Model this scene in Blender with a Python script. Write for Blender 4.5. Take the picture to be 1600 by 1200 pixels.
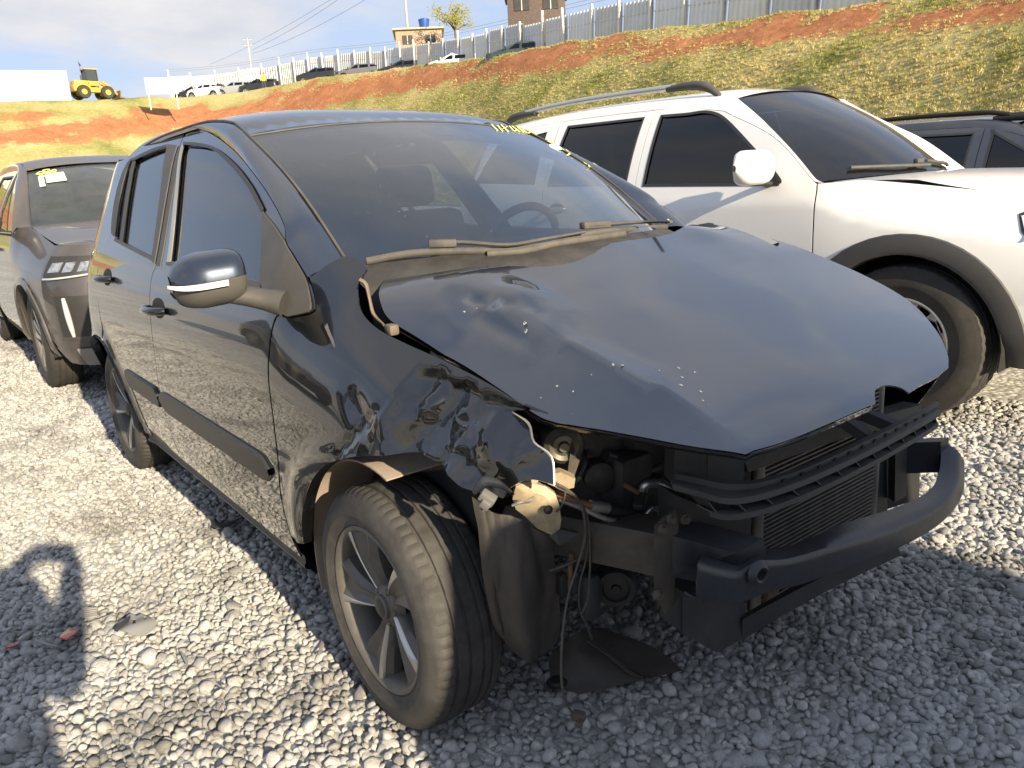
import bpy, bmesh, math, random
import numpy as np
from mathutils import Vector, Matrix, Euler, noise as mnoise
from mathutils.geometry import delaunay_2d_cdt
R = math.radians
random.seed(7); RNG = np.random.default_rng(7)
scene = bpy.context.scene
COL = scene.collection
for o in list(bpy.data.objects): bpy.data.objects.remove(o)

# ------------------------------------------------------------------ camera
CAM_P = (1.5382, -1.5182, 1.2764); YAW, PITCH, ROLL, FPX = 2.4844, -0.2585, -0.0553, 1222.54
class View:
    """pin-hole model of the photograph (1600 x 1200), used to take measurements"""
    C = np.array(CAM_P)
    f = np.array([math.cos(PITCH)*math.cos(YAW), math.cos(PITCH)*math.sin(YAW), math.sin(PITCH)])
    _r = np.array([math.sin(YAW), -math.cos(YAW), 0.0]); _u = np.cross(_r, f)
    r = math.cos(ROLL)*_r + math.sin(ROLL)*_u; u = -math.sin(ROLL)*_r + math.cos(ROLL)*_u
def ray(px, py): return View.f + (px-800)/FPX*View.r + (600-py)/FPX*View.u
def at(px, py, x=None, y=None, z=None, d=None):
    """the point seen at a pixel, at a given plane or distance"""
    v = ray(px, py)
    if x is not None: t = (x-View.C[0])/v[0]
    elif y is not None: t = (y-View.C[1])/v[1]
    elif z is not None: t = (z-View.C[2])/v[2]
    else: t = d/math.hypot(v[0], v[1])
    return View.C + t*v
cd = bpy.data.cameras.new('camera'); cam = bpy.data.objects.new('camera', cd); COL.objects.link(cam)
M = Matrix(((View.r[0], View.u[0], -View.f[0], CAM_P[0]), (View.r[1], View.u[1], -View.f[1], CAM_P[1]),
            (View.r[2], View.u[2], -View.f[2], CAM_P[2]), (0, 0, 0, 1)))
cam.matrix_world = M
cd.sensor_fit = 'HORIZONTAL'; cd.sensor_width = 36.0; cd.lens = FPX/1600*36.0; cd.clip_start = 0.05; cd.clip_end = 2000
scene.camera = cam

# ------------------------------------------------------------------ world, sun, exposure
SUN_EL = R(21.5); SUN_AZ = math.atan2(-0.085, 1.0)
to_sun = Vector((math.cos(SUN_EL)*math.cos(SUN_AZ), math.cos(SUN_EL)*math.sin(SUN_AZ), math.sin(SUN_EL)))
w = bpy.data.worlds.new('World'); scene.world = w; w.use_nodes = True
nt = w.node_tree; nt.nodes.clear()
def N(tree, typ, **kw):
    n = tree.nodes.new(typ)
    for k, v in kw.items():
        if k.startswith('i_'):
            key = k[2:]; n.inputs[int(key) if key.isdigit() else key.replace('_', ' ')].default_value = v
        else: setattr(n, k, v)
    return n
L = lambda t, a, b: t.links.new(a, b)
sky = N(nt, 'ShaderNodeTexSky', sky_type='NISHITA'); sky.sun_disc = False
sky.sun_elevation = SUN_EL; sky.sun_rotation = math.atan2(to_sun.x, to_sun.y)
sky.air_density = 1.0; sky.dust_density = 1.6; sky.ozone_density = 1.0; sky.altitude = 700
tc = N(nt, 'ShaderNodeTexCoord'); sep = N(nt, 'ShaderNodeSeparateXYZ'); L(nt, tc.outputs['Generated'], sep.inputs[0])
zc = N(nt, 'ShaderNodeMath', operation='MAXIMUM', i_1=0.0); L(nt, sep.outputs[2], zc.inputs[0])
za = N(nt, 'ShaderNodeMath', operation='ADD', i_1=0.16); L(nt, zc.outputs[0], za.inputs[0])
dv = N(nt, 'ShaderNodeVectorMath', operation='DIVIDE'); cmb = N(nt, 'ShaderNodeCombineXYZ')
for i in range(3): L(nt, za.outputs[0], cmb.inputs[i])
L(nt, tc.outputs['Generated'], dv.inputs[0]); L(nt, cmb.outputs[0], dv.inputs[1])
mp = N(nt, 'ShaderNodeMapping'); mp.inputs['Scale'].default_value = (1, 1, 0.0); mp.inputs['Location'].default_value = (7.3, -5.1, 0); L(nt, dv.outputs[0], mp.inputs[0])
nz = N(nt, 'ShaderNodeTexNoise', i_Scale=0.85, i_Detail=7.0, i_Roughness=0.56, i_Distortion=0.25); L(nt, mp.outputs[0], nz.inputs[0])
cr = N(nt, 'ShaderNodeValToRGB'); cr.color_ramp.elements[0].position = 0.485; cr.color_ramp.elements[1].position = 0.63
cr.color_ramp.elements[0].color = (0, 0, 0, 1); cr.color_ramp.elements[1].color = (0.85, 0.85, 0.85, 1); L(nt, nz.outputs[0], cr.inputs[0])
nz2 = N(nt, 'ShaderNodeTexNoise', i_Scale=2.6, i_Detail=5.0, i_Roughness=0.6); L(nt, mp.outputs[0], nz2.inputs[0])
cc = N(nt, 'ShaderNodeMix', data_type='RGBA'); cc.inputs[6].default_value = (2.1, 2.2, 2.55, 1); cc.inputs[7].default_value = (3.9, 3.65, 3.35, 1); L(nt, nz2.outputs[0], cc.inputs[0])
veil = N(nt, 'ShaderNodeMix', data_type='RGBA'); veil.inputs[0].default_value = 0.90; veil.inputs[7].default_value = (1.85, 2.22, 3.0, 1); L(nt, sky.outputs[0], veil.inputs[6])
mx = N(nt, 'ShaderNodeMix', data_type='RGBA'); L(nt, cr.outputs[0], mx.inputs[0]); L(nt, veil.outputs[2], mx.inputs[6]); L(nt, cc.outputs[2], mx.inputs[7])
bg = N(nt, 'ShaderNodeBackground', i_Strength=0.115); L(nt, mx.outputs[2], bg.inputs[0])
wo = N(nt, 'ShaderNodeOutputWorld'); L(nt, bg.outputs[0], wo.inputs[0])
sd = bpy.data.lights.new('sun', 'SUN'); sd.energy = 4.4; sd.angle = R(0.6); sd.color = (1.0, 0.85, 0.61)
so = bpy.data.objects.new('sun', sd); COL.objects.link(so); so.rotation_euler = to_sun.to_track_quat('Z', 'Y').to_euler(); so.location = (20, 0, 20)
vs = scene.view_settings; vs.view_transform = 'Standard'; vs.look = 'None'; vs.exposure = 1.30; vs.gamma = 1.0; vs.use_curve_mapping = False
try:
    scene.cycles.max_bounces = 8; scene.cycles.transparent_max_bounces = 12; scene.cycles.glossy_bounces = 5; scene.cycles.transmission_bounces = 6
    scene.cycles.caustics_reflective = False; scene.cycles.caustics_refractive = False
except Exception: pass

# ------------------------------------------------------------------ materials
MATS = {}
def mat(name, col, rough=0.5, metal=0.0, coat=0.0, var=0.0, vscale=6.0, dust=0.0, dcol=(0.30, 0.27, 0.22), dscale=3.0, bump=0.0, bscale=60.0,
        spec=0.5, coat_ior=1.5, coat_rough=0.03, updust=0.0, speck=0.0, emit=None, rvar=0.0, coords='Object', scratch=0.0):
    if name in MATS: return MATS[name]
    m = bpy.data.materials.new(name); m.use_nodes = True; t = m.node_tree; b = t.nodes['Principled BSDF']
    b.inputs['Roughness'].default_value = rough; b.inputs['Metallic'].default_value = metal
    b.inputs['Coat Weight'].default_value = coat; b.inputs['Coat IOR'].default_value = coat_ior; b.inputs['Coat Roughness'].default_value = coat_rough; b.inputs['Specular IOR Level'].default_value = spec
    rgb = N(t, 'ShaderNodeRGB'); rgb.outputs[0].default_value = (*col, 1); out = rgb.outputs[0]
    tcn = N(t, 'ShaderNodeTexCoord'); co = tcn.outputs[coords]
    if var > 0:
        n1 = N(t, 'ShaderNodeTexNoise', i_Scale=vscale, i_Detail=6.0, i_Roughness=0.65); L(t, co, n1.inputs[0])
        mr = N(t, 'ShaderNodeMapRange', i_1=0.3, i_2=0.7, i_3=1-var, i_4=1+var); L(t, n1.outputs[0], mr.inputs[0])
        mm = N(t, 'ShaderNodeMix', data_type='RGBA', blend_type='MULTIPLY'); mm.inputs[0].default_value = 1; L(t, out, mm.inputs[6]); L(t, mr.outputs[0], mm.inputs[7]); out = mm.outputs[2]
    rsock = None
    if dust > 0 or updust > 0:
        n2 = N(t, 'ShaderNodeTexNoise', i_Scale=dscale, i_Detail=8.0, i_Roughness=0.7); L(t, co, n2.inputs[0])
        mr = N(t, 'ShaderNodeMapRange', i_1=0.42, i_2=0.72, i_3=dust*0.25, i_4=dust); L(t, n2.outputs[0], mr.inputs[0]); fac = mr.outputs[0]
        if updust > 0:
            g = N(t, 'ShaderNodeNewGeometry'); s = N(t, 'ShaderNodeSeparateXYZ'); L(t, g.outputs['Normal'], s.inputs[0])
            m2 = N(t, 'ShaderNodeMapRange', i_1=0.25, i_2=1.0, i_3=0.0, i_4=updust); L(t, s.outputs[2], m2.inputs[0])
            n3 = N(t, 'ShaderNodeMath', operation='MULTIPLY'); L(t, m2.outputs[0], n3.inputs[0])
            m3 = N(t, 'ShaderNodeMapRange', i_1=0.3, i_2=0.75, i_3=0.55, i_4=1.2); L(t, n2.outputs[0], m3.inputs[0]); L(t, m3.outputs[0], n3.inputs[1])
            ad = N(t, 'ShaderNodeMath', operation='ADD', use_clamp=True); L(t, fac, ad.inputs[0]); L(t, n3.outputs[0], ad.inputs[1]); fac = ad.outputs[0]
        if speck > 0:
            v = N(t, 'ShaderNodeTexVoronoi', i_Scale=75.0); L(t, co, v.inputs[0])
            lt = N(t, 'ShaderNodeMapRange', i_1=0.06, i_2=0.14, i_3=1.0, i_4=0.0); L(t, v.outputs['Distance'], lt.inputs[0])
            n4 = N(t, 'ShaderNodeTexNoise', i_Scale=5.0, i_Detail=3.0); L(t, co, n4.inputs[0])
            st = N(t, 'ShaderNodeMapRange', i_1=0.5, i_2=0.62, i_3=0.0, i_4=speck); L(t, n4.outputs[0], st.inputs[0])
            wn = N(t, 'ShaderNodeMath', operation='GREATER_THAN', i_1=0.72); sc = N(t, 'ShaderNodeSeparateColor'); L(t, v.outputs['Color'], sc.inputs[0]); L(t, sc.outputs[0], wn.inputs[0])
            p1 = N(t, 'ShaderNodeMath', operation='MULTIPLY'); L(t, lt.outputs[0], p1.inputs[0]); L(t, st.outputs[0], p1.inputs[1])
            p2 = N(t, 'ShaderNodeMath', operation='MULTIPLY'); L(t, p1.outputs[0], p2.inputs[0]); L(t, wn.outputs[0], p2.inputs[1])
            ad2 = N(t, 'ShaderNodeMath', operation='ADD', use_clamp=True); L(t, fac, ad2.inputs[0]); L(t, p2.outputs[0], ad2.inputs[1]); fac = ad2.outputs[0]
        mm = N(t, 'ShaderNodeMix', data_type='RGBA'); L(t, fac, mm.inputs[0]); L(t, out, mm.inputs[6]); mm.inputs[7].default_value = (*dcol, 1); out = mm.outputs[2]
        if coat > 0:
            cw = N(t, 'ShaderNodeMapRange', i_1=0.0, i_2=1.0, i_3=coat, i_4=0.0); L(t, fac, cw.inputs[0]); L(t, cw.outputs[0], b.inputs['Coat Weight'])
        rr = N(t, 'ShaderNodeMapRange', i_1=0.0, i_2=0.6, i_3=rough, i_4=max(rough, 0.75)); L(t, fac, rr.inputs[0]); L(t, rr.outputs[0], b.inputs['Roughness'])
    elif rvar > 0:
        n2 = N(t, 'ShaderNodeTexNoise', i_Scale=vscale*2, i_Detail=6.0); L(t, co, n2.inputs[0])
        rr = N(t, 'ShaderNodeMapRange', i_1=0.3, i_2=0.7, i_3=max(0, rough-rvar), i_4=min(1, rough+rvar)); L(t, n2.outputs[0], rr.inputs[0]); L(t, rr.outputs[0], b.inputs['Roughness'])
    L(t, out, b.inputs['Base Color'])
    if bump > 0:
        nb = N(t, 'ShaderNodeTexNoise', i_Scale=bscale, i_Detail=5.0, i_Roughness=0.6); L(t, co, nb.inputs[0])
        bp = N(t, 'ShaderNodeBump', i_Strength=bump, i_Distance=0.004); L(t, nb.outputs[0], bp.inputs['Height']); L(t, bp.outputs[0], b.inputs['Normal'])
    if emit: b.inputs['Emission Color'].default_value = (*emit[0], 1); b.inputs['Emission Strength'].default_value = emit[1]
    MATS[name] = m; return m
def glass(name, tint=(0.6, 0.65, 0.68), ior=1.5, dust=0.0, spots=0.0, rough=0.0, dirt_sheen_col=(0.42, 0.40, 0.36), gloss=1.0):
    if name in MATS: return MATS[name]
    m = bpy.data.materials.new(name); m.use_nodes = True; t = m.node_tree; t.nodes.clear()
    o = N(t, 'ShaderNodeOutputMaterial'); tr = N(t, 'ShaderNodeBsdfTransparent', i_Color=(*tint, 1)); gl = N(t, 'ShaderNodeBsdfGlossy', i_Roughness=rough)
    gl.inputs['Color'].default_value = (gloss, gloss, gloss, 1)
    fr = N(t, 'ShaderNodeFresnel', i_IOR=ior); ge = N(t, 'ShaderNodeNewGeometry'); io = N(t, 'ShaderNodeMapRange', i_1=0.0, i_2=1.0, i_3=ior, i_4=1.0/ior); L(t, ge.outputs['Backfacing'], io.inputs[0]); L(t, io.outputs[0], fr.inputs['IOR']); mx = N(t, 'ShaderNodeMixShader'); L(t, fr.outputs[0], mx.inputs[0]); L(t, tr.outputs[0], mx.inputs[1]); L(t, gl.outputs[0], mx.inputs[2])
    out = mx.outputs[0]
    if dust > 0 or spots > 0:
        tcn = N(t, 'ShaderNodeTexCoord'); df = N(t, 'ShaderNodeBsdfDiffuse', i_Color=(*dirt_sheen_col, 1))
        n1 = N(t, 'ShaderNodeTexNoise', i_Scale=4.0, i_Detail=9.0, i_Roughness=0.72); L(t, tcn.outputs['Object'], n1.inputs[0])
        a = N(t, 'ShaderNodeMapRange', i_1=0.35, i_2=0.75, i_3=dust*0.35, i_4=dust); L(t, n1.outputs[0], a.inputs[0])
        v = N(t, 'ShaderNodeTexVoronoi', i_Scale=42.0); L(t, tcn.outputs['Object'], v.inputs[0])
        lt = N(t, 'ShaderNodeMapRange', i_1=0.05, i_2=0.13, i_3=1.0, i_4=0.0); L(t, v.outputs['Distance'], lt.inputs[0])
        sc = N(t, 'ShaderNodeSeparateColor'); L(t, v.outputs['Color'], sc.inputs[0]); wn = N(t, 'ShaderNodeMath', operation='GREATER_THAN', i_1=0.8); L(t, sc.outputs[0], wn.inputs[0])
        p = N(t, 'ShaderNodeMath', operation='MULTIPLY'); L(t, lt.outputs[0], p.inputs[0]); L(t, wn.outputs[0], p.inputs[1])
        p2 = N(t, 'ShaderNodeMath', operation='MULTIPLY', i_1=spots); L(t, p.outputs[0], p2.inputs[0])
        ad = N(t, 'ShaderNodeMath', operation='ADD', use_clamp=True); L(t, a.outputs[0], ad.inputs[0]); L(t, p2.outputs[0], ad.inputs[1])
        m2 = N(t, 'ShaderNodeMixShader'); L(t, ad.outputs[0], m2.inputs[0]); L(t, out, m2.inputs[1]); L(t, df.outputs[0], m2.inputs[2]); out = m2.outputs[0]
    L(t, out, o.inputs[0]); MATS[name] = m; return m

# ------------------------------------------------------------------ mesh helpers
def tag(o, label=None, cat=None, group=None, kind=None):
    if label: o['label'] = label
    if cat: o['category'] = cat
    if group: o['group'] = group
    if kind: o['kind'] = kind
    return o
def empty(name, loc=(0, 0, 0), rz=0.0, label=None, cat=None, group=None):
    o = bpy.data.objects.new(name, None); COL.objects.link(o); o.location = loc; o.rotation_euler = (0, 0, rz); o.empty_display_size = 0.2
    return tag(o, label, cat, group)
def link(name, me, m, parent=None, smooth=None):
    if m is not None and len(me.materials) == 0: me.materials.append(m)
    if smooth is not None:
        me.polygons.foreach_set('use_smooth', [True]*len(me.polygons))
        if smooth < 179: me.set_sharp_from_angle(angle=R(smooth))
    o = bpy.data.objects.new(name, me); COL.objects.link(o); o.parent = parent
    return o
class MB:
    """collects shapes into one mesh"""
    def __init__(s): s.v = []; s.f = []
    def add(s, vs, fs, T=None):
        b = len(s.v)
        if T is not None: vs = [tuple(T @ Vector(p)) for p in vs]
        s.v += [tuple(map(float, p)) for p in vs]; s.f += [tuple(b+i for i in f) for f in fs]; return s
    def box(s, c, size, T=None, bev=0.0, rot=None):
        bm = bmesh.new(); bmesh.ops.create_cube(bm, size=1)
        for v in bm.verts: v.co = Vector((v.co.x*size[0], v.co.y*size[1], v.co.z*size[2]))
        if bev > 0: bmesh.ops.bevel(bm, geom=bm.edges[:], offset=bev, segments=2, affect='EDGES', profile=0.5)
        X = Matrix.Translation(c) @ (rot.to_matrix().to_4x4() if rot is not None else Matrix.Identity(4))
        if T is not None: X = T @ X
        bm.verts.index_update(); s.add([X @ v.co for v in bm.verts], [[v.index for v in f.verts] for f in bm.faces]); bm.free(); return s
    def hexa(s, p):
        """eight corners: four of the bottom, four of the top, each ring in order"""
        return s.add(p, [(3, 2, 1, 0), (4, 5, 6, 7), (0, 1, 5, 4), (1, 2, 6, 5), (2, 3, 7, 6), (3, 0, 4, 7)])
    def tube(s, pts, r, n=8, smooth=4, cap=True, flat=1.0):
        P = catmull(pts, smooth) if smooth > 1 else [Vector(p) for p in pts]
        m = len(P); rr = [r]*m if not hasattr(r, '__len__') else list(np.interp(np.linspace(0, 1, m), np.linspace(0, 1, len(r)), r))
        vs, fs = [], []; up = Vector((0.0, 0.0, 1.0)); prev = None
        for i, p in enumerate(P):
            t = (P[min(i+1, m-1)]-P[max(i-1, 0)]).normalized()
            a = prev if prev is not None else (up if abs(t.z) < 0.95 else Vector((1, 0, 0)))
            a = (a-t*a.dot(t)); a = a.normalized() if a.length > 1e-6 else t.orthogonal().normalized()
            b = t.cross(a); prev = a
            for k in range(n):
                th = 2*math.pi*k/n; vs.append(p+a*(math.cos(th)*rr[i]*flat)+b*(math.sin(th)*rr[i]))
        for i in range(m-1):
            for k in range(n): fs.append((i*n+k, i*n+(k+1) % n, (i+1)*n+(k+1) % n, (i+1)*n+k))
        if cap: fs.append(tuple(range(n-1, -1, -1))); fs.append(tuple((m-1)*n+k for k in range(n)))
        return s.add(vs, fs)
    def lathe(s, prof, T=None, n=32, closed=False):
        """profile of (radius, along) turned about the local y axis"""
        vs, fs = [], []; m = len(prof)
        for k in range(n):
            a = 2*math.pi*k/n; c_, s_ = math.cos(a), math.sin(a)
            for (r, y) in prof: vs.append((r*c_, y, r*s_))
        for k in range(n):
            q = (k+1) % n
            for i in range(m if closed else m-1):
                j = (i+1) % m; fs.append((k*m+i, k*m+j, q*m+j, q*m+i))
        return s.add(vs, fs, T)
    def prism(s, pts, d, T=None):
        """outline pts (3D, planar) pushed by vector d"""
        n = len(pts); d = Vector(d); P = [Vector(p) for p in pts]; Q = [p+d for p in P]
        return s.add(P+Q, [tuple(range(n-1, -1, -1)), tuple(range(n, 2*n))]+[(i, (i+1) % n, n+(i+1) % n, n+i) for i in range(n)], T)
    def grid(s, G, thick=0.0, d=None, closed_u=False):
        """G[i][j] points -> sheet, optional thickness along its normals (inwards = -normal)"""
        G = np.array([[tuple(p) for p in row] for row in G], float); a, b = G.shape[:2]
        fs = []
        for i in range(a if closed_u else a-1):
            for j in range(b-1):
                i2 = (i+1) % a; fs.append((i*b+j, i2*b+j, i2*b+j+1, i*b+j+1))
        vs = G.reshape(-1, 3)
        if thick:
            du = np.gradient(G, axis=0) if a > 1 else G*0; dv_ = np.gradient(G, axis=1); nn = np.cross(du, dv_); nn /= (np.linalg.norm(nn, axis=2, keepdims=True)+1e-9)
            H = (G-nn*thick if d is None else G+np.array(d)).reshape(-1, 3); o = a*b
            fs2 = [tuple(o+i for i in reversed(f)) for f in fs]; rim = []
            for j in range(b-1): rim += [(j, j+1, o+j+1, o+j), ((a-1)*b+j+1, (a-1)*b+j, o+(a-1)*b+j, o+(a-1)*b+j+1)]
            for i in range(a-1): rim += [((i+1)*b, i*b, o+i*b, o+(i+1)*b), (i*b+b-1, (i+1)*b+b-1, o+(i+1)*b+b-1, o+i*b+b-1)]
            return s.add(np.vstack([vs, H]), fs+fs2+rim)
        return s.add(vs, fs)
    def build(s, name, m, parent=None, smooth=35, recalc=True):
        me = bpy.data.meshes.new(name); me.from_pydata(s.v, [], s.f)
        if recalc:
            bm = bmesh.new(); bm.from_mesh(me); bmesh.ops.recalc_face_normals(bm, faces=bm.faces[:]); bm.to_mesh(me); bm.free()
        me.update(); return link(name, me, m, parent, smooth)
def catmull(pts, n=6, closed=False):
    P = [Vector(p) for p in pts]; m = len(P); out = []
    if m < 3 and not closed: return [P[0].lerp(P[-1], i/n) for i in range(n+1)]
    for i in range(m if closed else m-1):
        p1, p2 = P[i], P[(i+1) % m]
        p0 = P[i-1] if (i > 0 or closed) else p1*2-p2
        p3 = P[(i+2) % m] if (i+2 < m or closed) else p2*2-p1
        for k in range(n):
            t = k/n; out.append(0.5*((2*p1)+(p2-p0)*t+(2*p0-5*p1+4*p2-p3)*t*t+(3*p1-p0-3*p2+p3)*t**3))
    if not closed: out.append(P[-1].copy())
    return out
def outline(segs, n=6):
    """closed 2D outline from smooth runs; corners where runs meet"""
    out = []
    for run in segs:
        c = catmull([(p[0], p[1], 0) for p in run], n if len(run) > 2 else 1); out += [(v.x, v.y) for v in c[:-1]]
    return out
def resample(poly, step):
    out = []
    for i in range(len(poly)):
        a, b = np.array(poly[i]), np.array(poly[(i+1) % len(poly)]); d = np.linalg.norm(b-a); k = max(1, int(math.ceil(d/step)))
        for j in range(k): out.append(tuple(a+(b-a)*j/k))
    res = []
    for p in out:
        if not res or math.hypot(p[0]-res[-1][0], p[1]-res[-1][1]) > step*0.12: res.append(p)
    while len(res) > 3 and math.hypot(res[0][0]-res[-1][0], res[0][1]-res[-1][1]) <= step*0.12: res.pop()
    return res
def inside(P, poly):
    x, y = P[:, 0], P[:, 1]; r = np.zeros(len(P), bool); q = np.array(poly); n = len(q); j = n-1
    for i in range(n):
        xi, yi, xj, yj = q[i, 0], q[i, 1], q[j, 0], q[j, 1]
        if yi != yj: r ^= ((yi > y) != (yj > y)) & (x < (xj-xi)*(y-yi)/(yj-yi)+xi)
        j = i
    return r
def panel(name, poly, surf, m, parent=None, holes=(), step=0.03, thick=0.004, flip=False, edge_in=0.0):
    """sheet of real thickness cut out of a smooth surface: surf maps (N,2) -> (N,3)"""
    loops = [resample(poly, step)]+[resample(h, step) for h in holes]
    pts, edges = [], []
    for lp in loops:
        b = len(pts); pts += lp; edges += [(b+i, b+(i+1) % len(lp)) for i in range(len(lp))]
    q = np.array(loops[0]); lo, hi = q.min(0), q.max(0)
    gx, gy = np.meshgrid(np.arange(lo[0]+step/2, hi[0], step), np.arange(lo[1]+step/2, hi[1], step*0.87)); gx[::2] += step/2
    g = np.stack([gx.ravel(), gy.ravel()], 1); ok = inside(g, loops[0])
    for h in loops[1:]: ok &= ~inside(g, h)
    g = g[ok]
    if len(g):
        B = np.array(pts); dm = np.full(len(g), 9.0)
        for e in edges:
            a, b = B[e[0]], B[e[1]]; ab = b-a; tt = np.clip(((g-a)@ab)/(ab@ab+1e-12), 0, 1); dm = np.minimum(dm, np.linalg.norm(g-(a+tt[:, None]*ab), axis=1))
        g = g[dm > step*0.45]
    allp = [Vector(p) for p in pts]+[Vector(p) for p in g]
    vo, eo, fo, *_ = delaunay_2d_cdt(allp, edges, [], 0, 1e-6)
    V = np.array([(v.x, v.y) for v in vo]); F = np.array([list(f) for f in fo if len(f) == 3])
    cen = V[F].mean(1); ok = inside(cen, loops[0])
    for h in loops[1:]: ok &= ~inside(cen, h)
    F = F[ok]; A = V[F]; area = (A[:, 1, 0]-A[:, 0, 0])*(A[:, 2, 1]-A[:, 0, 1])-(A[:, 1, 1]-A[:, 0, 1])*(A[:, 2, 0]-A[:, 0, 0])
    F[area < 0] = F[area < 0][:, ::-1]
    used = np.unique(F); rm = -np.ones(len(V), int); rm[used] = np.arange(len(used)); V = V[used]; F = rm[F]
    P = surf(V); e = 1e-3
    n = np.cross(surf(V+[e, 0])-surf(V-[e, 0]), surf(V+[0, e])-surf(V-[0, e])); n /= np.linalg.norm(n, axis=1, keepdims=True)+1e-12
    if flip: n = -n; F = F[:, ::-1]
    k = len(P); Bk = P-n*thick
    cnt = {}
    for f in F:
        for i in range(3):
            a, b = f[i], f[(i+1) % 3]; cnt[(a, b)] = 1
    bnd = [(a, b) for (a, b) in cnt if (b, a) not in cnt]
    verts = np.vstack([P, Bk]); faces = [tuple(f) for f in F]+[tuple(k+i for i in f[::-1]) for f in F]+[(b, a, k+a, k+b) for a, b in bnd]
    me = bpy.data.meshes.new(name); me.from_pydata(verts.tolist(), [], faces); me.update()
    me.polygons.foreach_set('use_smooth', [True]*len(me.polygons))
    nl = np.zeros((len(me.loops), 3)); vi = np.zeros(len(me.loops), int); me.loops.foreach_get('vertex_index', vi)
    nf = len(F)*3; nl[:nf] = n[vi[:nf]]; nl[nf:2*nf] = -n[vi[nf:2*nf]-k]
    pn = np.zeros(len(me.polygons)*3); me.polygons.foreach_get('normal', pn); pn = pn.reshape(-1, 3)
    for i in range(2*len(F), len(me.polygons)):
        p = me.polygons[i]
        nl[p.loop_start:p.loop_start+p.loop_total] = pn[i]
    me.normals_split_custom_set(nl.tolist())
    return link(name, me, m, parent)
def pchip(xs, ys):
    xs = np.array(xs, float); ys = np.array(ys, float); h = np.diff(xs); d = np.diff(ys)/h; m = np.zeros_like(xs); m[0] = d[0]; m[-1] = d[-1]
    for i in range(1, len(xs)-1): m[i] = 0 if d[i-1]*d[i] <= 0 else (h[i-1]+h[i])*3/((2*h[i]+h[i-1])/d[i-1]+(h[i]+2*h[i-1])/d[i])
    def f(x):
        x = np.clip(np.asarray(x, float), xs[0], xs[-1]); i = np.clip(np.searchsorted(xs, x)-1, 0, len(xs)-2); t = (x-xs[i])/h[i]
        return (2*t**3-3*t**2+1)*ys[i]+(t**3-2*t**2+t)*h[i]*m[i]+(-2*t**3+3*t**2)*ys[i+1]+(t**3-t**2)*h[i]*m[i+1]
    return f
def facets(seed, x0, x1, y0, y1, n, amp):
    """crumpled sheet: random heights joined by flat facets with sharp folds between them"""
    rg = np.random.default_rng(seed); p = []
    while len(p) < n:
        q = rg.uniform((x0, y0), (x1, y1))
        if all(math.hypot((q[0]-a)/(x1-x0), (q[1]-b)/(y1-y0)) > 0.62/math.sqrt(n) for a, b in p): p.append(tuple(q))
    mx_, my_ = (x1-x0)*0.2, (y1-y0)*0.2; p += [(x0-mx_, y0-my_), (x1+mx_, y0-my_), (x1+mx_, y1+my_), (x0-mx_, y1+my_)]
    h = np.concatenate([rg.uniform(-amp, amp, n), np.zeros(4)]); vo, eo, fo, ov, *_ = delaunay_2d_cdt([Vector(q) for q in p], [], [], 0, 1e-7)
    V = np.array([(v.x, v.y) for v in vo]); hh = np.array([h[o[0]] for o in ov]); T = [f for f in fo if len(f) == 3]
    def f(x, y):
        x = np.asarray(x, float); y = np.asarray(y, float); out = np.zeros(np.broadcast(x, y).shape)
        for a, b, c in T:
            A_, B_, C_ = V[a], V[b], V[c]; den = (B_[1]-C_[1])*(A_[0]-C_[0])+(C_[0]-B_[0])*(A_[1]-C_[1])
            u = ((B_[1]-C_[1])*(x-C_[0])+(C_[0]-B_[0])*(y-C_[1]))/den; v = ((C_[1]-A_[1])*(x-C_[0])+(A_[0]-C_[0])*(y-C_[1]))/den; w_ = 1-u-v
            out = np.where((u >= -1e-9) & (v >= -1e-9) & (w_ >= -1e-9), u*hh[a]+v*hh[b]+w_*hh[c], out)
        return out
    return f
def hit(px, py, g, t0=0.3, t1=16.0, n=3000, org=None, rot=0.0):
    """first point along the ray of a pixel where g(P) turns positive"""
    v = ray(px, py); C = View.C.copy()
    if org is not None:
        c_, s_ = math.cos(-rot), math.sin(-rot); Rm = np.array([[c_, -s_, 0], [s_, c_, 0], [0, 0, 1]]); C = Rm@(C-np.array(org)); v = Rm@v
    t = np.linspace(t0, t1, n); P = C+t[:, None]*v; s = g(P) > 0
    i = int(np.argmax(s))
    if not s[i] or i == 0: return None
    a, b = t[i-1], t[i]
    for _ in range(25):
        mdd = (a+b)/2
        if g((C+mdd*v)[None])[0] > 0: b = mdd
        else: a = mdd
    return C+a*v
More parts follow.
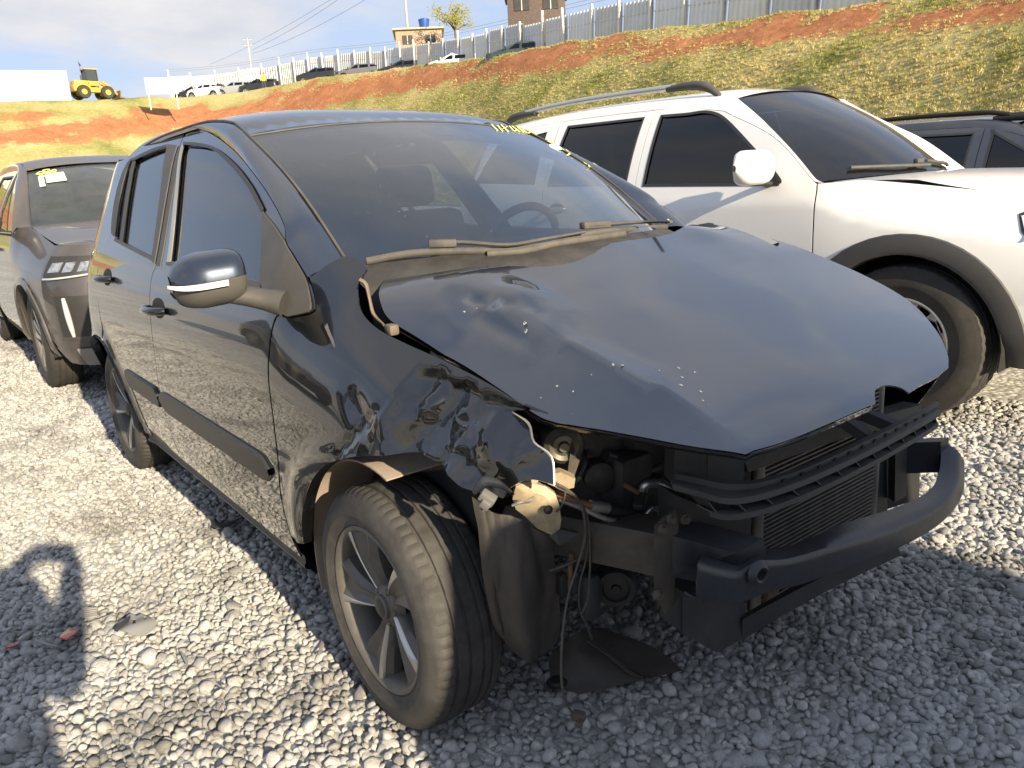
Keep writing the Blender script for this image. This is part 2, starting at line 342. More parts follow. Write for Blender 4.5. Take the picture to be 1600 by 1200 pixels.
class Side:
    """right and left flank of a vehicle: half width as a function of (x, z)"""
    def __init__(s, zp, yp, front=(-0.45, 1.2, 0.10), rear=(-2.5, 0.55, 0.30), arches=(), flare=0.014, org=(0, 0, 0), rot=0.0, ztop=None, zref=(0.62, 1.22), box=(-3.2, 0.85, 0.05, 1.62)):
        s.pf = pchip(zp, yp); s.fr = front; s.re = rear; s.ar = arches; s.fl = flare; s.org = org; s.rot = rot; s.zt = ztop; s.zr = zref; s.bx = box; s.extra = None
    def Y(s, x, z):
        x = np.asarray(x, float); z = np.asarray(z, float); zz = z
        if s.zt is not None:
            zt = s.zt(x); a, b = s.zr; zz = np.where(z > a, a+(z-a)*(b-a)/(zt-a), z)
        y = s.pf(zz)-s.fr[2]*np.clip((x-s.fr[0])/s.fr[1], 0, 2)**2-s.re[2]*np.clip((s.re[0]-x)/s.re[1], 0, 2)**2.5
        for (ax, az, ar) in s.ar:
            d = np.hypot(x-ax, z-az); y = y+s.fl*np.exp(-((d-ar)/0.035)**2)*(z > az-0.25)
        return y
    def surf(s, sign=-1, off=0.0, disp=None):
        def f(V):
            y = s.Y(V[:, 0], V[:, 1])+off
            if disp is not None: y = y+disp(V[:, 0], V[:, 1])
            return np.stack([V[:, 0], sign*y, V[:, 1]], 1)
        return f
    def g(s, P):
        b = s.bx
        return np.where((P[:, 0] > b[0]) & (P[:, 0] < b[1]) & (P[:, 2] > b[2]) & (P[:, 2] < b[3]), P[:, 1]+s.Y(P[:, 0], P[:, 2]), -1)
    def px(s, *pts):
        out = []
        for p in pts:
            q = hit(p[0], p[1], s.g, org=s.org, rot=s.rot)
            if q is None: raise ValueError('no hit %s' % (p,))
            out.append((q[0], q[2]))
        return out if len(out) > 1 else out[0]
    def pt(s, x, z, sign=-1, off=0.0): return Vector((x, sign*(float(s.Y(x, z))+off), z))
# ------------------------------------------------------------------ ground
def attr_col(t, name): n = N(t, 'ShaderNodeAttribute'); n.attribute_name = name; return n
def ground_material():
    m = bpy.data.materials.new('gravel_ground'); m.use_nodes = True; t = m.node_tree; b = t.nodes['Principled BSDF']; b.inputs['Roughness'].default_value = 0.95; b.inputs['Specular IOR Level'].default_value = 0.2
    tcn = N(t, 'ShaderNodeTexCoord'); v = N(t, 'ShaderNodeTexVoronoi', i_Scale=30.0); L(t, tcn.outputs['Object'], v.inputs[0])
    sc = N(t, 'ShaderNodeSeparateColor'); L(t, v.outputs['Color'], sc.inputs[0])
    ramp = N(t, 'ShaderNodeValToRGB'); ramp.color_ramp.elements[0].color = (0.42, 0.41, 0.38, 1); ramp.color_ramp.elements[1].color = (0.72, 0.70, 0.65, 1); L(t, sc.outputs[0], ramp.inputs[0])
    n1 = N(t, 'ShaderNodeTexNoise', i_Scale=0.5, i_Detail=6.0, i_Roughness=0.6); L(t, tcn.outputs['Object'], n1.inputs[0])
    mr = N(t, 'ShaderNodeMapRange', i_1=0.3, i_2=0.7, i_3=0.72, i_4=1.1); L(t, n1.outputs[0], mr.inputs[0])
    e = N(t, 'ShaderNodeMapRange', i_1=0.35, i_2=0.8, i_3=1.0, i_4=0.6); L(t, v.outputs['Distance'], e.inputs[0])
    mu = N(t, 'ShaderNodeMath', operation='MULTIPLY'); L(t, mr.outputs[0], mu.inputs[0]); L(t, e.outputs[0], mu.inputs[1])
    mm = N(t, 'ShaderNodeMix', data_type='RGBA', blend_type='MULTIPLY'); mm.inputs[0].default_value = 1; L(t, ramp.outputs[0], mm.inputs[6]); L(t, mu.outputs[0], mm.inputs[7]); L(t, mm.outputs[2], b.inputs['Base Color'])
    bp = N(t, 'ShaderNodeBump', i_Strength=0.45, i_Distance=0.015); bp.invert = True; L(t, v.outputs['Distance'], bp.inputs['Height']); L(t, bp.outputs[0], b.inputs['Normal'])
    return m
gm = MB().add([(-300, -300, 0), (300, -300, 0), (300, 300, 0), (-300, 300, 0)], [(0, 1, 2, 3)])
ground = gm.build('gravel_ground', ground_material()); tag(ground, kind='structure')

def stone_material():
    m = bpy.data.materials.new('stone'); m.use_nodes = True; t = m.node_tree; b = t.nodes['Principled BSDF']; b.inputs['Roughness'].default_value = 0.9; b.inputs['Specular IOR Level'].default_value = 0.25
    oi = N(t, 'ShaderNodeObjectInfo'); ramp = N(t, 'ShaderNodeValToRGB'); cr_ = ramp.color_ramp
    cr_.elements[0].color = (0.33, 0.32, 0.30, 1); cr_.elements[1].color = (0.66, 0.64, 0.60, 1)
    for p, c_ in ((0.2, (0.46, 0.45, 0.43, 1)), (0.55, (0.54, 0.53, 0.51, 1)), (0.8, (0.59, 0.57, 0.53, 1))): cr_.elements.new(p).color = c_
    L(t, oi.outputs['Random'], ramp.inputs[0])
    tcn = N(t, 'ShaderNodeTexCoord'); n1 = N(t, 'ShaderNodeTexNoise', i_Scale=1.6, i_Detail=6.0, i_Roughness=0.7); L(t, tcn.outputs['Object'], n1.inputs[0])
    mr = N(t, 'ShaderNodeMapRange', i_1=0.3, i_2=0.7, i_3=0.78, i_4=1.15); L(t, n1.outputs[0], mr.inputs[0])
    g = N(t, 'ShaderNodeNewGeometry'); n2 = N(t, 'ShaderNodeTexNoise', i_Scale=1.7, i_Detail=5.0, i_Roughness=0.65); L(t, g.outputs['Position'], n2.inputs[0])
    m2 = N(t, 'ShaderNodeMapRange', i_1=0.34, i_2=0.50, i_3=0.48, i_4=1.0); L(t, n2.outputs[0], m2.inputs[0])
    mu = N(t, 'ShaderNodeMath', operation='MULTIPLY'); L(t, mr.outputs[0], mu.inputs[0]); L(t, m2.outputs[0], mu.inputs[1])
    mm = N(t, 'ShaderNodeMix', data_type='RGBA', blend_type='MULTIPLY'); mm.inputs[0].default_value = 1; L(t, ramp.outputs[0], mm.inputs[6]); L(t, mu.outputs[0], mm.inputs[7]); L(t, mm.outputs[2], b.inputs['Base Color'])
    bp = N(t, 'ShaderNodeBump', i_Strength=0.5, i_Distance=0.15); n3 = N(t, 'ShaderNodeTexNoise', i_Scale=5.0, i_Detail=6.0, i_Roughness=0.7); L(t, tcn.outputs['Object'], n3.inputs[0]); L(t, n3.outputs[0], bp.inputs['Height']); L(t, bp.outputs[0], b.inputs['Normal'])
    return m
def scatter(name, pts, rots, scls, protos, m=None):
    """a stuff object: points with their own turn and size, each drawn as one of the prototype meshes"""
    me = bpy.data.meshes.new(name); me.from_pydata([tuple(p) for p in pts], [], [])
    a = me.attributes.new('turn', 'FLOAT_VECTOR', 'POINT'); a.data.foreach_set('vector', np.asarray(rots, 'f').ravel())
    a = me.attributes.new('size', 'FLOAT_VECTOR', 'POINT'); a.data.foreach_set('vector', np.asarray(scls, 'f').ravel())
    a = me.attributes.new('pick', 'INT', 'POINT'); a.data.foreach_set('value', RNG.integers(0, len(protos), len(pts)).astype('i'))
    o = bpy.data.objects.new(name, me); COL.objects.link(o)
    c = bpy.data.collections.new(name+'_shapes')
    for i, p in enumerate(protos): c.objects.link(bpy.data.objects.new(name+'_shape', p))
    ng = bpy.data.node_groups.new(name, 'GeometryNodeTree'); ng.interface.new_socket('Geometry', in_out='INPUT', socket_type='NodeSocketGeometry'); ng.interface.new_socket('Geometry', in_out='OUTPUT', socket_type='NodeSocketGeometry')
    gi = ng.nodes.new('NodeGroupInput'); go = ng.nodes.new('NodeGroupOutput'); ip = ng.nodes.new('GeometryNodeInstanceOnPoints'); ci = ng.nodes.new('GeometryNodeCollectionInfo')
    ci.inputs['Collection'].default_value = c; ci.inputs['Separate Children'].default_value = True; ci.inputs['Reset Children'].default_value = True
    def na(nm, dt): n = ng.nodes.new('GeometryNodeInputNamedAttribute'); n.data_type = dt; n.inputs[0].default_value = nm; return n
    at_, as_, ap = na('turn', 'FLOAT_VECTOR'), na('size', 'FLOAT_VECTOR'), na('pick', 'INT')
    lk = ng.links.new; lk(gi.outputs[0], ip.inputs['Points']); lk(ci.outputs[0], ip.inputs['Instance']); ip.inputs['Pick Instance'].default_value = True
    lk(ap.outputs[0], ip.inputs['Instance Index']); e2r = ng.nodes.new('FunctionNodeEulerToRotation'); lk(at_.outputs[0], e2r.inputs[0]); lk(e2r.outputs[0], ip.inputs['Rotation']); lk(as_.outputs[0], ip.inputs['Scale']); lk(ip.outputs[0], go.inputs[0])
    md = o.modifiers.new('scatter', 'NODES'); md.node_group = ng
    return o
SM = stone_material()
def stone_mesh(seed):
    bm = bmesh.new(); bmesh.ops.create_icosphere(bm, subdivisions=2, radius=1.0); rg = random.Random(seed)
    off = Vector((rg.random()*50, rg.random()*50, rg.random()*50))
    planes = [(Vector((rg.gauss(0, 1), rg.gauss(0, 1), rg.gauss(0, 1))).normalized(), rg.uniform(0.62, 0.9)) for _ in range(9)]
    for v in bm.verts:
        p = v.co.normalized(); r = 1.0
        for n_, d_ in planes:
            k = p.dot(n_)
            if k > 0.05: r = min(r, d_/k)
        v.co = p*(r*(1+0.10*mnoise.noise(p*1.7+off)))
    me = bpy.data.meshes.new('pebble'); bm.to_mesh(me); bm.free(); me.polygons.foreach_set('use_smooth', [True]*len(me.polygons)); me.materials.append(SM); return me
stones = [stone_mesh(i) for i in range(9)]
def gravel_points():
    out = []
    def grid(x0, x1, y0, y1, s):
        gx, gy = np.meshgrid(np.arange(x0, x1, s), np.arange(y0, y1, s*0.866)); gx[::2] += s/2
        p = np.stack([gx.ravel(), gy.ravel()], 1); return p+RNG.uniform(-0.42, 0.42, p.shape)*s
    for (s, size, dmin, dmax, zz) in ((0.0222, 0.0126, 0.0, 4.3, 0.004), (0.027, 0.0150, 4.3, 10.5, 0.004), (0.05, 0.0090, 0.0, 3.5, 0.011), (0.13, 0.020, 0.0, 5.0, 0.008)):
        p = grid(-8.6, 3.0, -3.0, 6.0, s); d = np.hypot(p[:, 0]-CAM_P[0], p[:, 1]-CAM_P[1]); fwd = (p[:, 0]-CAM_P[0])*View.f[0]+(p[:, 1]-CAM_P[1])*View.f[1]
        k = (d >= dmin) & (d < dmax) & (fwd > -0.3)
        k &= ~((np.abs(p[:, 1]) < 0.45) & (p[:, 0] < -0.6) & (p[:, 0] > -3.0))
        k &= ~((p[:, 1] > 2.9) & (p[:, 0] < 0.3))
        p = p[k]; sc = size*np.exp(RNG.normal(0, 0.24, len(p)))
        out.append((np.column_stack([p, zz+RNG.normal(0, 0.004, len(p))]), sc))
    P = np.vstack([o[0] for o in out]); S = np.concatenate([o[1] for o in out]); return P, S
GP, GS = gravel_points()
# bare, dug-out patches where fewer stones lie
gm_n = np.array([mnoise.noise(Vector((p[0]*0.9+4, p[1]*0.9, 0.3)))+0.5*mnoise.noise(Vector((p[0]*2.7, p[1]*2.7, 4.3))) for p in GP])
keep = (gm_n < 0.38) | (RNG.random(len(GP)) < 0.45); GP, GS = GP[keep], GS[keep]; n_ = len(GP)
gravel = scatter('gravel', GP, RNG.uniform(0, 6.28, (n_, 3))*[0.12, 0.12, 1], np.stack([GS*RNG.uniform(0.85, 1.3, n_), GS*RNG.uniform(0.8, 1.1, n_), GS*RNG.uniform(0.55, 0.8, n_)], 1), stones)
tag(gravel, 'loose pale grey gravel covering the yard', 'gravel', kind='stuff')

# ------------------------------------------------------------------ embankment
CREST = [(-700, 168, 98), (-300, 162, 92), (0, 158, 86), (130, 158, 87), (250, 152, 93), (450, 131, 84), (600, 109, 70), (700, 97, 60), (800, 83, 50), (1000, 48, 38.5), (1340, 7, 28), (1700, -38, 22.5), (2200, -120, 18), (2900, -330, 15)]
crest = np.array([at(a, b, d=d) for a, b, d in CREST])
cr_t = np.concatenate([[0], np.cumsum(np.linalg.norm(np.diff(crest[:, :2], axis=0), axis=1))])
cx_, cy_, cz_ = (pchip(cr_t, crest[:, i]) for i in range(3))
def crest_at(t): return np.array([cx_(t), cy_(t), cz_(t)]).T
def hill_point(t, v):
    """v: 0 at the foot, 1 at the crest, above 1 on the terrace behind"""
    c = crest_at(t); d = c[..., :2]-View.C[:2]; n = d/np.linalg.norm(d, axis=-1, keepdims=True); h = c[..., 2]
    run = h/math.tan(R(25))
    run = np.minimum(run, np.linalg.norm(d, axis=-1)-9.0)
    vv = np.clip(v, 0, 1); s = 0.85*vv+0.15*(3*vv**2-2*vv**3)
    xy = c[..., :2]-n*(run*(1-vv))[..., None]+n*(np.clip(v-1, 0, None)*60)[..., None]
    return np.concatenate([xy, (h*s-(0.12+0.58*np.clip((82-np.linalg.norm(d, axis=-1))/14, 0, 1))*np.clip((v-1)/0.03, 0, 1))[..., None]], -1)
nt_, nv_ = 260, 56
TT = np.linspace(0, cr_t[-1], nt_); VV = np.concatenate([np.linspace(-0.02, 1, nv_-7), [1.015, 1.03, 1.1, 1.3, 1.7, 2.4, 4.0]])
HG = np.array([hill_point(TT, np.full(nt_, v)) for v in VV]).transpose(1, 0, 2)
soil = np.zeros((nt_, nv_))
for i in range(nt_):
    for j in range(nv_):
        p = HG[i, j]; v = VV[j]; a = mnoise.fractal(Vector((p[0]*0.12, p[1]*0.12, p[2]*0.4)), 0.8, 2.1, 5); b_ = mnoise.fractal(Vector((p[0]*0.5+9, p[1]*0.5, p[2])), 0.8, 2.1, 4)
        if 0.02 < v <= 1.0: HG[i, j, 2] += 0.10*b_+0.12*a
        mid = 0.58+0.30*min(1.0, i/(nt_*0.62)); wdt = 0.16
        s = 1-abs(v-mid-0.05*a)/wdt; soil[i, j] = np.clip(0.55+s*0.75+0.40*a+0.40*b_-0.22, 0, 1) if v < 0.99 else 0.1
        if v < -0.01: HG[i, j, 2] = -0.2
hb = MB().grid(HG); hill = hb.build('hill', None, None, smooth=180, recalc=False); tag(hill, kind='structure')
ca = hill.data.attributes.new('soil', 'FLOAT', 'POINT'); ca.data.foreach_set('value', soil.astype('f').ravel())
def hill_material():
    m = bpy.data.materials.new('grass_and_soil'); m.use_nodes = True; t = m.node_tree; b = t.nodes['Principled BSDF']; b.inputs['Roughness'].default_value = 0.95; b.inputs['Specular IOR Level'].default_value = 0.1
    a = attr_col(t, 'soil'); tcn = N(t, 'ShaderNodeTexCoord')
    n1 = N(t, 'ShaderNodeTexNoise', i_Scale=0.9, i_Detail=9.0, i_Roughness=0.72); L(t, tcn.outputs['Object'], n1.inputs[0])
    n2 = N(t, 'ShaderNodeTexNoise', i_Scale=0.22, i_Detail=6.0, i_Roughness=0.6); L(t, tcn.outputs['Object'], n2.inputs[0])
    n3 = N(t, 'ShaderNodeTexNoise', i_Scale=4.5, i_Detail=6.0, i_Roughness=0.75); L(t, tcn.outputs['Object'], n3.inputs[0])
    gr = N(t, 'ShaderNodeValToRGB'); e = gr.color_ramp.elements; e[0].position = 0.33; e[0].color = (0.22, 0.23, 0.075, 1); e[1].position = 0.64; e[1].color = (0.46, 0.39, 0.19, 1); e.new(0.46).color = (0.35, 0.32, 0.125, 1); L(t, n2.outputs[0], gr.inputs[0])
    so_ = N(t, 'ShaderNodeValToRGB'); e = so_.color_ramp.elements; e[0].position = 0.3; e[0].color = (0.30, 0.115, 0.05, 1); e[1].position = 0.72; e[1].color = (0.50, 0.235, 0.115, 1); L(t, n1.outputs[0], so_.inputs[0])
    s1 = N(t, 'ShaderNodeMath', operation='MULTIPLY_ADD', i_1=1.3, i_2=-0.65); L(t, n1.outputs[0], s1.inputs[0])
    s2 = N(t, 'ShaderNodeMath', operation='ADD'); L(t, a.outputs['Fac'], s2.inputs[0]); L(t, s1.outputs[0], s2.inputs[1])
    s3 = N(t, 'ShaderNodeMapRange', i_1=0.42, i_2=0.66); L(t, s2.outputs[0], s3.inputs[0])
    mm = N(t, 'ShaderNodeMix', data_type='RGBA'); L(t, s3.outputs[0], mm.inputs[0]); L(t, gr.outputs[0], mm.inputs[6]); L(t, so_.outputs[0], mm.inputs[7])
    mr = N(t, 'ShaderNodeMapRange', i_1=0.3, i_2=0.7, i_3=0.68, i_4=1.25); L(t, n3.outputs[0], mr.inputs[0])
    m2 = N(t, 'ShaderNodeMix', data_type='RGBA', blend_type='MULTIPLY'); m2.inputs[0].default_value = 1; L(t, mm.outputs[2], m2.inputs[6]); L(t, mr.outputs[0], m2.inputs[7]); L(t, m2.outputs[2], b.inputs['Base Color'])
    bp = N(t, 'ShaderNodeBump', i_Strength=0.9, i_Distance=0.12); L(t, n3.outputs[0], bp.inputs['Height']); L(t, bp.outputs[0], b.inputs['Normal']); return m
hill.data.materials.append(hill_material())
# tufts of dry grass on the bank
def tuft_mesh(seed, m, nb=16):
    rg = random.Random(seed); mb = MB()
    for _ in range(nb):
        a = rg.uniform(0, 6.28); r = rg.uniform(0, 0.5); l = rg.uniform(0.4, 1.0); le = rg.uniform(0.15, 0.8); wd = rg.uniform(0.03, 0.07)
        bx, by = math.cos(a)*r, math.sin(a)*r; dx, dy = math.cos(a+rg.uniform(-.6, .6))*le, math.sin(a+rg.uniform(-.6, .6))*le; sx, sy = -dy/le*wd, dx/le*wd
        p0, p1, p2 = (bx-sx, by-sy, -0.1), (bx+sx, by+sy, -0.1), (bx+dx*l, by+dy*l, l*0.75)
        q0, q1 = (bx-sx*.8+dx*l*.45, by-sy*.8+dy*l*.45, l*.45), (bx+sx*.8+dx*l*.45, by+sy*.8+dy*l*.45, l*.45)
        mb.add([p0, p1, q1, q0, p2], [(0, 1, 2, 3), (3, 2, 4)])
    me = bpy.data.meshes.new('grass_tuft'); me.from_pydata(mb.v, [], mb.f); me.materials.append(m); return me
def grass_material():
    m = bpy.data.materials.new('dry_grass'); m.use_nodes = True; t = m.node_tree; b = t.nodes['Principled BSDF']; b.inputs['Roughness'].default_value = 0.9; b.inputs['Specular IOR Level'].default_value = 0.1
    oi = N(t, 'ShaderNodeObjectInfo'); g = N(t, 'ShaderNodeNewGeometry'); n2 = N(t, 'ShaderNodeTexNoise', i_Scale=0.22, i_Detail=6.0, i_Roughness=0.6); L(t, g.outputs['Position'], n2.inputs[0])
    ad = N(t, 'ShaderNodeMath', operation='MULTIPLY_ADD', i_1=0.34, i_2=-0.17); L(t, oi.outputs['Random'], ad.inputs[0]); a2 = N(t, 'ShaderNodeMath', operation='ADD'); L(t, ad.outputs[0], a2.inputs[0]); L(t, n2.outputs[0], a2.inputs[1])
    gr = N(t, 'ShaderNodeValToRGB'); e = gr.color_ramp.elements; e[0].position = 0.3; e[0].color = (0.26, 0.28, 0.08, 1); e[1].position = 0.62; e[1].color = (0.62, 0.52, 0.26, 1); e.new(0.45).color = (0.46, 0.42, 0.16, 1); L(t, a2.outputs[0], gr.inputs[0]); L(t, gr.outputs[0], b.inputs['Base Color']); return m
gmat = grass_material(); tufts = [tuft_mesh(i, gmat) for i in range(6)]
NT = 60000
t = RNG.uniform(0.30, 1.0, NT)**0.75*cr_t[-1]; v = RNG.uniform(0.0, 1.05, NT); fi = t/cr_t[-1]*(nt_-1); i_ = np.clip(fi.astype(int), 0, nt_-2); f = fi-i_
j_ = np.clip(np.searchsorted(VV, v), 1, nv_-1); u = (v-VV[j_-1])/(VV[j_]-VV[j_-1]); c = crest_at(t)
k = (np.hypot(c[:, 0]-CAM_P[0], c[:, 1]-CAM_P[1]) < 92) & (RNG.random(NT) > soil[i_, j_]*1.15-0.1); tp = hill_point(t, v)
tp[:, 2] = (HG[i_, j_-1, 2]*(1-f)+HG[i_+1, j_-1, 2]*f)*(1-u)+(HG[i_, j_, 2]*(1-f)+HG[i_+1, j_, 2]*f)*u
tp = tp[k]; ts = RNG.uniform(0.05, 0.11, len(tp))*np.where(RNG.random(len(tp)) < 0.05, 1.5, 1)
grass = scatter('grass', tp, np.stack([0*ts, 0*ts, RNG.uniform(0, 6.28, len(ts))], 1), np.stack([ts*1.3, ts*1.3, ts], 1), tufts)
tag(grass, 'short dry grass growing on the embankment', 'grass', kind='stuff')
# ------------------------------------------------------------------ shared vehicle materials
BLACK = mat('black_paint', (0.022, 0.027, 0.038), rough=0.32, metal=0.8, coat=1.0, coat_ior=1.95, spec=0.0, coat_rough=0.012, dust=0.012, updust=0.11, dcol=(0.22, 0.265, 0.345), dscale=5.0, speck=0.28)  # real dust, but its blue tint paints in a sky sheen
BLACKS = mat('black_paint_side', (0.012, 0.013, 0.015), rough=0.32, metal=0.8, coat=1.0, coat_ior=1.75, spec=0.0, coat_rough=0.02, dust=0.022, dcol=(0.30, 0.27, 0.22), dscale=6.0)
TRIM = mat('grey_plastic_trim', (0.055, 0.052, 0.048), rough=0.55, var=0.15, vscale=12, dust=0.25, dcol=(0.20, 0.18, 0.15))
TRIMD = mat('dark_trim', (0.018, 0.018, 0.018), rough=0.45, dust=0.12, dcol=(0.2, 0.18, 0.15))
RUBBER = mat('rubber_seal', (0.010, 0.010, 0.010), rough=0.7)
CHROME = mat('bright_trim', (0.62, 0.58, 0.50), rough=0.28, metal=0.9, dust=0.3, dcol=(0.4, 0.35, 0.26))
INNER = mat('dark_interior', (0.012, 0.012, 0.013), rough=0.7, var=0.2)
UNDER = mat('underbody', (0.010, 0.010, 0.010), rough=0.85, var=0.3)
PLAST = mat('black_plastic', (0.016, 0.017, 0.020), rough=0.5, var=0.25, vscale=14, dust=0.32, dcol=(0.10, 0.095, 0.085), updust=0.35, dscale=9, bump=0.15, bscale=90)
BEAMM = mat('beam_steel', (0.012, 0.015, 0.022), rough=0.30, var=0.3, vscale=9, dust=0.16, dcol=(0.085, 0.08, 0.075), updust=0.18, dscale=11, bump=0.2, bscale=45)
GRIME = mat('grimy_metal', (0.05, 0.045, 0.04), rough=0.65, metal=0.2, var=0.4, vscale=15, dust=0.5, dcol=(0.13, 0.10, 0.075), dscale=12, bump=0.3, bscale=50)
ALU = mat('aluminium_pipe', (0.60, 0.59, 0.57), rough=0.32, metal=0.9, var=0.15, dust=0.25, dcol=(0.25, 0.22, 0.18), dscale=20)
PRIMER = mat('bent_inner_metal', (0.36, 0.30, 0.20), rough=0.5, metal=0.3, var=0.45, vscale=14, dust=0.45, dcol=(0.20, 0.13, 0.08), dscale=10, bump=0.5, bscale=30)
LINER = mat('wheel_liner_felt', (0.030, 0.027, 0.026), rough=0.5, var=0.4, vscale=9, dust=0.45, dcol=(0.10, 0.078, 0.06), dscale=7, bump=0.3, bscale=35)
LINER_LIT = mat('lit_dusty_liner', (0.30, 0.24, 0.19), rough=0.9, var=0.2, vscale=9, dust=0.4, dcol=(0.36, 0.29, 0.22), bump=0.3, bscale=60)  # sunlit copy of the liner: sunlight put into the pale tan colour
TYRE = mat('tyre_rubber', (0.030, 0.028, 0.026), rough=0.75, var=0.25, vscale=18, dust=0.36, dcol=(0.125, 0.116, 0.104), dscale=9, bump=0.25, bscale=140)
TYREC = mat('tyre_rubber_clean', (0.022, 0.021, 0.020), rough=0.75, var=0.25, vscale=18, dust=0.3, dcol=(0.12, 0.10, 0.075), dscale=6, bump=0.2, bscale=140)
RIMD = mat('dark_alloy', (0.115, 0.108, 0.10), rough=0.42, metal=0.35, var=0.2, vscale=20, dust=0.38, dcol=(0.15, 0.12, 0.09), dscale=9)
RIMB = mat('bright_alloy', (0.55, 0.54, 0.52), rough=0.3, metal=0.9, dust=0.3, dcol=(0.3, 0.26, 0.2))
DARKHOLE = mat('dark_brake', (0.02, 0.018, 0.017), rough=0.8, metal=0.2, var=0.3)  # brake disc and backing share one dark metallic colour
WSG = glass('windshield_glass', tint=(0.50, 0.54, 0.57), ior=1.95, dust=0.028, spots=0.28, dirt_sheen_col=(0.28, 0.34, 0.44))  # dust film real; its blue colour imitates reflected sky on the glass
SIDEG = glass('tinted_side_glass', tint=(0.30, 0.33, 0.36), ior=1.75, dust=0.02)
LEFTG = glass('clear_side_glass', tint=(0.84, 0.88, 0.90), ior=1.5)
LENS = mat('clear_lens', (0.75, 0.75, 0.73), rough=0.15, coat=1.0, dust=0.2)

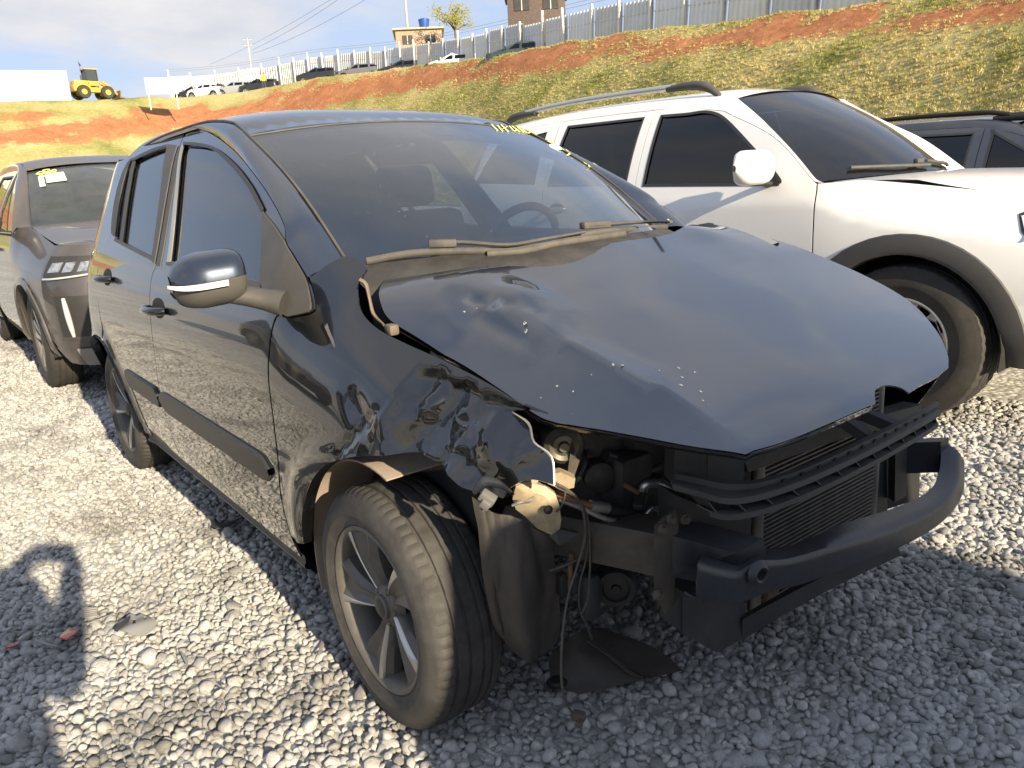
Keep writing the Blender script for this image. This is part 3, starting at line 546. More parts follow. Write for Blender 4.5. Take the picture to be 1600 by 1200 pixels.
def wheel(parent, name, loc, rz=0.0, R_t=0.2975, wd=0.19, rim_r=0.206, nsp=5, mrim=RIMD, medge=RIMB, mtyre=TYRE, sign=-1, style='fox', seg=210, phase=0.0, camber=0.0):
    """wheel > tyre, rim, brake; outer face towards local -y (sign -1)"""
    w_ = bpy.data.objects.new(name, None); COL.objects.link(w_); w_.parent = parent; w_.location = loc; w_.rotation_euler = (camber, 0, rz if sign < 0 else rz+math.pi); w_.empty_display_size = 0.1
    h = wd/2; sh = R_t-rim_r
    prof = [(rim_r-0.004, -h+0.020), (rim_r+0.003, -h+0.008), (rim_r+0.012, -h+0.0035), (rim_r+sh*0.30, -h-0.0015), (rim_r+sh*0.33, -h-0.0035), (rim_r+sh*0.38, -h-0.003), (rim_r+sh*0.55, -h-0.002), (rim_r+sh*0.60, -h+0.0005), (rim_r+sh*0.78, -h+0.006), (rim_r+sh*0.86, -h+0.0115), (R_t-0.0085, -h+0.016), (R_t-0.0055, -h+0.0195), (R_t-0.0030, -h+0.027)]
    gro = []  # tread from outer to inner shoulder
    gw = 0.0042
    edges_ = [-h+0.027, -0.030-h*0.18, -0.012, 0.012+h*0.12, 0.030+h*0.18, h-0.027]
    ys = [edges_[0]]
    for i in range(1, len(edges_)-1):
        y = edges_[i]; gro += [(None, y)]
        for (dy, dr) in ((-gw-0.001, 0), (-gw+0.0006, 0.006), (gw-0.0006, 0.006), (gw+0.001, 0)):
            c_ = 1-(abs(y)/h)**4*0.004/R_t; prof.append((R_t*1.0-dr-0.0028*(abs(y+dy)/h)**3, y+dy))
    prof += [(R_t-0.0030, h-0.027), (R_t-0.0055, h-0.0195), (R_t-0.0085, h-0.016), (rim_r+sh*0.78, h-0.006), (rim_r+sh*0.4, h+0.002), (rim_r+0.003, h-0.008), (rim_r-0.01, h-0.02)]
    m = len(prof); vs = []
    for k in range(seg):
        a = 2*math.pi*k/seg+phase
        sip = (k % 3 == 0)
        for i, (r, y) in enumerate(prof):
            rr = r
            if sip and (9 <= i <= 13 or m-8 <= i <= m-5): rr -= 0.0035 if i > 9 else 0.0015
            if sip and k % 6 == 0 and 16 <= i <= m-9: rr -= 0.0022
            flat_ = 1.0
            vs.append((rr*math.cos(a), y, rr*math.sin(a)))
    fs = []
    for k in range(seg):
        q = (k+1) % seg
        for i in range(m-1): fs.append((k*m+i, k*m+i+1, q*m+i+1, q*m+i))
    b = MB(); b.add(vs, fs); b.build('tyre', mtyre, w_, smooth=28)
    # rim: barrel, lip and spokes
    lip = MB(); lip.lathe([(rim_r-0.012, h-0.02), (rim_r-0.030, 0.02), (rim_r-0.022, -h+0.03), (rim_r-0.016, -h+0.020), (rim_r-0.010, -h+0.010), (rim_r-0.002, -h+0.0065), (rim_r+0.001, -h+0.009), (rim_r, -h+0.022)], n=72)
    rim = lip.build('rim', mrim, w_, smooth=40)
    face = -h+0.020
    if style == 'fox':
        for s_ in range(nsp):
            a0 = 2*math.pi*s_/nsp+math.pi/2+0.30; sp = MB(); G = []
            n_r = 9
            for i in range(n_r):
                u = i/(n_r-1); r = 0.038+u*(rim_r-0.014-0.038); wid = 0.022+0.030*u+0.026*u**2.2; tw = 0.16*(1-u)
                yb = face+0.020-0.018*math.sin(min(1, u*1.15)*math.pi*0.5)+0.006*(1-u)
                row = []
                for (q, dy) in ((-1.0, 0.034), (-0.97, 0.010), (-0.62, -0.004), (-0.18, 0.006), (0.16, 0.004), (0.55, -0.008), (0.80, -0.001), (1.0, 0.014), (1.02, 0.036)):
                    t = q*wid; ca, sa = math.cos(a0+tw), math.sin(a0+tw); row.append((r*ca-t*sa, yb+dy, r*sa+t*ca))
                G.append(row)
            sp.grid(G); o = sp.build('spoke', mrim, rim, smooth=25)
            ed = MB(); GE = []
            for i in range(n_r):
                u = i/(n_r-1); r = 0.045+u*(rim_r-0.016-0.045); wid = 0.022+0.030*u+0.026*u**2.2; tw = 0.16*(1-u); yb = face+0.020-0.018*math.sin(min(1, u*1.15)*math.pi*0.5)+0.006*(1-u)
                row = []
                for (q, dy) in ((0.50, -0.0078), (0.56, -0.0105), (0.68+0.10*u, -0.0075), (0.80, -0.0010)):
                    t = q*wid; ca, sa = math.cos(a0+tw), math.sin(a0+tw); row.append((r*ca-t*sa, yb+dy-0.0012, r*sa+t*ca))
                GE.append(row)
            ed.grid(GE); ed.build('spoke_edge', medge, rim, smooth=50)
        hb_ = MB(); hb_.lathe([(0.0, face+0.004), (0.026, face+0.004), (0.030, face+0.007), (0.031, face+0.014), (0.034, face+0.016), (0.052, face+0.022), (0.062, face+0.040)], n=40); hb_.build('hub', mrim, rim, smooth=30)
        cp = MB(); cp.lathe([(0.0, face+0.000), (0.020, face+0.001), (0.025, face+0.004), (0.026, face+0.010)], n=32); cp.build('centre_cap', TRIMD, rim, smooth=40)
        for s_ in range(5):
            a = 2*math.pi*s_/5+math.pi/2+0.30+math.pi/5; bo = MB(); bo.lathe([(0, -0.004), (0.006, -0.004), (0.0085, 0.0), (0.0085, 0.02)], T=Matrix.Translation((0.043*math.cos(a), face+0.018, 0.043*math.sin(a))), n=6); bo.build('wheel_bolt', mrim, rim, smooth=20)
    else:
        for s_ in range(nsp):
            a0 = 2*math.pi*s_/nsp+math.pi/2
            for dd in ((-1, 1) if style == 'twin' else (0,)):
                sp = MB(); G = []
                for i in range(7):
                    u = i/6; r = 0.045+u*(rim_r-0.016-0.045); wid = (0.016+0.008*u) if style == 'twin' else 0.030+0.022*u; yb = face+0.012-0.012*math.sin(u*math.pi*0.5); off = dd*(0.016+0.040*u)
                    row = []
                    for (q, dy) in ((-1, 0.03), (-0.9, 0.0), (-0.4, -0.004), (0.4, -0.004), (0.9, 0.0), (1, 0.03)):
                        t = q*wid+off; row.append((r*math.cos(a0)-t*math.sin(a0), yb+dy, r*math.sin(a0)+t*math.cos(a0)))
                    G.append(row)
                sp.grid(G); sp.build('spoke', medge if style == 'twin' else mrim, rim, smooth=30)
        hb_ = MB(); hb_.lathe([(0.0, face+0.002), (0.034, face+0.002), (0.040, face+0.008), (0.06, face+0.012), (0.066, face+0.03)], n=32); hb_.build('hub', mrim, rim, smooth=30)
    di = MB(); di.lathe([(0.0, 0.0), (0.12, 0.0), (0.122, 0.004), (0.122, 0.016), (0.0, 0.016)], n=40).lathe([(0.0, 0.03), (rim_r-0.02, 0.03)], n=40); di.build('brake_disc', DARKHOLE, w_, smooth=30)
    return w_

# ------------------------------------------------------------------ the wrecked black hatchback
car = empty('black_hatchback', (0, 0, 0), 0, 'black five-door hatchback with crushed front corner and missing bumper', 'car')
FS = Side([0.12, 0.20, 0.26, 0.35, 0.50, 0.62, 0.75, 0.90, 0.98, 1.10, 1.30, 1.42, 1.50, 1.56], [0.70, 0.745, 0.770, 0.795, 0.815, 0.825, 0.822, 0.805, 0.785, 0.735, 0.650, 0.595, 0.545, 0.50],
          front=(-0.45, 1.2, 0.09), rear=(-2.55, 0.50, 0.26), arches=((0, 0.30, 0.375), (-2.465, 0.30, 0.37)), flare=0.012, ztop=pchip([-3.2, -0.42, -0.25, -0.05, 0.22, 0.52, 0.9], [1.22, 1.22, 1.125, 1.05, 0.955, 0.875, 0.80]))
P = FS.px
def arc(cx, cz, r, a0, a1, n): return [(cx+r*math.cos(R(a0+(a1-a0)*i/max(1, n))), cz+r*math.sin(R(a0+(a1-a0)*i/max(1, n)))) for i in range(n+1)]
def scaled(poly, d):
    """outline moved inwards by d"""
    q = np.array(poly); n = len(q); area = np.sum(q[:, 0]*np.roll(q[:, 1], -1)-np.roll(q[:, 0], -1)*q[:, 1]); s = 1 if area > 0 else -1
    e = np.roll(q, -1, 0)-q; e /= np.linalg.norm(e, axis=1, keepdims=True)+1e-12; nn = s*np.stack([-e[:, 1], e[:, 0]], 1); v = nn+np.roll(nn, 1, 0); v /= np.linalg.norm(v, axis=1, keepdims=True)+1e-9
    return [tuple(p) for p in q+v*d]
# seams measured on the flank
seam_top = P((199, 248), (220, 227), (251, 210), (287, 201.5), (312, 202.5), (337, 212), (369, 237), (400, 275), (425, 312), (444, 350), (447, 376), (459, 397), (481, 433))
seam_front = P((481, 433), (491, 474), (487, 489), (453, 497), (431, 496), (420, 553), (419, 588), (427, 657), (434, 718), (438, 770))
bseam = [(-1.665, 1.478), (-1.60, 1.30), (-1.515, 1.055), (-1.535, 0.98), (-1.505, 0.72), (-1.55, 0.45), (-1.565, 0.275)]
zb = 0.262   # bottom of the doors
i_b = 3      # seam_top index where the door split starts
xb, zbt = bseam[0]
front_top = [(xb, zbt+0.012)]+[p for p in seam_top if p[0] > xb+0.03]
rear_top = [p for p in seam_top if p[0] < xb-0.03]+[(xb, zbt+0.012)]
fd_front = [seam_front[0]]+seam_front[1:]+[(-0.452, 0.35), (-0.455, zb)]
fd_out = outline([front_top, fd_front, [(-0.455, zb), (-1.565, zb+0.013)], bseam[::-1][0:3]+bseam[::-1][3:]+[]])
fw = outline([P((287.5, 226), (312, 228), (337.5, 235), (365, 259), (390, 290), (412, 331)), P((412, 331), (408, 440)), [P((408, 440)), P((268, 408))], P((268, 408), (276, 320), (287.5, 226))])
PANEL = dict(step=0.028, thick=0.006)
g_ = 0.0025
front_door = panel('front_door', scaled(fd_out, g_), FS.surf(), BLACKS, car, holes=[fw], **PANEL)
rdr = [(-1.565, zb+0.013), (-2.02, zb+0.03)]+arc(-2.465, 0.30, 0.405, 5, 78, 8)+[(-2.395, 0.80), (-2.40, 0.95)]
rear_edge = P((172, 372), (174, 355), (183, 297), (199, 248))
rd_out = outline([bseam, [bseam[-1], (-2.02, zb+0.03)], [(-2.02, zb+0.03)]+arc(-2.465, 0.30, 0.415, 8, 75, 7), arc(-2.465, 0.30, 0.415, 75, 75, 0)+[(-2.40, 0.80), (-2.43, 0.97)]+rear_edge, rear_top])
rw = outline([P((213, 248), (240, 236), (262, 229)), P((262, 229), (250, 310), (238, 402)), [P((238, 402)), P((192, 378))], P((192, 378), (200, 310), (213, 248))])
qw = outline([P((201, 257), (207, 249)), P((207, 249), (196, 310), (187, 375)), [P((187, 375)), P((181, 372))], P((181, 372), (187, 320), (201, 257))])
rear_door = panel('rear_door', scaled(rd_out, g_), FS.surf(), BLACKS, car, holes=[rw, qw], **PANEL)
panel('window_glass', scaled(fw, -0.006), FS.surf(off=-0.010), SIDEG, front_door, step=0.05, thick=0.004)
panel('window_glass', scaled(rw, -0.006), FS.surf(off=-0.010), SIDEG, rear_door, step=0.05, thick=0.004)
panel('quarter_glass', scaled(qw, -0.004), FS.surf(off=-0.010), SIDEG, rear_door, step=0.05, thick=0.004)
# matte pillar trims, bright guide strip and belt seals
def strip(name, pts_a, pts_b, m, parent, off=0.003, thick=0.004, n=14, sd=FS, sign=-1):
    a = catmull([(p[0], p[1], 0) for p in pts_a], n); b = catmull([(p[0], p[1], 0) for p in pts_b], n)
    k = max(len(a), len(b)); ia = np.linspace(0, len(a)-1, k); ib = np.linspace(0, len(b)-1, k); G = []
    for u, v in zip(ia, ib):
        p, q = a[min(len(a)-1, int(round(u)))], b[min(len(b)-1, int(round(v)))]; G.append([sd.pt(p.x+(q.x-p.x)*t, p.y+(q.y-p.y)*t, sign, off) for t in (0, .5, 1)])
    return MB().grid(G, thick=thick).build(name, m, parent, smooth=40)
def off2(pts, dx, dz): return [(p[0]+dx, p[1]+dz) for p in pts]
bs = bseam[:3]
strip('pillar_trim', off2(bs, 0.006, -0.02), off2(bs, 0.062, -0.02), TRIM, front_door)
strip('pillar_trim', off2(bs, -0.006, -0.02), P((265, 226), (252, 310), (239, 405)), TRIM, rear_door)
strip('bright_strip', P((285.5, 226), (273, 320), (262.5, 409)), P((288.5, 226), (277, 320), (268.0, 409)), CHROME, front_door, off=0.005)
strip('belt_seal', off2([P((262, 408)), P((335, 428)), P((410, 443))], 0, -0.012), off2([P((262, 408)), P((335, 428)), P((410, 443))], 0, 0.004), TRIM, front_door, off=0.004)
strip('belt_seal', P((179, 376), (205, 390), (238, 407)), P((181, 371), (206, 385), (238, 401)), TRIM, rear_door, off=0.004)
strip('window_post', P((209, 249), (197, 310), (188, 375)), P((213, 249), (201, 310), (192, 377)), TRIMD, rear_door, off=0.004)
strip('window_frame', P((186, 372), (176, 360), (184, 300), (201, 255), (213, 246), (240, 233), (264, 226)), P((181, 372), (182, 360), (189, 310), (203, 258), (214, 250), (241, 237.5), (262, 230)), TRIMD, rear_door, off=0.003)
strip('window_frame', P((289, 222), (313, 224), (339, 231), (368, 255), (394, 288), (414, 326)), P((289, 226.5), (312, 228.5), (337, 236), (364, 260), (389, 291), (411, 332)), TRIMD, front_door, off=0.003)
# sail panel the mirror grows from
sail = outline([P((413, 331), (430, 352), (446, 376)), P((446, 376), (459, 399), (479, 434), (488, 474)), P((488, 474), (484, 486), (452, 494)), P((452, 494), (430, 480), (409, 441)), [P((409, 441)), P((413, 331))]])
panel('mirror_sail', sail, FS.surf(off=0.006), TRIM, front_door, step=0.03, thick=0.010)
# moulding along the doors, handles
for (nm, xa, xe, par) in (('side_moulding', -0.462, -1.535, front_door), ('side_moulding', -1.56, -2.06, rear_door)):
    G = []
    for i in range(30):
        x = xa+(xe-xa)*i/29; zz = 0.535; tp = 1.0 if nm else 1
        e = min(1, (i+0.35)/1.5, (29-i+0.35)/1.5); hgt = 0.042*e
        G.append([FS.pt(x, zz-hgt*1.05, off=0.0005), FS.pt(x, zz-hgt*0.95, off=0.009), FS.pt(x, zz, off=0.011), FS.pt(x, zz+hgt*0.90, off=0.010), FS.pt(x, zz+hgt, off=0.0005)])
    MB().grid(G).build(nm, TRIMD, par, smooth=50)
def handle(parent, x, z, sd=FS, m=BLACKS, sign=-1, ln=0.19):
    c_ = []
    for k in range(24):
        a = 2*math.pi*k/24; c_.append((x+math.cos(a)*ln*0.40, z+0.004+math.sin(a)*0.034))
    cup = [[sd.pt(x+(p[0]-x)*s_, z+(p[1]-z)*s_, sign, o_) for p in c_+c_[:1]] for s_, o_ in ((1.05, 0.0008), (0.95, 0.0012), (0.6, 0.0016))]
    MB().grid(cup).add([tuple(v) for v in cup[2][:-1]], [tuple(range(24))]).build('handle_cup', RUBBER, parent, smooth=40)
    pts = [sd.pt(x-ln*0.5, z-0.004, sign, 0.004), sd.pt(x-ln*0.40, z-0.003, sign, 0.030), sd.pt(x-ln*0.1, z-0.001, sign, 0.042), sd.pt(x+ln*0.25, z+0.001, sign, 0.038), sd.pt(x+ln*0.45, z+0.002, sign, 0.018), sd.pt(x+ln*0.5, z+0.002, sign, 0.003)]
    MB().tube(pts, [0.012, 0.014, 0.015, 0.015, 0.014, 0.012], n=10, smooth=5).build('door_handle', m, parent, smooth=60)
hx, hz = P((250, 484)); handle(front_door, hx-0.02, hz); hx, hz = P((166, 434)); handle(rear_door, hx+0.02, hz)
# quarter panel and tail
qp = outline([[(-2.435, 0.97), (-2.403, 0.80)], [(-2.403, 0.80)]+arc(-2.465, 0.30, 0.418, 75, 75, 0), arc(-2.465, 0.30, 0.372, 75, 185, 14), [(-2.84, 0.27), (-2.95, 0.27), (-3.02, 0.30)], [(-3.02, 0.30), (-3.03, 0.60), (-3.02, 0.95), (-2.99, 1.06)], [(-2.99, 1.06), (-2.93, 1.20), (-2.83, 1.38), (-2.76, 1.44)], [(-2.76, 1.44), P((199, 248))], rear_edge[::-1]+[(-2.435, 0.97)]])
quarter = panel('quarter_panel', qp, FS.surf(), BLACKS, car, **PANEL)
ql = arc(-2.465, 0.30, 0.418, 10, 75, 9); ql2 = arc(-2.465, 0.30, 0.366, 10, 75, 9)
archr = outline([ql, [ql[-1], ql2[-1]], ql2[::-1], [ql2[0], (-2.085, 0.268)], [(-2.085, 0.268), (-2.03, 0.268)], [(-2.03, 0.268), ql[0]]])
panel('arch_lip', archr, FS.surf(off=-0.002), BLACKS, quarter, step=0.02, thick=0.006)
lp = [[FS.pt(p[0], p[1], off=o_) for o_ in (0.004, 0.006, 0.002, -0.03)] for p in arc(-2.465, 0.30, 0.368, -3, 190, 40)]
MB().grid(lp).build('arch_edge', BLACKS, quarter, smooth=50)
tl = outline([[(-2.83, 1.06), (-2.80, 0.98), (-2.82, 0.86)], [(-2.82, 0.86), (-3.03, 0.84)], [(-3.03, 0.84), (-3.02, 0.95), (-2.985, 1.06)], [(-2.985, 1.06), (-2.83, 1.06)]])
panel('tail_lamp', tl, FS.surf(off=0.006), mat('tail_lamp_red', (0.16, 0.008, 0.006), rough=0.12, coat=1.0), car, step=0.03, thick=0.02)
# sill
G = []
for i in range(31):
    x = -2.10+1.64*i/30; G.append([FS.pt(x, 0.262, off=-0.012), FS.pt(x, 0.240, off=-0.006), FS.pt(x, 0.232, off=0.004), FS.pt(x, 0.222, off=0.005), FS.pt(x, 0.212, off=-0.006), FS.pt(x, 0.196, off=-0.01), FS.pt(x, 0.180, off=-0.05), Vector((x, -0.55, 0.18))])
MB().grid(G).build('sill', mat('dusty_sill', (0.02, 0.02, 0.02), rough=0.4, dust=0.35, dcol=(0.16, 0.14, 0.11), dscale=8), car, smooth=50)

# windscreen, roof and side frame
def ws_base(y): k = (np.abs(y)/0.60); return np.stack([-0.06-0.245*k**2.1, y, 1.100-0.022*k**2], -1)
def ws_top(y): k = (np.abs(y)/0.565); return np.stack([-0.925-0.04*k**2, y, 1.482-0.040*k**2.2], -1)
def ws_surf(V):
    """V = (side -1..1, up 0..1)"""
    u, v = V[:, 0], V[:, 1]; a = ws_base(u*0.60); b = ws_top(u*0.565); p = a+(b-a)*v[:, None]
    bow = 0.030*np.sin(np.pi*np.clip(v, 0, 1)); p[:, 2] += bow*0.9; p[:, 0] += bow*0.35; return p
wsp = [(-1.0, 0.0)]+[(-1+2*i/20, 0.0) for i in range(1, 20)]+[(1.0, 0.0), (1.0, 1.0)]+[(1-2*i/20, 1.0) for i in range(1, 20)]+[(-1.0, 1.0)]
windshield = panel('windshield', wsp, ws_surf, WSG, car, step=0.06, thick=0.005, flip=False)
# black printed border of the glass
def border(u0, u1, v0, v1, n=24):
    return [[Vector(ws_surf(np.array([[u0+(u1-u0)*s_, v0+(v1-v0)*t_]]))[0])+Vector((-0.004, 0, -0.008)) for s_ in np.linspace(0, 1, 5 if abs(u1-u0) < 0.5 else n)] for t_ in np.linspace(0, 1, n if abs(v1-v0) > 0.5 else 4)]
FRIT = mat('black_glass_border', (0.006, 0.006, 0.006), rough=0.3)
fb = MB(); fb.grid(border(-1, -0.93, 0, 1)); fb.grid(border(0.93, 1, 0, 1)); fb.grid(border(-0.93, 0.93, 0.955, 1)); fb.grid(border(-0.93, 0.93, 0, 0.07)); fb.build('glass_border', FRIT, windshield, smooth=60)
zroof = pchip([-3.0, -2.8, -2.2, -1.7, -1.4, -1.25, -1.1, -0.955], [1.40, 1.475, 1.550, 1.570, 1.564, 1.551, 1.527, 1.484])
def wroof(x): return 0.555-0.07*np.clip((-1.9-x)/1.0, 0, 1)**2
def roof_surf(V):
    x, s_ = V[:, 0], V[:, 1]; w_ = wroof(x); y = s_*w_; zc_ = zroof(x); drop = 0.036+0.02*np.clip((-1.1-x)/0.6, 0, 1)
    xo = np.where(x > -1.1, -0.042*np.abs(s_)**2*np.clip((x+1.1)/0.145, 0, 1), 0)
    return np.stack([x+xo, y, zc_-drop*np.abs(s_)**3.2], 1)
rp = [(-0.945, -1+2*i/24) for i in range(25)]+[(-2.78+0.0*i, 1-2*i/24) for i in range(25)]
roof = panel('roof', rp, roof_surf, BLACK, car, step=0.07, thick=0.006, flip=False)
ROOFEDGE = [Vector(ws_surf(np.array([[-1.0, v]]))[0]) for v in np.linspace(0, 1, 14)]+[Vector(roof_surf(np.array([[x, -1.0]]))[0]) for x in np.linspace(-1.02, -2.76, 22)]
def resamp(c, n):
    c = [Vector(p) for p in c]; d = np.concatenate([[0], np.cumsum([(c[i+1]-c[i]).length for i in range(len(c)-1)])]); t = np.linspace(0, d[-1], n); A = np.array([tuple(p) for p in c])
    return [Vector((np.interp(k, d, A[:, 0]), np.interp(k, d, A[:, 1]), np.interp(k, d, A[:, 2]))) for k in t]
seam3 = [FS.pt(p.x, p.y) for p in catmull([(q[0], q[1], 0) for q in seam_top[::-1]], 8)]+[FS.pt(-2.76, 1.44)]
def side_frame(sign):
    # split at the windscreen's upper corner so both curves stay in step
    def part(a, b, n): return resamp(a, n), resamp(b, n)
    k = min(range(len(seam3)), key=lambda i: abs(seam3[i].x+0.86)); A1, B1 = part(seam3[:k+1], ROOFEDGE[:14], 26); A2, B2 = part(seam3[k:], ROOFEDGE[13:], 40)
    G = []
    for a, b in list(zip(A1, B1))+list(zip(A2, B2))[1:]:
        ch = b-a; out = Vector((0.35, -1, 0.75)).normalized(); wdt = ch.length; mid = (a+b)/2+out*wdt*0.20
        row = [a+Vector((0, 0.022, -0.004))]
        for t in np.linspace(0, 1, 9): row.append(a*(1-t)**2+mid*2*t*(1-t)+b*t*t)
        row.append(b+Vector((-0.006, 0.006, -0.012))); G.append([Vector((p.x, -sign*p.y, p.z)) if sign > 0 else p for p in row])
    return MB().grid(G).build('side_frame', BLACK, car, smooth=55)
side_frame(-1); side_frame(1)
e_ = MB()
for s_ in (-1, 1): e_.tube([(p.x, -s_*p.y, p.z+0.002) for p in ROOFEDGE], 0.0045, n=6, smooth=1)
e_.build('glass_seal', TRIM, windshield, smooth=60)
MB().tube([tuple(Vector(ws_surf(np.array([[u, 1.0]]))[0])+Vector((0, 0, 0.001))) for u in np.linspace(-1, 1, 25)], 0.003, n=6, smooth=1).build('roof_edge_strip', TRIM, roof, smooth=60)

# hood: buckled, its trailing edge lifted
kinks = facets(21, 0.0, 0.36, -0.60, -0.34, 16, 0.008)
zh = pchip([-0.3, -0.08, 0.10, 0.25, 0.50, 0.70, 0.85], [1.115, 1.098, 1.052, 1.004, 0.925, 0.852, 0.775])
def crease_y(x): return -0.50+0.075*np.clip((x-0.05)/0.7, 0, 1.1)
def hood_z(x, y):
    k = y/0.66; z = zh(x)+0.034*k*np.clip((0.8-x)/0.6, 0, 1)-0.042*k*k
    yc = crease_y(x); d = yc-y; ramp = 0.5*(d+np.sqrt(d*d+0.00008)); fade = np.clip((x+0.10)/0.25, 0, 1)
    z = z-0.36*ramp*fade
    z = z+0.020*np.exp(-np.clip(-d, 0, None)/0.065)*np.exp(-np.clip(d, 0, None)/0.05)*np.clip((x-0.02)/0.12, 0, 1)*np.clip((0.80-x)/0.25, 0, 1)
    z = z-0.016*np.exp(-((d-0.02)/0.028)**2)*np.exp(-((x-0.22)/0.14)**2)            # trough along the fold
    z = z-0.020*np.exp(-(((x-0.10)/0.07)**2+((y+0.50)/0.05)**2))                      # kink near the cowl
    z = z+0.012*np.exp(-(((x-0.14)/0.10)**2+((y+0.40)/0.06)**2))
    z = z+0.006*np.sin(9*x+5*y)*np.exp(-(((x-0.3)/0.25)**2+((y+0.25)/0.22)**2))
    z = z+0.010*np.exp(-(((x+0.02)/0.09)**2+((y-0.42)/0.10)**2))-0.010*np.exp(-(((x-0.18)/0.14)**2+((y-0.28)/0.16)**2))*0.6
    z = z+kinks(x, y)*np.clip(1.6-np.hypot((x-0.17)/0.16, (y+0.47)/0.12), 0, 1)-0.010*np.exp(-((y+0.47-0.35*(x-0.1))/0.014)**2)*np.exp(-((x-0.10)/0.08)**2)
    z = z+0.004*mn2(x, y)
    return z
def mn2(x, y): return np.sin(5.1*x+2.3*y+0.7)*np.cos(4.3*y-3.1*x)*0.6+0.4*np.sin(11*y+3*x)*np.cos(8*x)
def hood_surf(V): return np.stack([V[:, 0], V[:, 1], hood_z(V[:, 0], V[:, 1])], 1)
def HP(*pts):
    out = []
    for p in pts:
        q = hit(p[0], p[1], lambda A: np.where(np.abs(A[:, 1]) < 1.0, hood_z(A[:, 0], A[:, 1])-A[:, 2], -1), t0=0.4, t1=4); out.append((q[0], q[1]))
    return out
h_front = HP((1165, 710), (1225, 690), (1290, 664), (1345, 640), (1368, 630)); h_notch = HP((1368, 630), (1367, 612), (1374, 604), (1390, 602), (1408, 606), (1420, 614)); h_front2 = HP((1420, 614), (1437, 603), (1462, 590), (1482, 574))
h_left = HP((1482, 574), (1480, 552), (1462, 515), (1420, 470), (1350, 430), (1270, 395), (1190, 368), (1130, 351), (1107, 348)); h_rear = HP((1107, 348), (1050, 364), (980, 376), (900, 387), (800, 399), (700, 413), (640, 422), (604, 431))
h_right = HP((604, 431), (593, 452), (595, 474), (610, 500), (660, 532), (720, 568), (780, 607), (838, 648), (868, 660)); h_fr = HP((868, 660), (920, 668), (1000, 682), (1080, 697), (1165, 710))
hood_out = outline([h_front, h_notch, h_front2, h_left, h_rear, h_right, h_fr], 5)
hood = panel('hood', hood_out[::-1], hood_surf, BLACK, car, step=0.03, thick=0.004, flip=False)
# rolled under-edge of the hood
fl = MB(); run = [Vector((p[0], p[1], float(hood_z(np.array(p[0]), np.array(p[1]))))) for p in outline([h_right, h_fr, h_front], 5)]
fl.grid([[p+Vector((0, 0, -0.004)), p+Vector((-0.004, 0.004, -0.014)), p+Vector((-0.022, 0.018, -0.016))] for p in run]); fl.build('hood_flange', BLACKS, hood, smooth=60)
# bare inner lip showing along the lifted far edge
il = HP((1112, 350), (1160, 362), (1205, 382)); 
MB().grid([[Vector((p[0]-0.0, p[1]+0.004, float(hood_z(np.array(p[0]), np.array(p[1])))-0.001)), Vector((p[0]+0.006, p[1]+0.030, float(hood_z(np.array(p[0]), np.array(p[1])))+0.004)), Vector((p[0]+0.004, p[1]+0.036, float(hood_z(np.array(p[0]), np.array(p[1])))-0.004))] for p in outline([HP((1112, 350), (1140, 356), (1170, 366), (1205, 382)), HP((1205, 382), (1206, 383))], 5)]).build('hood_lip', CHROME, hood, smooth=50)

# front fender, crushed towards its leading edge
crush = facets(11, 0.12, 0.60, 0.56, 0.94, 55, 0.026); crush2 = facets(4, 0.12, 0.60, 0.56, 0.94, 170, 0.007)
def fender_disp(x, z):
    k = np.clip((x-0.13-0.30*np.abs(z-0.80))/0.05, 0, 1); lowk = np.clip((0.945-0.17*x-z)/0.03, 0, 1)
    d = k*lowk*(-0.040+crush(x, z)+crush2(x, z))
    d = d-0.012*np.exp(-(((x-0.04)/0.05)**2+((z-0.80+0.5*(x-0.04))/0.035)**2))-0.008*np.abs(np.clip(1-np.abs((z-0.70-0.9*(x+0.02))/0.03), 0, 1))*np.exp(-((x-0.03)/0.09)**2)
    d = d-0.010*np.exp(-(((x-0.02)/0.10)**2+((z-1.02)/0.04)**2))
    d = d-0.35*np.clip(x-0.40, 0, 1)*lowk
    return d
f_seam = P((484, 434), (510, 415), (536, 400)); f_cowl = P((536, 400), (552, 404), (572, 418), (566, 432))
f_gap = P((566, 432), (557, 452), (562, 486), (586, 512), (630, 535), (690, 562), (750, 592), (800, 622), (842, 652))
f_nose = P((842, 652), (820, 652), (792, 652), (768, 652)); f_crush = P((768, 652), (778, 676), (790, 705), (800, 735), (801, 782))
f_low = P((801, 782), (775, 768), (752, 778), (742, 795)); f_arch = P((742, 795), (716, 780), (690, 760), (660, 733), (625, 716), (580, 712), (540, 716), (508, 727), (487, 752), (475, 790), (472, 820), (475, 850))
f_back = P((475, 850), (455, 838))
fen_out = outline([f_seam, f_cowl, f_gap, f_nose, f_crush, f_low, f_arch, f_back, [f_back[-1]]+[(p[0]+0.006, p[1]) for p in seam_front[::-1][0:]]+[f_seam[0]]], 5)
fender = panel('front_fender', fen_out, FS.surf(disp=fender_disp), BLACKS, car, step=0.016, thick=0.004)
def fpt(p, off=0.0): return FS.pt(p[0], p[1], -1, off+float(fender_disp(np.array(p[0]), np.array(p[1]))))
MB().grid([[fpt(p, 0.001), fpt(p, 0.0), fpt(p, -0.03)] for p in [(q.x, q.y) for q in catmull([(a, b, 0) for a, b in f_arch], 5)]]).build('arch_edge', BLACKS, fender, smooth=60)
MB().tube([fpt(p, 0.001) for p in f_crush], [0.0015, 0.0028, 0.002, 0.003, 0.0015], n=6).build('torn_edge', mat('bare_torn_steel', (0.55, 0.52, 0.46), rough=0.35, metal=0.8, var=0.3, vscale=30), fender)
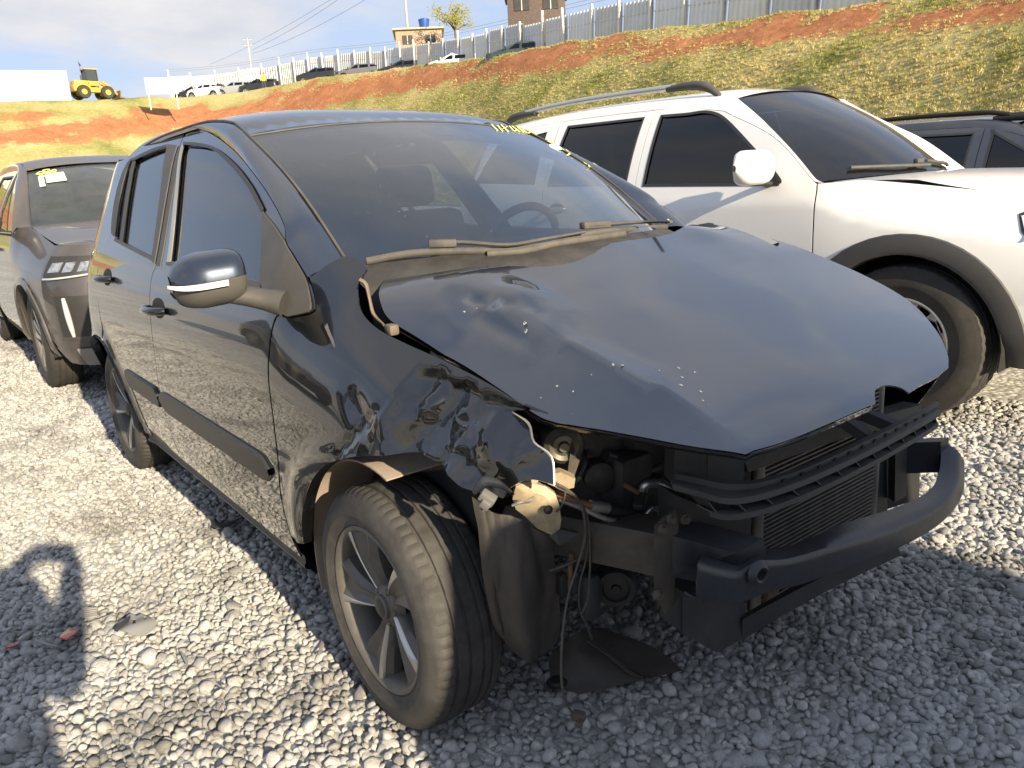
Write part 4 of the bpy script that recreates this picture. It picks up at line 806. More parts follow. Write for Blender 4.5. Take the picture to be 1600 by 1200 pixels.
# left-hand side, mirrored and whole
lf = outline([[(-0.15, 1.04), (0.1, 1.0), (0.3, 0.93), (0.5, 0.88), (0.62, 0.845)], [(0.62, 0.845), (0.60, 0.70), (0.52, 0.55)], [(0.52, 0.55), (0.40, 0.52)]+arc(0, 0.30, 0.372, 30, 183, 12)+[(-0.38, 0.27)], [(-0.38, 0.27), (-0.44, 0.27)], [(-0.44, 0.27), (-0.43, 0.8), (-0.35, 1.0), (-0.15, 1.04)]])
panel('front_fender', lf, FS.surf(1), BLACKS, car, step=0.06, thick=0.004, flip=True)
fdl = panel('front_door', scaled(fd_out, g_), FS.surf(1), BLACKS, car, holes=[fw], step=0.06, thick=0.006, flip=True); rdl = panel('rear_door', scaled(rd_out, g_), FS.surf(1), BLACKS, car, holes=[rw, qw], step=0.06, thick=0.006, flip=True)
panel('window_glass', scaled(fw, -0.006), FS.surf(1, -0.01), LEFTG, fdl, step=0.08, thick=0.004, flip=True); panel('window_glass', scaled(rw, -0.006), FS.surf(1, -0.01), LEFTG, rdl, step=0.08, thick=0.004, flip=True); panel('quarter_glass', scaled(qw, -0.004), FS.surf(1, -0.01), LEFTG, rdl, step=0.08, thick=0.004, flip=True)
panel('mirror_sail', sail, FS.surf(1, 0.006), TRIM, fdl, step=0.05, thick=0.010, flip=True)
panel('quarter_panel', qp, FS.surf(1), BLACKS, car, step=0.06, thick=0.006, flip=True)
panel('tail_lamp', tl, FS.surf(1, 0.006), MATS['tail_lamp_red'], car, step=0.05, thick=0.02, flip=True)
# tailgate and rear bumper close the back
def back(z0, z1, bulge, n=12):
    G = []
    for z in np.linspace(z0, z1, n):
        xr = float(np.interp(z, [0.25, 0.6, 0.95, 1.06, 1.20, 1.38, 1.47], [-3.02, -3.03, -3.02, -2.99, -2.93, -2.83, -2.77])); wy = float(FS.Y(xr, min(z, 1.45))); G.append([(xr-bulge*(1-(s_)**2), s_*wy, z) for s_ in np.linspace(-1, 1, 17)])
    return G
MB().grid(back(0.80, 1.05, 0.05)).build('tailgate', BLACKS, car, smooth=60); MB().grid(back(1.05, 1.46, 0.04)).build('rear_window', TRIMD, car, smooth=60); MB().grid(back(0.25, 0.80, 0.09)).build('rear_bumper', BLACKS, car, smooth=60)

# mirror
mir = bpy.data.objects.new('wing_mirror', None); COL.objects.link(mir); mir.parent = car
def mirror_shell(sc_top, sc_bot, m, name, n=16, yo=-1.005, yi=-0.835, x0=-0.455, z0=1.083, parent=mir):
    G = []
    for i in range(n):
        u = i/(n-1); y = yo+(yi-yo)*u; e = (max(0.0, 1-(abs(2*u-0.96)/1.0)**2.6))**0.5 if u < 0.5 else (max(0.05, 1-((u-0.5)/0.515)**7))**0.5; e = max(e, 0.04)
        xc = x0+0.02*u+0.0; row = []
        for k in range(sc_top, sc_bot+1):
            a = math.pi*k/12; dx = abs(math.sin(a))**0.75*0.088*e*(0.9+0.1*u); dz = math.copysign(abs(math.cos(a))**0.9, math.cos(a))*(0.066 if k <= 6 else 0.070)*e
            row.append((xc+dx, y, z0+dz-0.014*(1-u)))
        G.append(row)
    return G
mm_ = MB(); mm_.grid(mirror_shell(0, 6, None, '')); mm_.build('mirror_cap', BLACK, mir, smooth=70)
mm_ = MB(); mm_.grid(mirror_shell(6, 12, None, '', yo=-1.0)); mm_.build('mirror_base', TRIM, mir, smooth=70)
Gt = mirror_shell(6, 7, None, '', yo=-1.012, x0=-0.450); MB().grid([[Vector(r_[0])*0.72+Vector(r_[1])*0.28+Vector((0.004, -0.003, 0.004)), Vector(r_[0])*0.25+Vector(r_[1])*0.75+Vector((0.004, -0.003, 0.0))] for r_ in Gt[:11]], thick=0.003).build('indicator_lens', LENS, mir, smooth=60)
Gm = mirror_shell(0, 12, None, ''); MB().add([tuple(r_[0]) for r_ in Gm]+[tuple(r_[-1]) for r_ in Gm], [(i, i+1, 16+i+1, 16+i) for i in range(15)]).build('mirror_face', TRIMD, mir, smooth=60)
sp_ = FS.pt(-0.36, 1.0); MB().tube([(-0.425, -0.90, 1.036), (-0.405, -0.845, 1.026), (-0.375, -0.80, 1.012), (-0.345, -0.765, 1.00)], [0.028, 0.036, 0.040, 0.050], n=14, smooth=5, flat=0.7).build('mirror_arm', TRIM, mir, smooth=60)
# wheels
wheel(car, 'front_wheel', (0, -0.695, 0.2975), rz=R(-1.0), phase=0.1)
wheel(car, 'rear_wheel', (-2.465, -0.700, 0.2975), phase=0.4)
wheel(car, 'front_wheel', (0, 0.695, 0.2975), sign=1, seg=90); wheel(car, 'rear_wheel', (-2.465, 0.70, 0.2975), sign=1, seg=90)
# floor, inner arches, firewall
fl_ = MB(); fl_.box((-1.72, 0, 0.235), (2.62, 1.30, 0.09)).box((-0.42, 0, 0.50), (0.06, 1.42, 0.50)).box((-2.2, 0, 0.55), (1.5, 1.1, 0.5)); fl_.build('floor_pan', UNDER, car)
def arch_well(cx, r, y0, y1, a0, a1, m, name): 
    return MB().grid([[(cx+r*math.cos(R(a)), y, 0.30+r*math.sin(R(a))) for y in np.linspace(y0, y1, 4)] for a in np.linspace(a0, a1, 30)], thick=0.004).build(name, m, car, smooth=60)
arch_well(0, 0.360, -0.765, -0.48, 75, 196, LINER_LIT, 'arch_liner'); arch_well(-2.465, 0.358, -0.76, -0.5, -2, 182, LINER, 'arch_liner'); arch_well(0, 0.365, 0.70, 0.48, 70, 205, LINER, 'arch_liner'); arch_well(-2.465, 0.365, 0.81, 0.5, -5, 190, LINER, 'arch_liner')
# cabin
dash = MB(); G = []
for s_ in np.linspace(-1, 1, 15):
    y = s_*0.66; k = abs(s_); G.append([(-0.12-0.20*k**2, y, 1.045), (-0.40-0.1*k**2, y, 1.060), (-0.55, y, 1.045+0.05*math.exp(-((y-0.34)/0.17)**2)), (-0.66, y, 1.00+0.05*math.exp(-((y-0.34)/0.17)**2)), (-0.72, y, 0.90), (-0.70, y, 0.6)])
dash.grid(G); dash.build('dashboard', mat('dashboard_plastic', (0.007, 0.007, 0.008), rough=0.6), car, smooth=60)
sw = MB(); T_ = Matrix.Translation((-0.80, 0.35, 1.00)) @ Euler((0, R(-66), 0)).to_matrix().to_4x4()
sw.tube([T_ @ Vector((0.185*math.cos(a), 0.185*math.sin(a), 0)) for a in np.linspace(0, 2*math.pi, 37)], 0.016, n=8, smooth=1, cap=False)
sw.tube([T_ @ Vector((-0.17, 0, 0)), T_ @ Vector((0, 0, 0.02))], 0.018, n=8).tube([T_ @ Vector((0, -0.17, 0)), T_ @ Vector((0, 0, 0.02)), T_ @ Vector((0, 0.17, 0))], 0.018, n=8).tube([T_ @ Vector((0, 0, 0.02)), (-0.62, 0.35, 0.93)], 0.03, n=8); sw.build('steering_wheel', INNER, car, smooth=50)
SEAT = mat('seat_fabric', (0.010, 0.010, 0.012), rough=0.9, var=0.2, vscale=30)
for y in (-0.36, 0.36):
    s_ = MB(); s_.box((-1.18, y, 0.52), (0.50, 0.50, 0.18), bev=0.05).box((-1.48, y, 0.86), (0.14, 0.48, 0.60), bev=0.05, rot=Euler((0, R(-14), 0))).box((-1.60, y, 1.26), (0.10, 0.27, 0.18), bev=0.04, rot=Euler((0, R(-10), 0))); s_.build('seat', SEAT, car, smooth=50)
s_ = MB(); s_.box((-2.30, 0, 0.84), (0.16, 1.16, 0.60), bev=0.05, rot=Euler((0, R(-16), 0))).box((-2.05, 0, 0.50), (0.5, 1.16, 0.18), bev=0.05); s_.build('rear_seat', SEAT, car, smooth=50)
hl = MB(); hl.grid([[(x, s_*wroof(np.array(x))*0.97, float(zroof(x))-0.045-0.045*abs(s_)**3) for s_ in np.linspace(-1, 1, 11)] for x in np.linspace(-1.0, -2.75, 12)]); hl.build('headliner', mat('headliner', (0.02, 0.02, 0.021), rough=0.95), car, smooth=60)
MB().box((-0.98, 0.0, 1.37), (0.03, 0.24, 0.065), bev=0.015).tube([(-0.97, 0, 1.40), (-0.955, 0, 1.455)], 0.012, n=8, smooth=1).build('inner_mirror', INNER, car)
# cowl and wipers
G = []
for s_ in np.linspace(-1, 1, 25):
    b_ = ws_base(np.array([s_*0.62]))[0]; G.append([(b_[0]-0.01, b_[1], b_[2]+0.002), (b_[0]+0.03, b_[1], b_[2]-0.006), (b_[0]+0.07, b_[1], b_[2]-0.020), (b_[0]+0.14, b_[1], b_[2]-0.05), (b_[0]+0.16, b_[1], b_[2]-0.16)])
MB().grid(G).build('cowl', mat('cowl_plastic', (0.022, 0.021, 0.020), rough=0.6, var=0.2, dust=0.35, dcol=(0.12, 0.105, 0.085), dscale=12), car, smooth=60)
WIP = mat('dusty_wiper', (0.055, 0.052, 0.047), rough=0.7, var=0.2, vscale=20, dust=0.45, dcol=(0.17, 0.15, 0.12), dscale=14)
def WP(px, py, lift=0.012):
    q = hit(px, py, lambda A: np.where((A[:, 0] < 0.2) & (np.abs(A[:, 1]) < 0.8), ws_plane(A), -1), t0=0.5, t1=5); q = at(px, py, z=1.10) if q is None else q; return Vector(q)+Vector((0.3, 0, 0.95))*lift
def ws_plane(A):
    k = np.abs(A[:, 1])/0.6; bx = -0.06-0.245*k**2.1; bz = 1.10-0.022*k**2; tx = -0.925-0.045*k**2; tz = 1.482-0.043*k**2; v = (A[:, 0]-bx)/(tx-bx); return bz+(tz-bz)*v+0.03*np.sin(np.pi*np.clip(v, 0, 1))-A[:, 2]
def wiper(name, blade, arm, block):
    w_ = bpy.data.objects.new(name, None); COL.objects.link(w_); w_.parent = car
    MB().tube([WP(*p, 0.012) for p in blade], 0.0062, n=8, flat=1.5).build('blade', WIP, w_, smooth=50)
    MB().tube([WP(*p, 0.030) for p in arm], [0.009, 0.010, 0.008, 0.006], n=8, flat=0.6).build('arm', WIP, w_, smooth=50)
    a, b = WP(*block[0], 0.03), WP(*block[1], 0.03); d_ = (b-a); MB().box((a+b)/2, (d_.length, 0.024, 0.020), bev=0.005, rot=d_.to_track_quat('X', 'Z').to_euler()).build('joint', WIP, w_, smooth=40)
wiper('wiper', [(573, 415), (640, 403), (720, 399), (800, 398), (890, 384), (975, 372)], [(668, 398), (720, 396), (790, 400), (850, 390), (910, 379)], [(668, 398), (712, 397)])
wiper('wiper', [(760, 404), (830, 397), (910, 374), (960, 367), (1040, 360)], [(908, 370), (950, 366), (1000, 362), (1045, 362)], [(906, 369), (948, 366)])
# ------------------------------------------------------------------ what the missing bumper lays bare
A = lambda px, py, x: Vector(at(px, py, x=x))
# crash beam: swept bar with a folded top and open ends
BX = [0.690, 0.700, 0.708, 0.716, 0.726, 0.738, 0.738, 0.722, 0.690, 0.645]
def trace(pts, dx): return resamp(catmull([A(a, b, x+dx) for (a, b), x in zip(pts, BX)], 7), 64)
bc = trace([(1090, 883), (1125, 893), (1154, 897), (1183, 880), (1233, 876), (1313, 853), (1400, 827), (1467, 793), (1494, 752), (1497, 706)], 0.0)
bb = trace([(1086, 937), (1120, 944), (1160, 941), (1200, 926), (1250, 914), (1333, 884), (1412, 852), (1472, 815), (1503, 772), (1506, 722)], 0.0)
bi = trace([(1096, 868), (1140, 870), (1170, 866), (1196, 858), (1243, 850), (1313, 820), (1396, 794), (1450, 768), (1468, 735), (1471, 688)], -0.045)
G = []
for i in range(64):
    c, b, t = bc[i], bb[i], bi[i]; n_ = Vector((0.004, 0, 0)); up = c-b; bk_ = Vector((-0.03, 0.004, 0))
    G.append([b+bk_, b+bk_*0.15, b+up*0.04+n_*0.6, b+up*0.18+n_, b+up*0.50+n_*0.5, b+up*0.82+n_, b+up*0.96+n_*0.5, c.lerp(t, 0.06)+Vector((0, 0, 0.003)), c.lerp(t, 0.5)+Vector((0, 0, 0.003)), c.lerp(t, 0.94), t, t+Vector((-0.004, 0, -0.015))])
beam = MB().grid(G, thick=0.004).build('bumper_beam', BEAMM, car, smooth=40)
c_ = A(1190, 898, 0.732); MB().lathe([(0.0, 0.010), (0.011, 0.010), (0.012, -0.001), (0.016, -0.003), (0.022, 0.002), (0.027, 0.010)], T=Matrix.Translation(c_) @ Euler((0, 0, R(80))).to_matrix().to_4x4(), n=28).build('tow_eye_boss', BEAMM, beam, smooth=50)
# frame rail and mounting plate on the near side, mount on the far side
a0, a1 = A(795, 810, 0.30), A(1060, 862, 0.600)
rl = MB(); rl.hexa([A(770, 845, 0.20), A(1045, 905, 0.60), A(1045, 905, 0.60)+Vector((0, 0.09, 0)), A(770, 845, 0.20)+Vector((0, 0.09, 0)), A(790, 790, 0.20), A(1042, 838, 0.60), A(1042, 838, 0.60)+Vector((0, 0.09, 0)), A(790, 790, 0.20)+Vector((0, 0.09, 0))]); rl.build('frame_rail', GRIME, car)
cb = MB(); cb.hexa([A(1045, 900, 0.600), A(1165, 925, 0.690), A(1165, 925, 0.690)+Vector((0, 0.09, 0)), A(1045, 900, 0.60)+Vector((0, 0.09, 0)), A(1045, 836, 0.60), A(1150, 864, 0.690), A(1150, 864, 0.690)+Vector((0, 0.09, 0)), A(1045, 836, 0.60)+Vector((0, 0.09, 0))]); cb.build('crash_box', BEAMM, car)
pl_ = MB(); p4 = [A(1022, 822, 0.605), A(1052, 798, 0.605), A(1060, 812, 0.605), A(1052, 940, 0.605), A(1040, 960, 0.605), A(1022, 930, 0.605)]; pl_.prism(p4, (-0.008, 0.012, 0)); plate = pl_.build('mounting_plate', GRIME, car)
for px_, py_ in ((1036, 828), (1050, 812), (1030, 930), (1072, 812)): MB().lathe([(0, -0.007), (0.007, -0.007), (0.0085, 0), (0.012, 0.002), (0.012, 0.006)], T=Matrix.Translation(A(px_, py_, 0.612)) @ Euler((0, 0, R(80))).to_matrix().to_4x4(), n=10).build('bolt', GRIME, plate, smooth=25)
lm = MB(); lm.hexa([A(1412, 740, 0.54), A(1470, 738, 0.62), A(1470, 738, 0.62)+Vector((0, 0.05, 0)), A(1412, 740, 0.54)+Vector((0, .05, 0)), A(1412, 692, 0.54), A(1470, 690, 0.62), A(1470, 690, 0.62)+Vector((0, 0.05, 0)), A(1412, 692, 0.54)+Vector((0, 0.05, 0))]); lm.build('crash_box', BEAMM, car)
# radiator carrier: near tower, far posts, lower member
carrier = bpy.data.objects.new('radiator_carrier', None); COL.objects.link(carrier); carrier.parent = car
tw = MB()
def slab(mb, pts, back=(-0.08, 0.015, 0)): mb.prism(pts, back)
slab(tw, [A(1055, 688, 0.585), A(1106, 705, 0.605), A(1104, 782, 0.605), A(1052, 758, 0.585)], (-0.05, 0.03, 0)); slab(tw, [A(1106, 704, 0.606), A(1164, 714, 0.616), A(1160, 772, 0.616), A(1104, 784, 0.606)], (-0.06, 0.02, 0))
slab(tw, [A(1052, 772, 0.580), A(1120, 800, 0.600), A(1175, 796, 0.600), A(1172, 862, 0.600), A(1120, 866, 0.600), A(1056, 846, 0.580)], (-0.06, 0.02, 0))
tw.build('tower', PLAST, carrier, smooth=25)
lt_ = MB(); slab(lt_, [A(1066, 925, 0.600), A(1165, 932, 0.625), A(1165, 996, 0.625), A(1120, 1020, 0.625), A(1066, 990, 0.600)], (-0.07, 0.02, 0)); slab(lt_, [A(1048, 950, 0.595), A(1072, 925, 0.598), A(1072, 992, 0.598), A(1042, 972, 0.595)], (-0.03, 0.01, 0)); lt_.build('lower_corner', PLAST, carrier, smooth=25)
lo = MB(); lo.grid([[A(1160+(1408-1160)*u, 1000+(868-1000)*u-6*math.sin(u*3.14), 0.625+0.03*math.sin(u*3.14)), A(1160+(1402-1160)*u, 968+(852-968)*u-6*math.sin(u*3.14), 0.632+0.03*math.sin(u*3.14)), A(1160+(1400-1160)*u, 960+(846-960)*u-6*math.sin(u*3.14), 0.58+0.03*math.sin(u*3.14))] for u in np.linspace(0, 1, 20)], thick=0.012); lo.build('lower_member', PLAST, carrier, smooth=35)
# far posts and upright stays
po = MB(); slab(po, [A(1366, 668, 0.52), A(1384, 664, 0.52), A(1387, 810, 0.52), A(1369, 818, 0.52)], (-0.03, 0.02, 0)); slab(po, [A(1400, 652, 0.55), A(1418, 648, 0.55), A(1416, 775, 0.55), A(1398, 785, 0.55)], (-0.03, 0.02, 0)); po.build('post', PLAST, carrier)
sb = MB(); slab(sb, [A(1375, 672, 0.42), A(1440, 652, 0.45), A(1436, 780, 0.45), A(1372, 800, 0.42)], (-0.02, 0.01, 0)); sb.build('back_wall', UNDER, carrier)
tb = MB(); slab(tb, [A(1160, 712, 0.57), A(1290, 672, 0.58), A(1440, 632, 0.56), A(1440, 650, 0.56), A(1290, 694, 0.58), A(1170, 738, 0.57)], (-0.05, 0.0, 0)); tb.build('upper_member', PLAST, carrier)
# ribbed bumper bracket bar
NB = 27; bar_t = resamp(catmull([A(1050, 757, 0.640), A(1090, 768, 0.668), A(1135, 780, 0.690), A(1190, 772, 0.704), A(1250, 752, 0.716), A(1310, 726, 0.722), A(1370, 697, 0.718), A(1420, 670, 0.705), A(1452, 652, 0.690), A(1466, 642, 0.680)], 5), NB*2)
bk = resamp(catmull([A(1062, 742, 0.60), A(1110, 745, 0.61), A(1165, 752, 0.64), A(1195, 748, 0.66), A(1250, 730, 0.672), A(1310, 703, 0.678), A(1370, 674, 0.672), A(1420, 650, 0.66), A(1448, 636, 0.65), A(1460, 630, 0.64)], 5), NB*2)
bm_ = MB(); bm_.grid([[bk[i]*0.62+bar_t[i]*0.38+Vector((0, 0, 0.002)), bk[i]*0.60+bar_t[i]*0.40+Vector((0.004, 0, 0.012)), bk[i]*0.38+bar_t[i]*0.62+Vector((0, 0, 0.012)), bk[i]*0.34+bar_t[i]*0.66+Vector((0, 0, 0.001)), bar_t[i]+Vector((-0.004, 0, 0.001)), bar_t[i], bar_t[i]+Vector((0.003, 0, -0.010))] for i in range(NB*2)], thick=0.004)
bracket = bm_.build('bumper_bracket', PLAST, car, smooth=35)
lowb = [p+Vector((0.0, 0, -0.034)) for p in bar_t]; MB().grid([[lowb[i]+Vector((-0.03, 0, 0.004)), lowb[i]+Vector((0.002, 0, 0)), lowb[i]+Vector((0.002, 0, -0.008))] for i in range(4, NB*2)], thick=0.003).build('lower_flange', PLAST, bracket, smooth=35)
for k in range(3, NB*2-2, 4):
    p, q = bar_t[k], lowb[min(NB*2-1, k+2)]; MB().hexa([q, q+Vector((0, 0.004, 0)), q+Vector((-0.035, 0.004, 0)), q+Vector((-0.035, 0, 0)), p, p+Vector((0, 0.004, 0)), p+Vector((-0.04, 0.004, 0)), p+Vector((-0.04, 0, 0))]).build('rib', PLAST, bracket)
for k in range(14, NB*2-4, 3):
    p = (bk[k]*0.35+bar_t[k]*0.65)+Vector((0, 0, 0.004)); MB().box(p, (0.014, 0.011, 0.010)).build('clip_slot', RUBBER, bracket)
for (a_, b_) in (((1312, 650), (1385, 700)), ((1345, 640), (1418, 672))):
    a, b = A(*a_, 0.60), A(*b_, 0.675); MB().hexa([a+Vector((0, 0, -0.028)), b+Vector((0, 0, -0.028)), b+Vector((0, 0.03, -0.028)), a+Vector((0, 0.03, -0.028)), a, b, b+Vector((0, 0.03, 0)), a+Vector((0, 0.03, 0))]).build('stay', PLAST, bracket)
# radiator / condenser
RADM = mat('radiator_fins', (0.15, 0.135, 0.12), rough=0.55, metal=0.4, var=0.2, vscale=20)
rad = bpy.data.objects.new('radiator', None); COL.objects.link(rad); rad.parent = car
rx = 0.55; yA, yB = at(1190, 760, x=rx)[1], at(1362, 740, x=rx)[1]; zB, zT = 0.20, 0.70
MB().box((rx-0.02, (yA+yB)/2, (zB+zT)/2), (0.02, yB-yA, zT-zB)).build('core', mat('radiator_core', (0.010, 0.009, 0.008), rough=0.8), rad)
nf = 44
fin = MB().box((0, 0, 0), (0.016, yB-yA, 0.0042)).build('fin', RADM, rad, smooth=None); fin.location = (rx, (yA+yB)/2, zB+0.004)
for i in range(1, nf): f_ = fin.copy(); COL.objects.link(f_); f_.parent = rad; f_.location = (rx, (yA+yB)/2, zB+0.004+(zT-zB-0.008)*i/(nf-1))
for y in (yA-0.011, yB+0.011): MB().tube([(rx, y, zB-0.01), (rx, y, zT+0.01)], 0.013, n=14, smooth=1).build('header_tube', mat('header_tube', (0.20, 0.19, 0.17), rough=0.5, metal=0.6, var=0.25, vscale=12, dust=0.3), rad, smooth=60)
MB().box((rx+0.004, yA+0.035, 0.265), (0.03, 0.05, 0.055), bev=0.004).build('bracket', mat('brown_plastic', (0.14, 0.10, 0.075), rough=0.7, var=0.3), rad)
# engine bay: apron, engine, covers, firewall
eb = MB(); eb.grid([[(x, -0.60, z) for z in np.linspace(0.40, 0.90, 6)] for x in np.linspace(-0.35, 0.20, 8)], thick=0.01).box((-0.33, 0, 0.70), (0.05, 1.25, 0.62)).box((0.1, 0.62, 0.62), (0.75, 0.05, 0.5)); eb.build('engine_bay', UNDER, car)
ENG = mat('engine_block', (0.055, 0.052, 0.050), rough=0.55, metal=0.3, var=0.4, vscale=12, dust=0.35, dcol=(0.06, 0.05, 0.04), dscale=10)
en = MB(); en.box((0.14, -0.12, 0.58), (0.42, 0.52, 0.40), bev=0.04).box((0.10, 0.25, 0.50), (0.36, 0.34, 0.30), bev=0.05).box((0.12, -0.10, 0.82), (0.34, 0.46, 0.08), bev=0.03).box((0.33, -0.22, 0.66), (0.12, 0.14, 0.16), bev=0.03); en.build('engine', ENG, car, smooth=40)
MB().box((0.28, 0.33, 0.74), (0.24, 0.17, 0.18), bev=0.012).build('battery', PLAST, car)
h_ = A(1000, 690, 0.33); MB().tube([h_+Vector((0, -0.03, -0.02)), h_+Vector((0.02, 0.05, 0.02)), h_+Vector((0.0, 0.16, 0.05))], 0.045, n=14).build('air_duct', ENG, car, smooth=60)
h_ = A(975, 745, 0.36); MB().box(h_, (0.10, 0.11, 0.13), bev=0.025).box(h_+Vector((0.03, 0.03, -0.04)), (0.08, 0.09, 0.09), bev=0.02).build('pump_housing', ENG, car, smooth=40)
bt_ = A(672, 545, -0.02); MB().lathe([(0, -0.02), (0.035, -0.018), (0.042, 0.0), (0.042, 0.05)], T=Matrix.Translation(A(690, 552, 0.10)+Vector((0,0.02,-0.04))) @ Euler((R(90), 0, 0)).to_matrix().to_4x4(), n=20).build('fluid_cap', mat('milky_plastic', (0.50, 0.50, 0.44), rough=0.5), car, smooth=50)
ev = MB()
for k in range(7): ev.tube([A(905+22*k, 700+6*k+10*math.sin(k*2), 0.30), A(915+20*k, 722+5*k, 0.34), A(900+24*k, 748+6*k+8*math.cos(k), 0.33)], 0.007+0.003*(k % 3), n=8)
ev.build('engine_hoses', mat('engine_hose', (0.035, 0.035, 0.036), rough=0.5, var=0.3, vscale=20), car, smooth=60)
MB().tube([A(945, 712, 0.36), A(975, 722, 0.37), A(1008, 735, 0.38), A(1030, 728, 0.38)], 0.016, n=12).build('coolant_hose', mat('engine_hose2', (0.028, 0.028, 0.030), rough=0.4), car, smooth=60)
for (a_, b_, w2) in ((800, 672, 0.05), (820, 690, 0.03), (845, 676, 0.04)): MB().box(A(a_, b_, 0.30), (0.05, w2, 0.06), bev=0.01, rot=Euler((0.2, 0.3, 0.4))).build('relay_box', ENG, car, smooth=40)
MB().lathe([(0.0, -0.03), (0.02, -0.03), (0.035, -0.02), (0.038, 0.0), (0.038, 0.06)], T=Matrix.Translation(A(935, 742, 0.35)) @ Euler((0, 0, R(60))).to_matrix().to_4x4(), n=20).build('pump_cap', ENG, car, smooth=40)
# horn
hn = A(880, 694, 0.40); TH = Matrix.Translation(hn) @ Euler((R(4), 0, R(55))).to_matrix().to_4x4()
horn = MB().lathe([(0, -0.020), (0.010, -0.020), (0.012, -0.012), (0.022, -0.010), (0.030, -0.016), (0.040, -0.008), (0.042, 0.0), (0.040, 0.010), (0.026, 0.022), (0.0, 0.024)], T=TH, n=36).build('horn', mat('horn_metal', (0.13, 0.125, 0.10), rough=0.42, metal=0.6, var=0.2, dust=0.25, dcol=(0.14, 0.12, 0.09)), car, smooth=30)
MB().prism([A(895, 680, 0.42), A(930, 672, 0.42), A(932, 695, 0.42), A(912, 702, 0.42), A(897, 745, 0.42), A(886, 745, 0.42)], (-0.01, 0.006, 0)).build('bracket', GRIME, horn)
# bent headlamp panel of bare metal
yp = MB(); yo = [A(786, 688, 0.415), A(800, 692, 0.43), A(820, 706, 0.435), A(845, 724, 0.435), A(848, 742, 0.437), A(838, 756, 0.442), A(822, 752, 0.440), A(806, 760, 0.432), A(801, 738, 0.425), A(794, 708, 0.42)]
yo2 = [A(806, 760, 0.434), A(822, 753, 0.441), A(840, 757, 0.445), A(852, 760, 0.450), A(868, 772, 0.458), A(874, 790, 0.462), A(877, 812, 0.458), A(875, 826, 0.446), A(862, 836, 0.438), A(840, 826, 0.425), A(822, 808, 0.420), A(806, 796, 0.420), A(801, 780, 0.424)]
def fan_plate(pts, d, bulge): 
    c = sum(pts, Vector())/len(pts)+Vector(bulge); n = len(pts); m_ = [(p+c)/2+Vector(bulge)*0.4 for p in pts]
    v = pts+m_+[c]; f = [(i, (i+1) % n, n+(i+1) % n, n+i) for i in range(n)]+[(n+i, n+(i+1) % n, 2*n) for i in range(n)]; k = len(v); w_ = [p+Vector(d) for p in v]
    return v+w_, f+[tuple(k+i for i in reversed(q)) for q in f]+[((i+1) % n, i, k+i, k+(i+1) % n) for i in range(n)]
v_, f_ = fan_plate(yo, (-0.010, 0.008, 0), (-0.006, 0.006, 0.0)); yp.add(v_, f_); v_, f_ = fan_plate(yo2, (-0.012, 0.008, 0), (0.008, -0.004, 0.006)); yp.add(v_, f_); inner_panel = yp.build('lamp_panel', PRIMER, car, smooth=18)
MB().lathe([(0, 0.003), (0.006, 0.003), (0.0068, -0.001), (0.008, -0.002), (0.0095, 0.002)], T=Matrix.Translation(A(857, 797, 0.468)) @ Euler((0, 0, R(65))).to_matrix().to_4x4(), n=20).build('panel_hole', RUBBER, inner_panel, smooth=40)
MB().tube([A(800, 790, 0.44), A(812, 784, 0.448), A(826, 783, 0.45), A(836, 776, 0.452)], [0.004, 0.008, 0.006, 0.003], n=8, flat=0.6).build('crumpled_tab', MATS['bare_torn_steel'], inner_panel, smooth=50)
MB().prism([A(852, 742, 0.46), A(876, 738, 0.465), A(899, 748, 0.465), A(897, 762, 0.465), A(880, 766, 0.46), A(856, 756, 0.46)], (-0.02, 0.015, 0)).build('bent_bracket', PRIMER, inner_panel)
MB().prism([A(868, 826, 0.44), A(905, 834, 0.46), A(906, 842, 0.46), A(874, 852, 0.45), A(858, 838, 0.43)], (-0.03, 0.02, -0.01)).build('torn_flap', PLAST, inner_panel)
# ridge of crushed plastic and a lamp plug hanging on the fender
MB().tube([A(742, 770, 0.43), A(756, 752, 0.44), A(778, 756, 0.45), A(797, 768, 0.45)], [0.010, 0.016, 0.013, 0.006], n=9, flat=0.6).build('crushed_bracket', BEAMM, car, smooth=50)
pg = MB(); cpt = A(762, 778, 0.46); pg.box(cpt, (0.030, 0.022, 0.018), bev=0.003, rot=Euler((R(10), R(35), R(40)))).box(cpt+Vector((0.006, -0.010, -0.008)), (0.018, 0.012, 0.016), bev=0.002, rot=Euler((R(10), R(35), R(40)))).box(cpt+Vector((-0.012, -0.006, -0.016)), (0.010, 0.010, 0.016), bev=0.002); pg.build('lamp_plug', mat('grey_plug', (0.10, 0.10, 0.10), rough=0.5, dust=0.3), car, smooth=30)
# liner skirts: tall folded sheet in front of the tyre, loose shield below
G = []
for u in np.linspace(0, 1, 16):
    l = Vector((0, 0, 0)); a = [A(742+(770-742)*u, 790+8*u, 0.36), A(770+(858-770)*u, 800+30*u, 0.385)]
ls = [[(738, 776, .35), (770, 800, .375), (800, 806, .40), (832, 822, .415), (862, 842, .42)], [(748, 850, .345), (780, 862, .385), (806, 872, .415), (836, 880, .405), (868, 890, .40)], [(756, 920, .335), (786, 930, .375), (812, 938, .405), (844, 950, .395), (872, 930, .38)], [(770, 975, .325), (794, 990, .36), (818, 1000, .385), (846, 1005, .375), (868, 965, .36)], [(790, 1002, .32), (806, 1018, .345), (828, 1032, .36), (848, 1026, .355), (866, 990, .35)]]
cols = [catmull([A(*p) for p in row], 7) for row in ls]; rows = [catmull([c[i] for c in cols], 6) for i in range(len(cols[0]))]
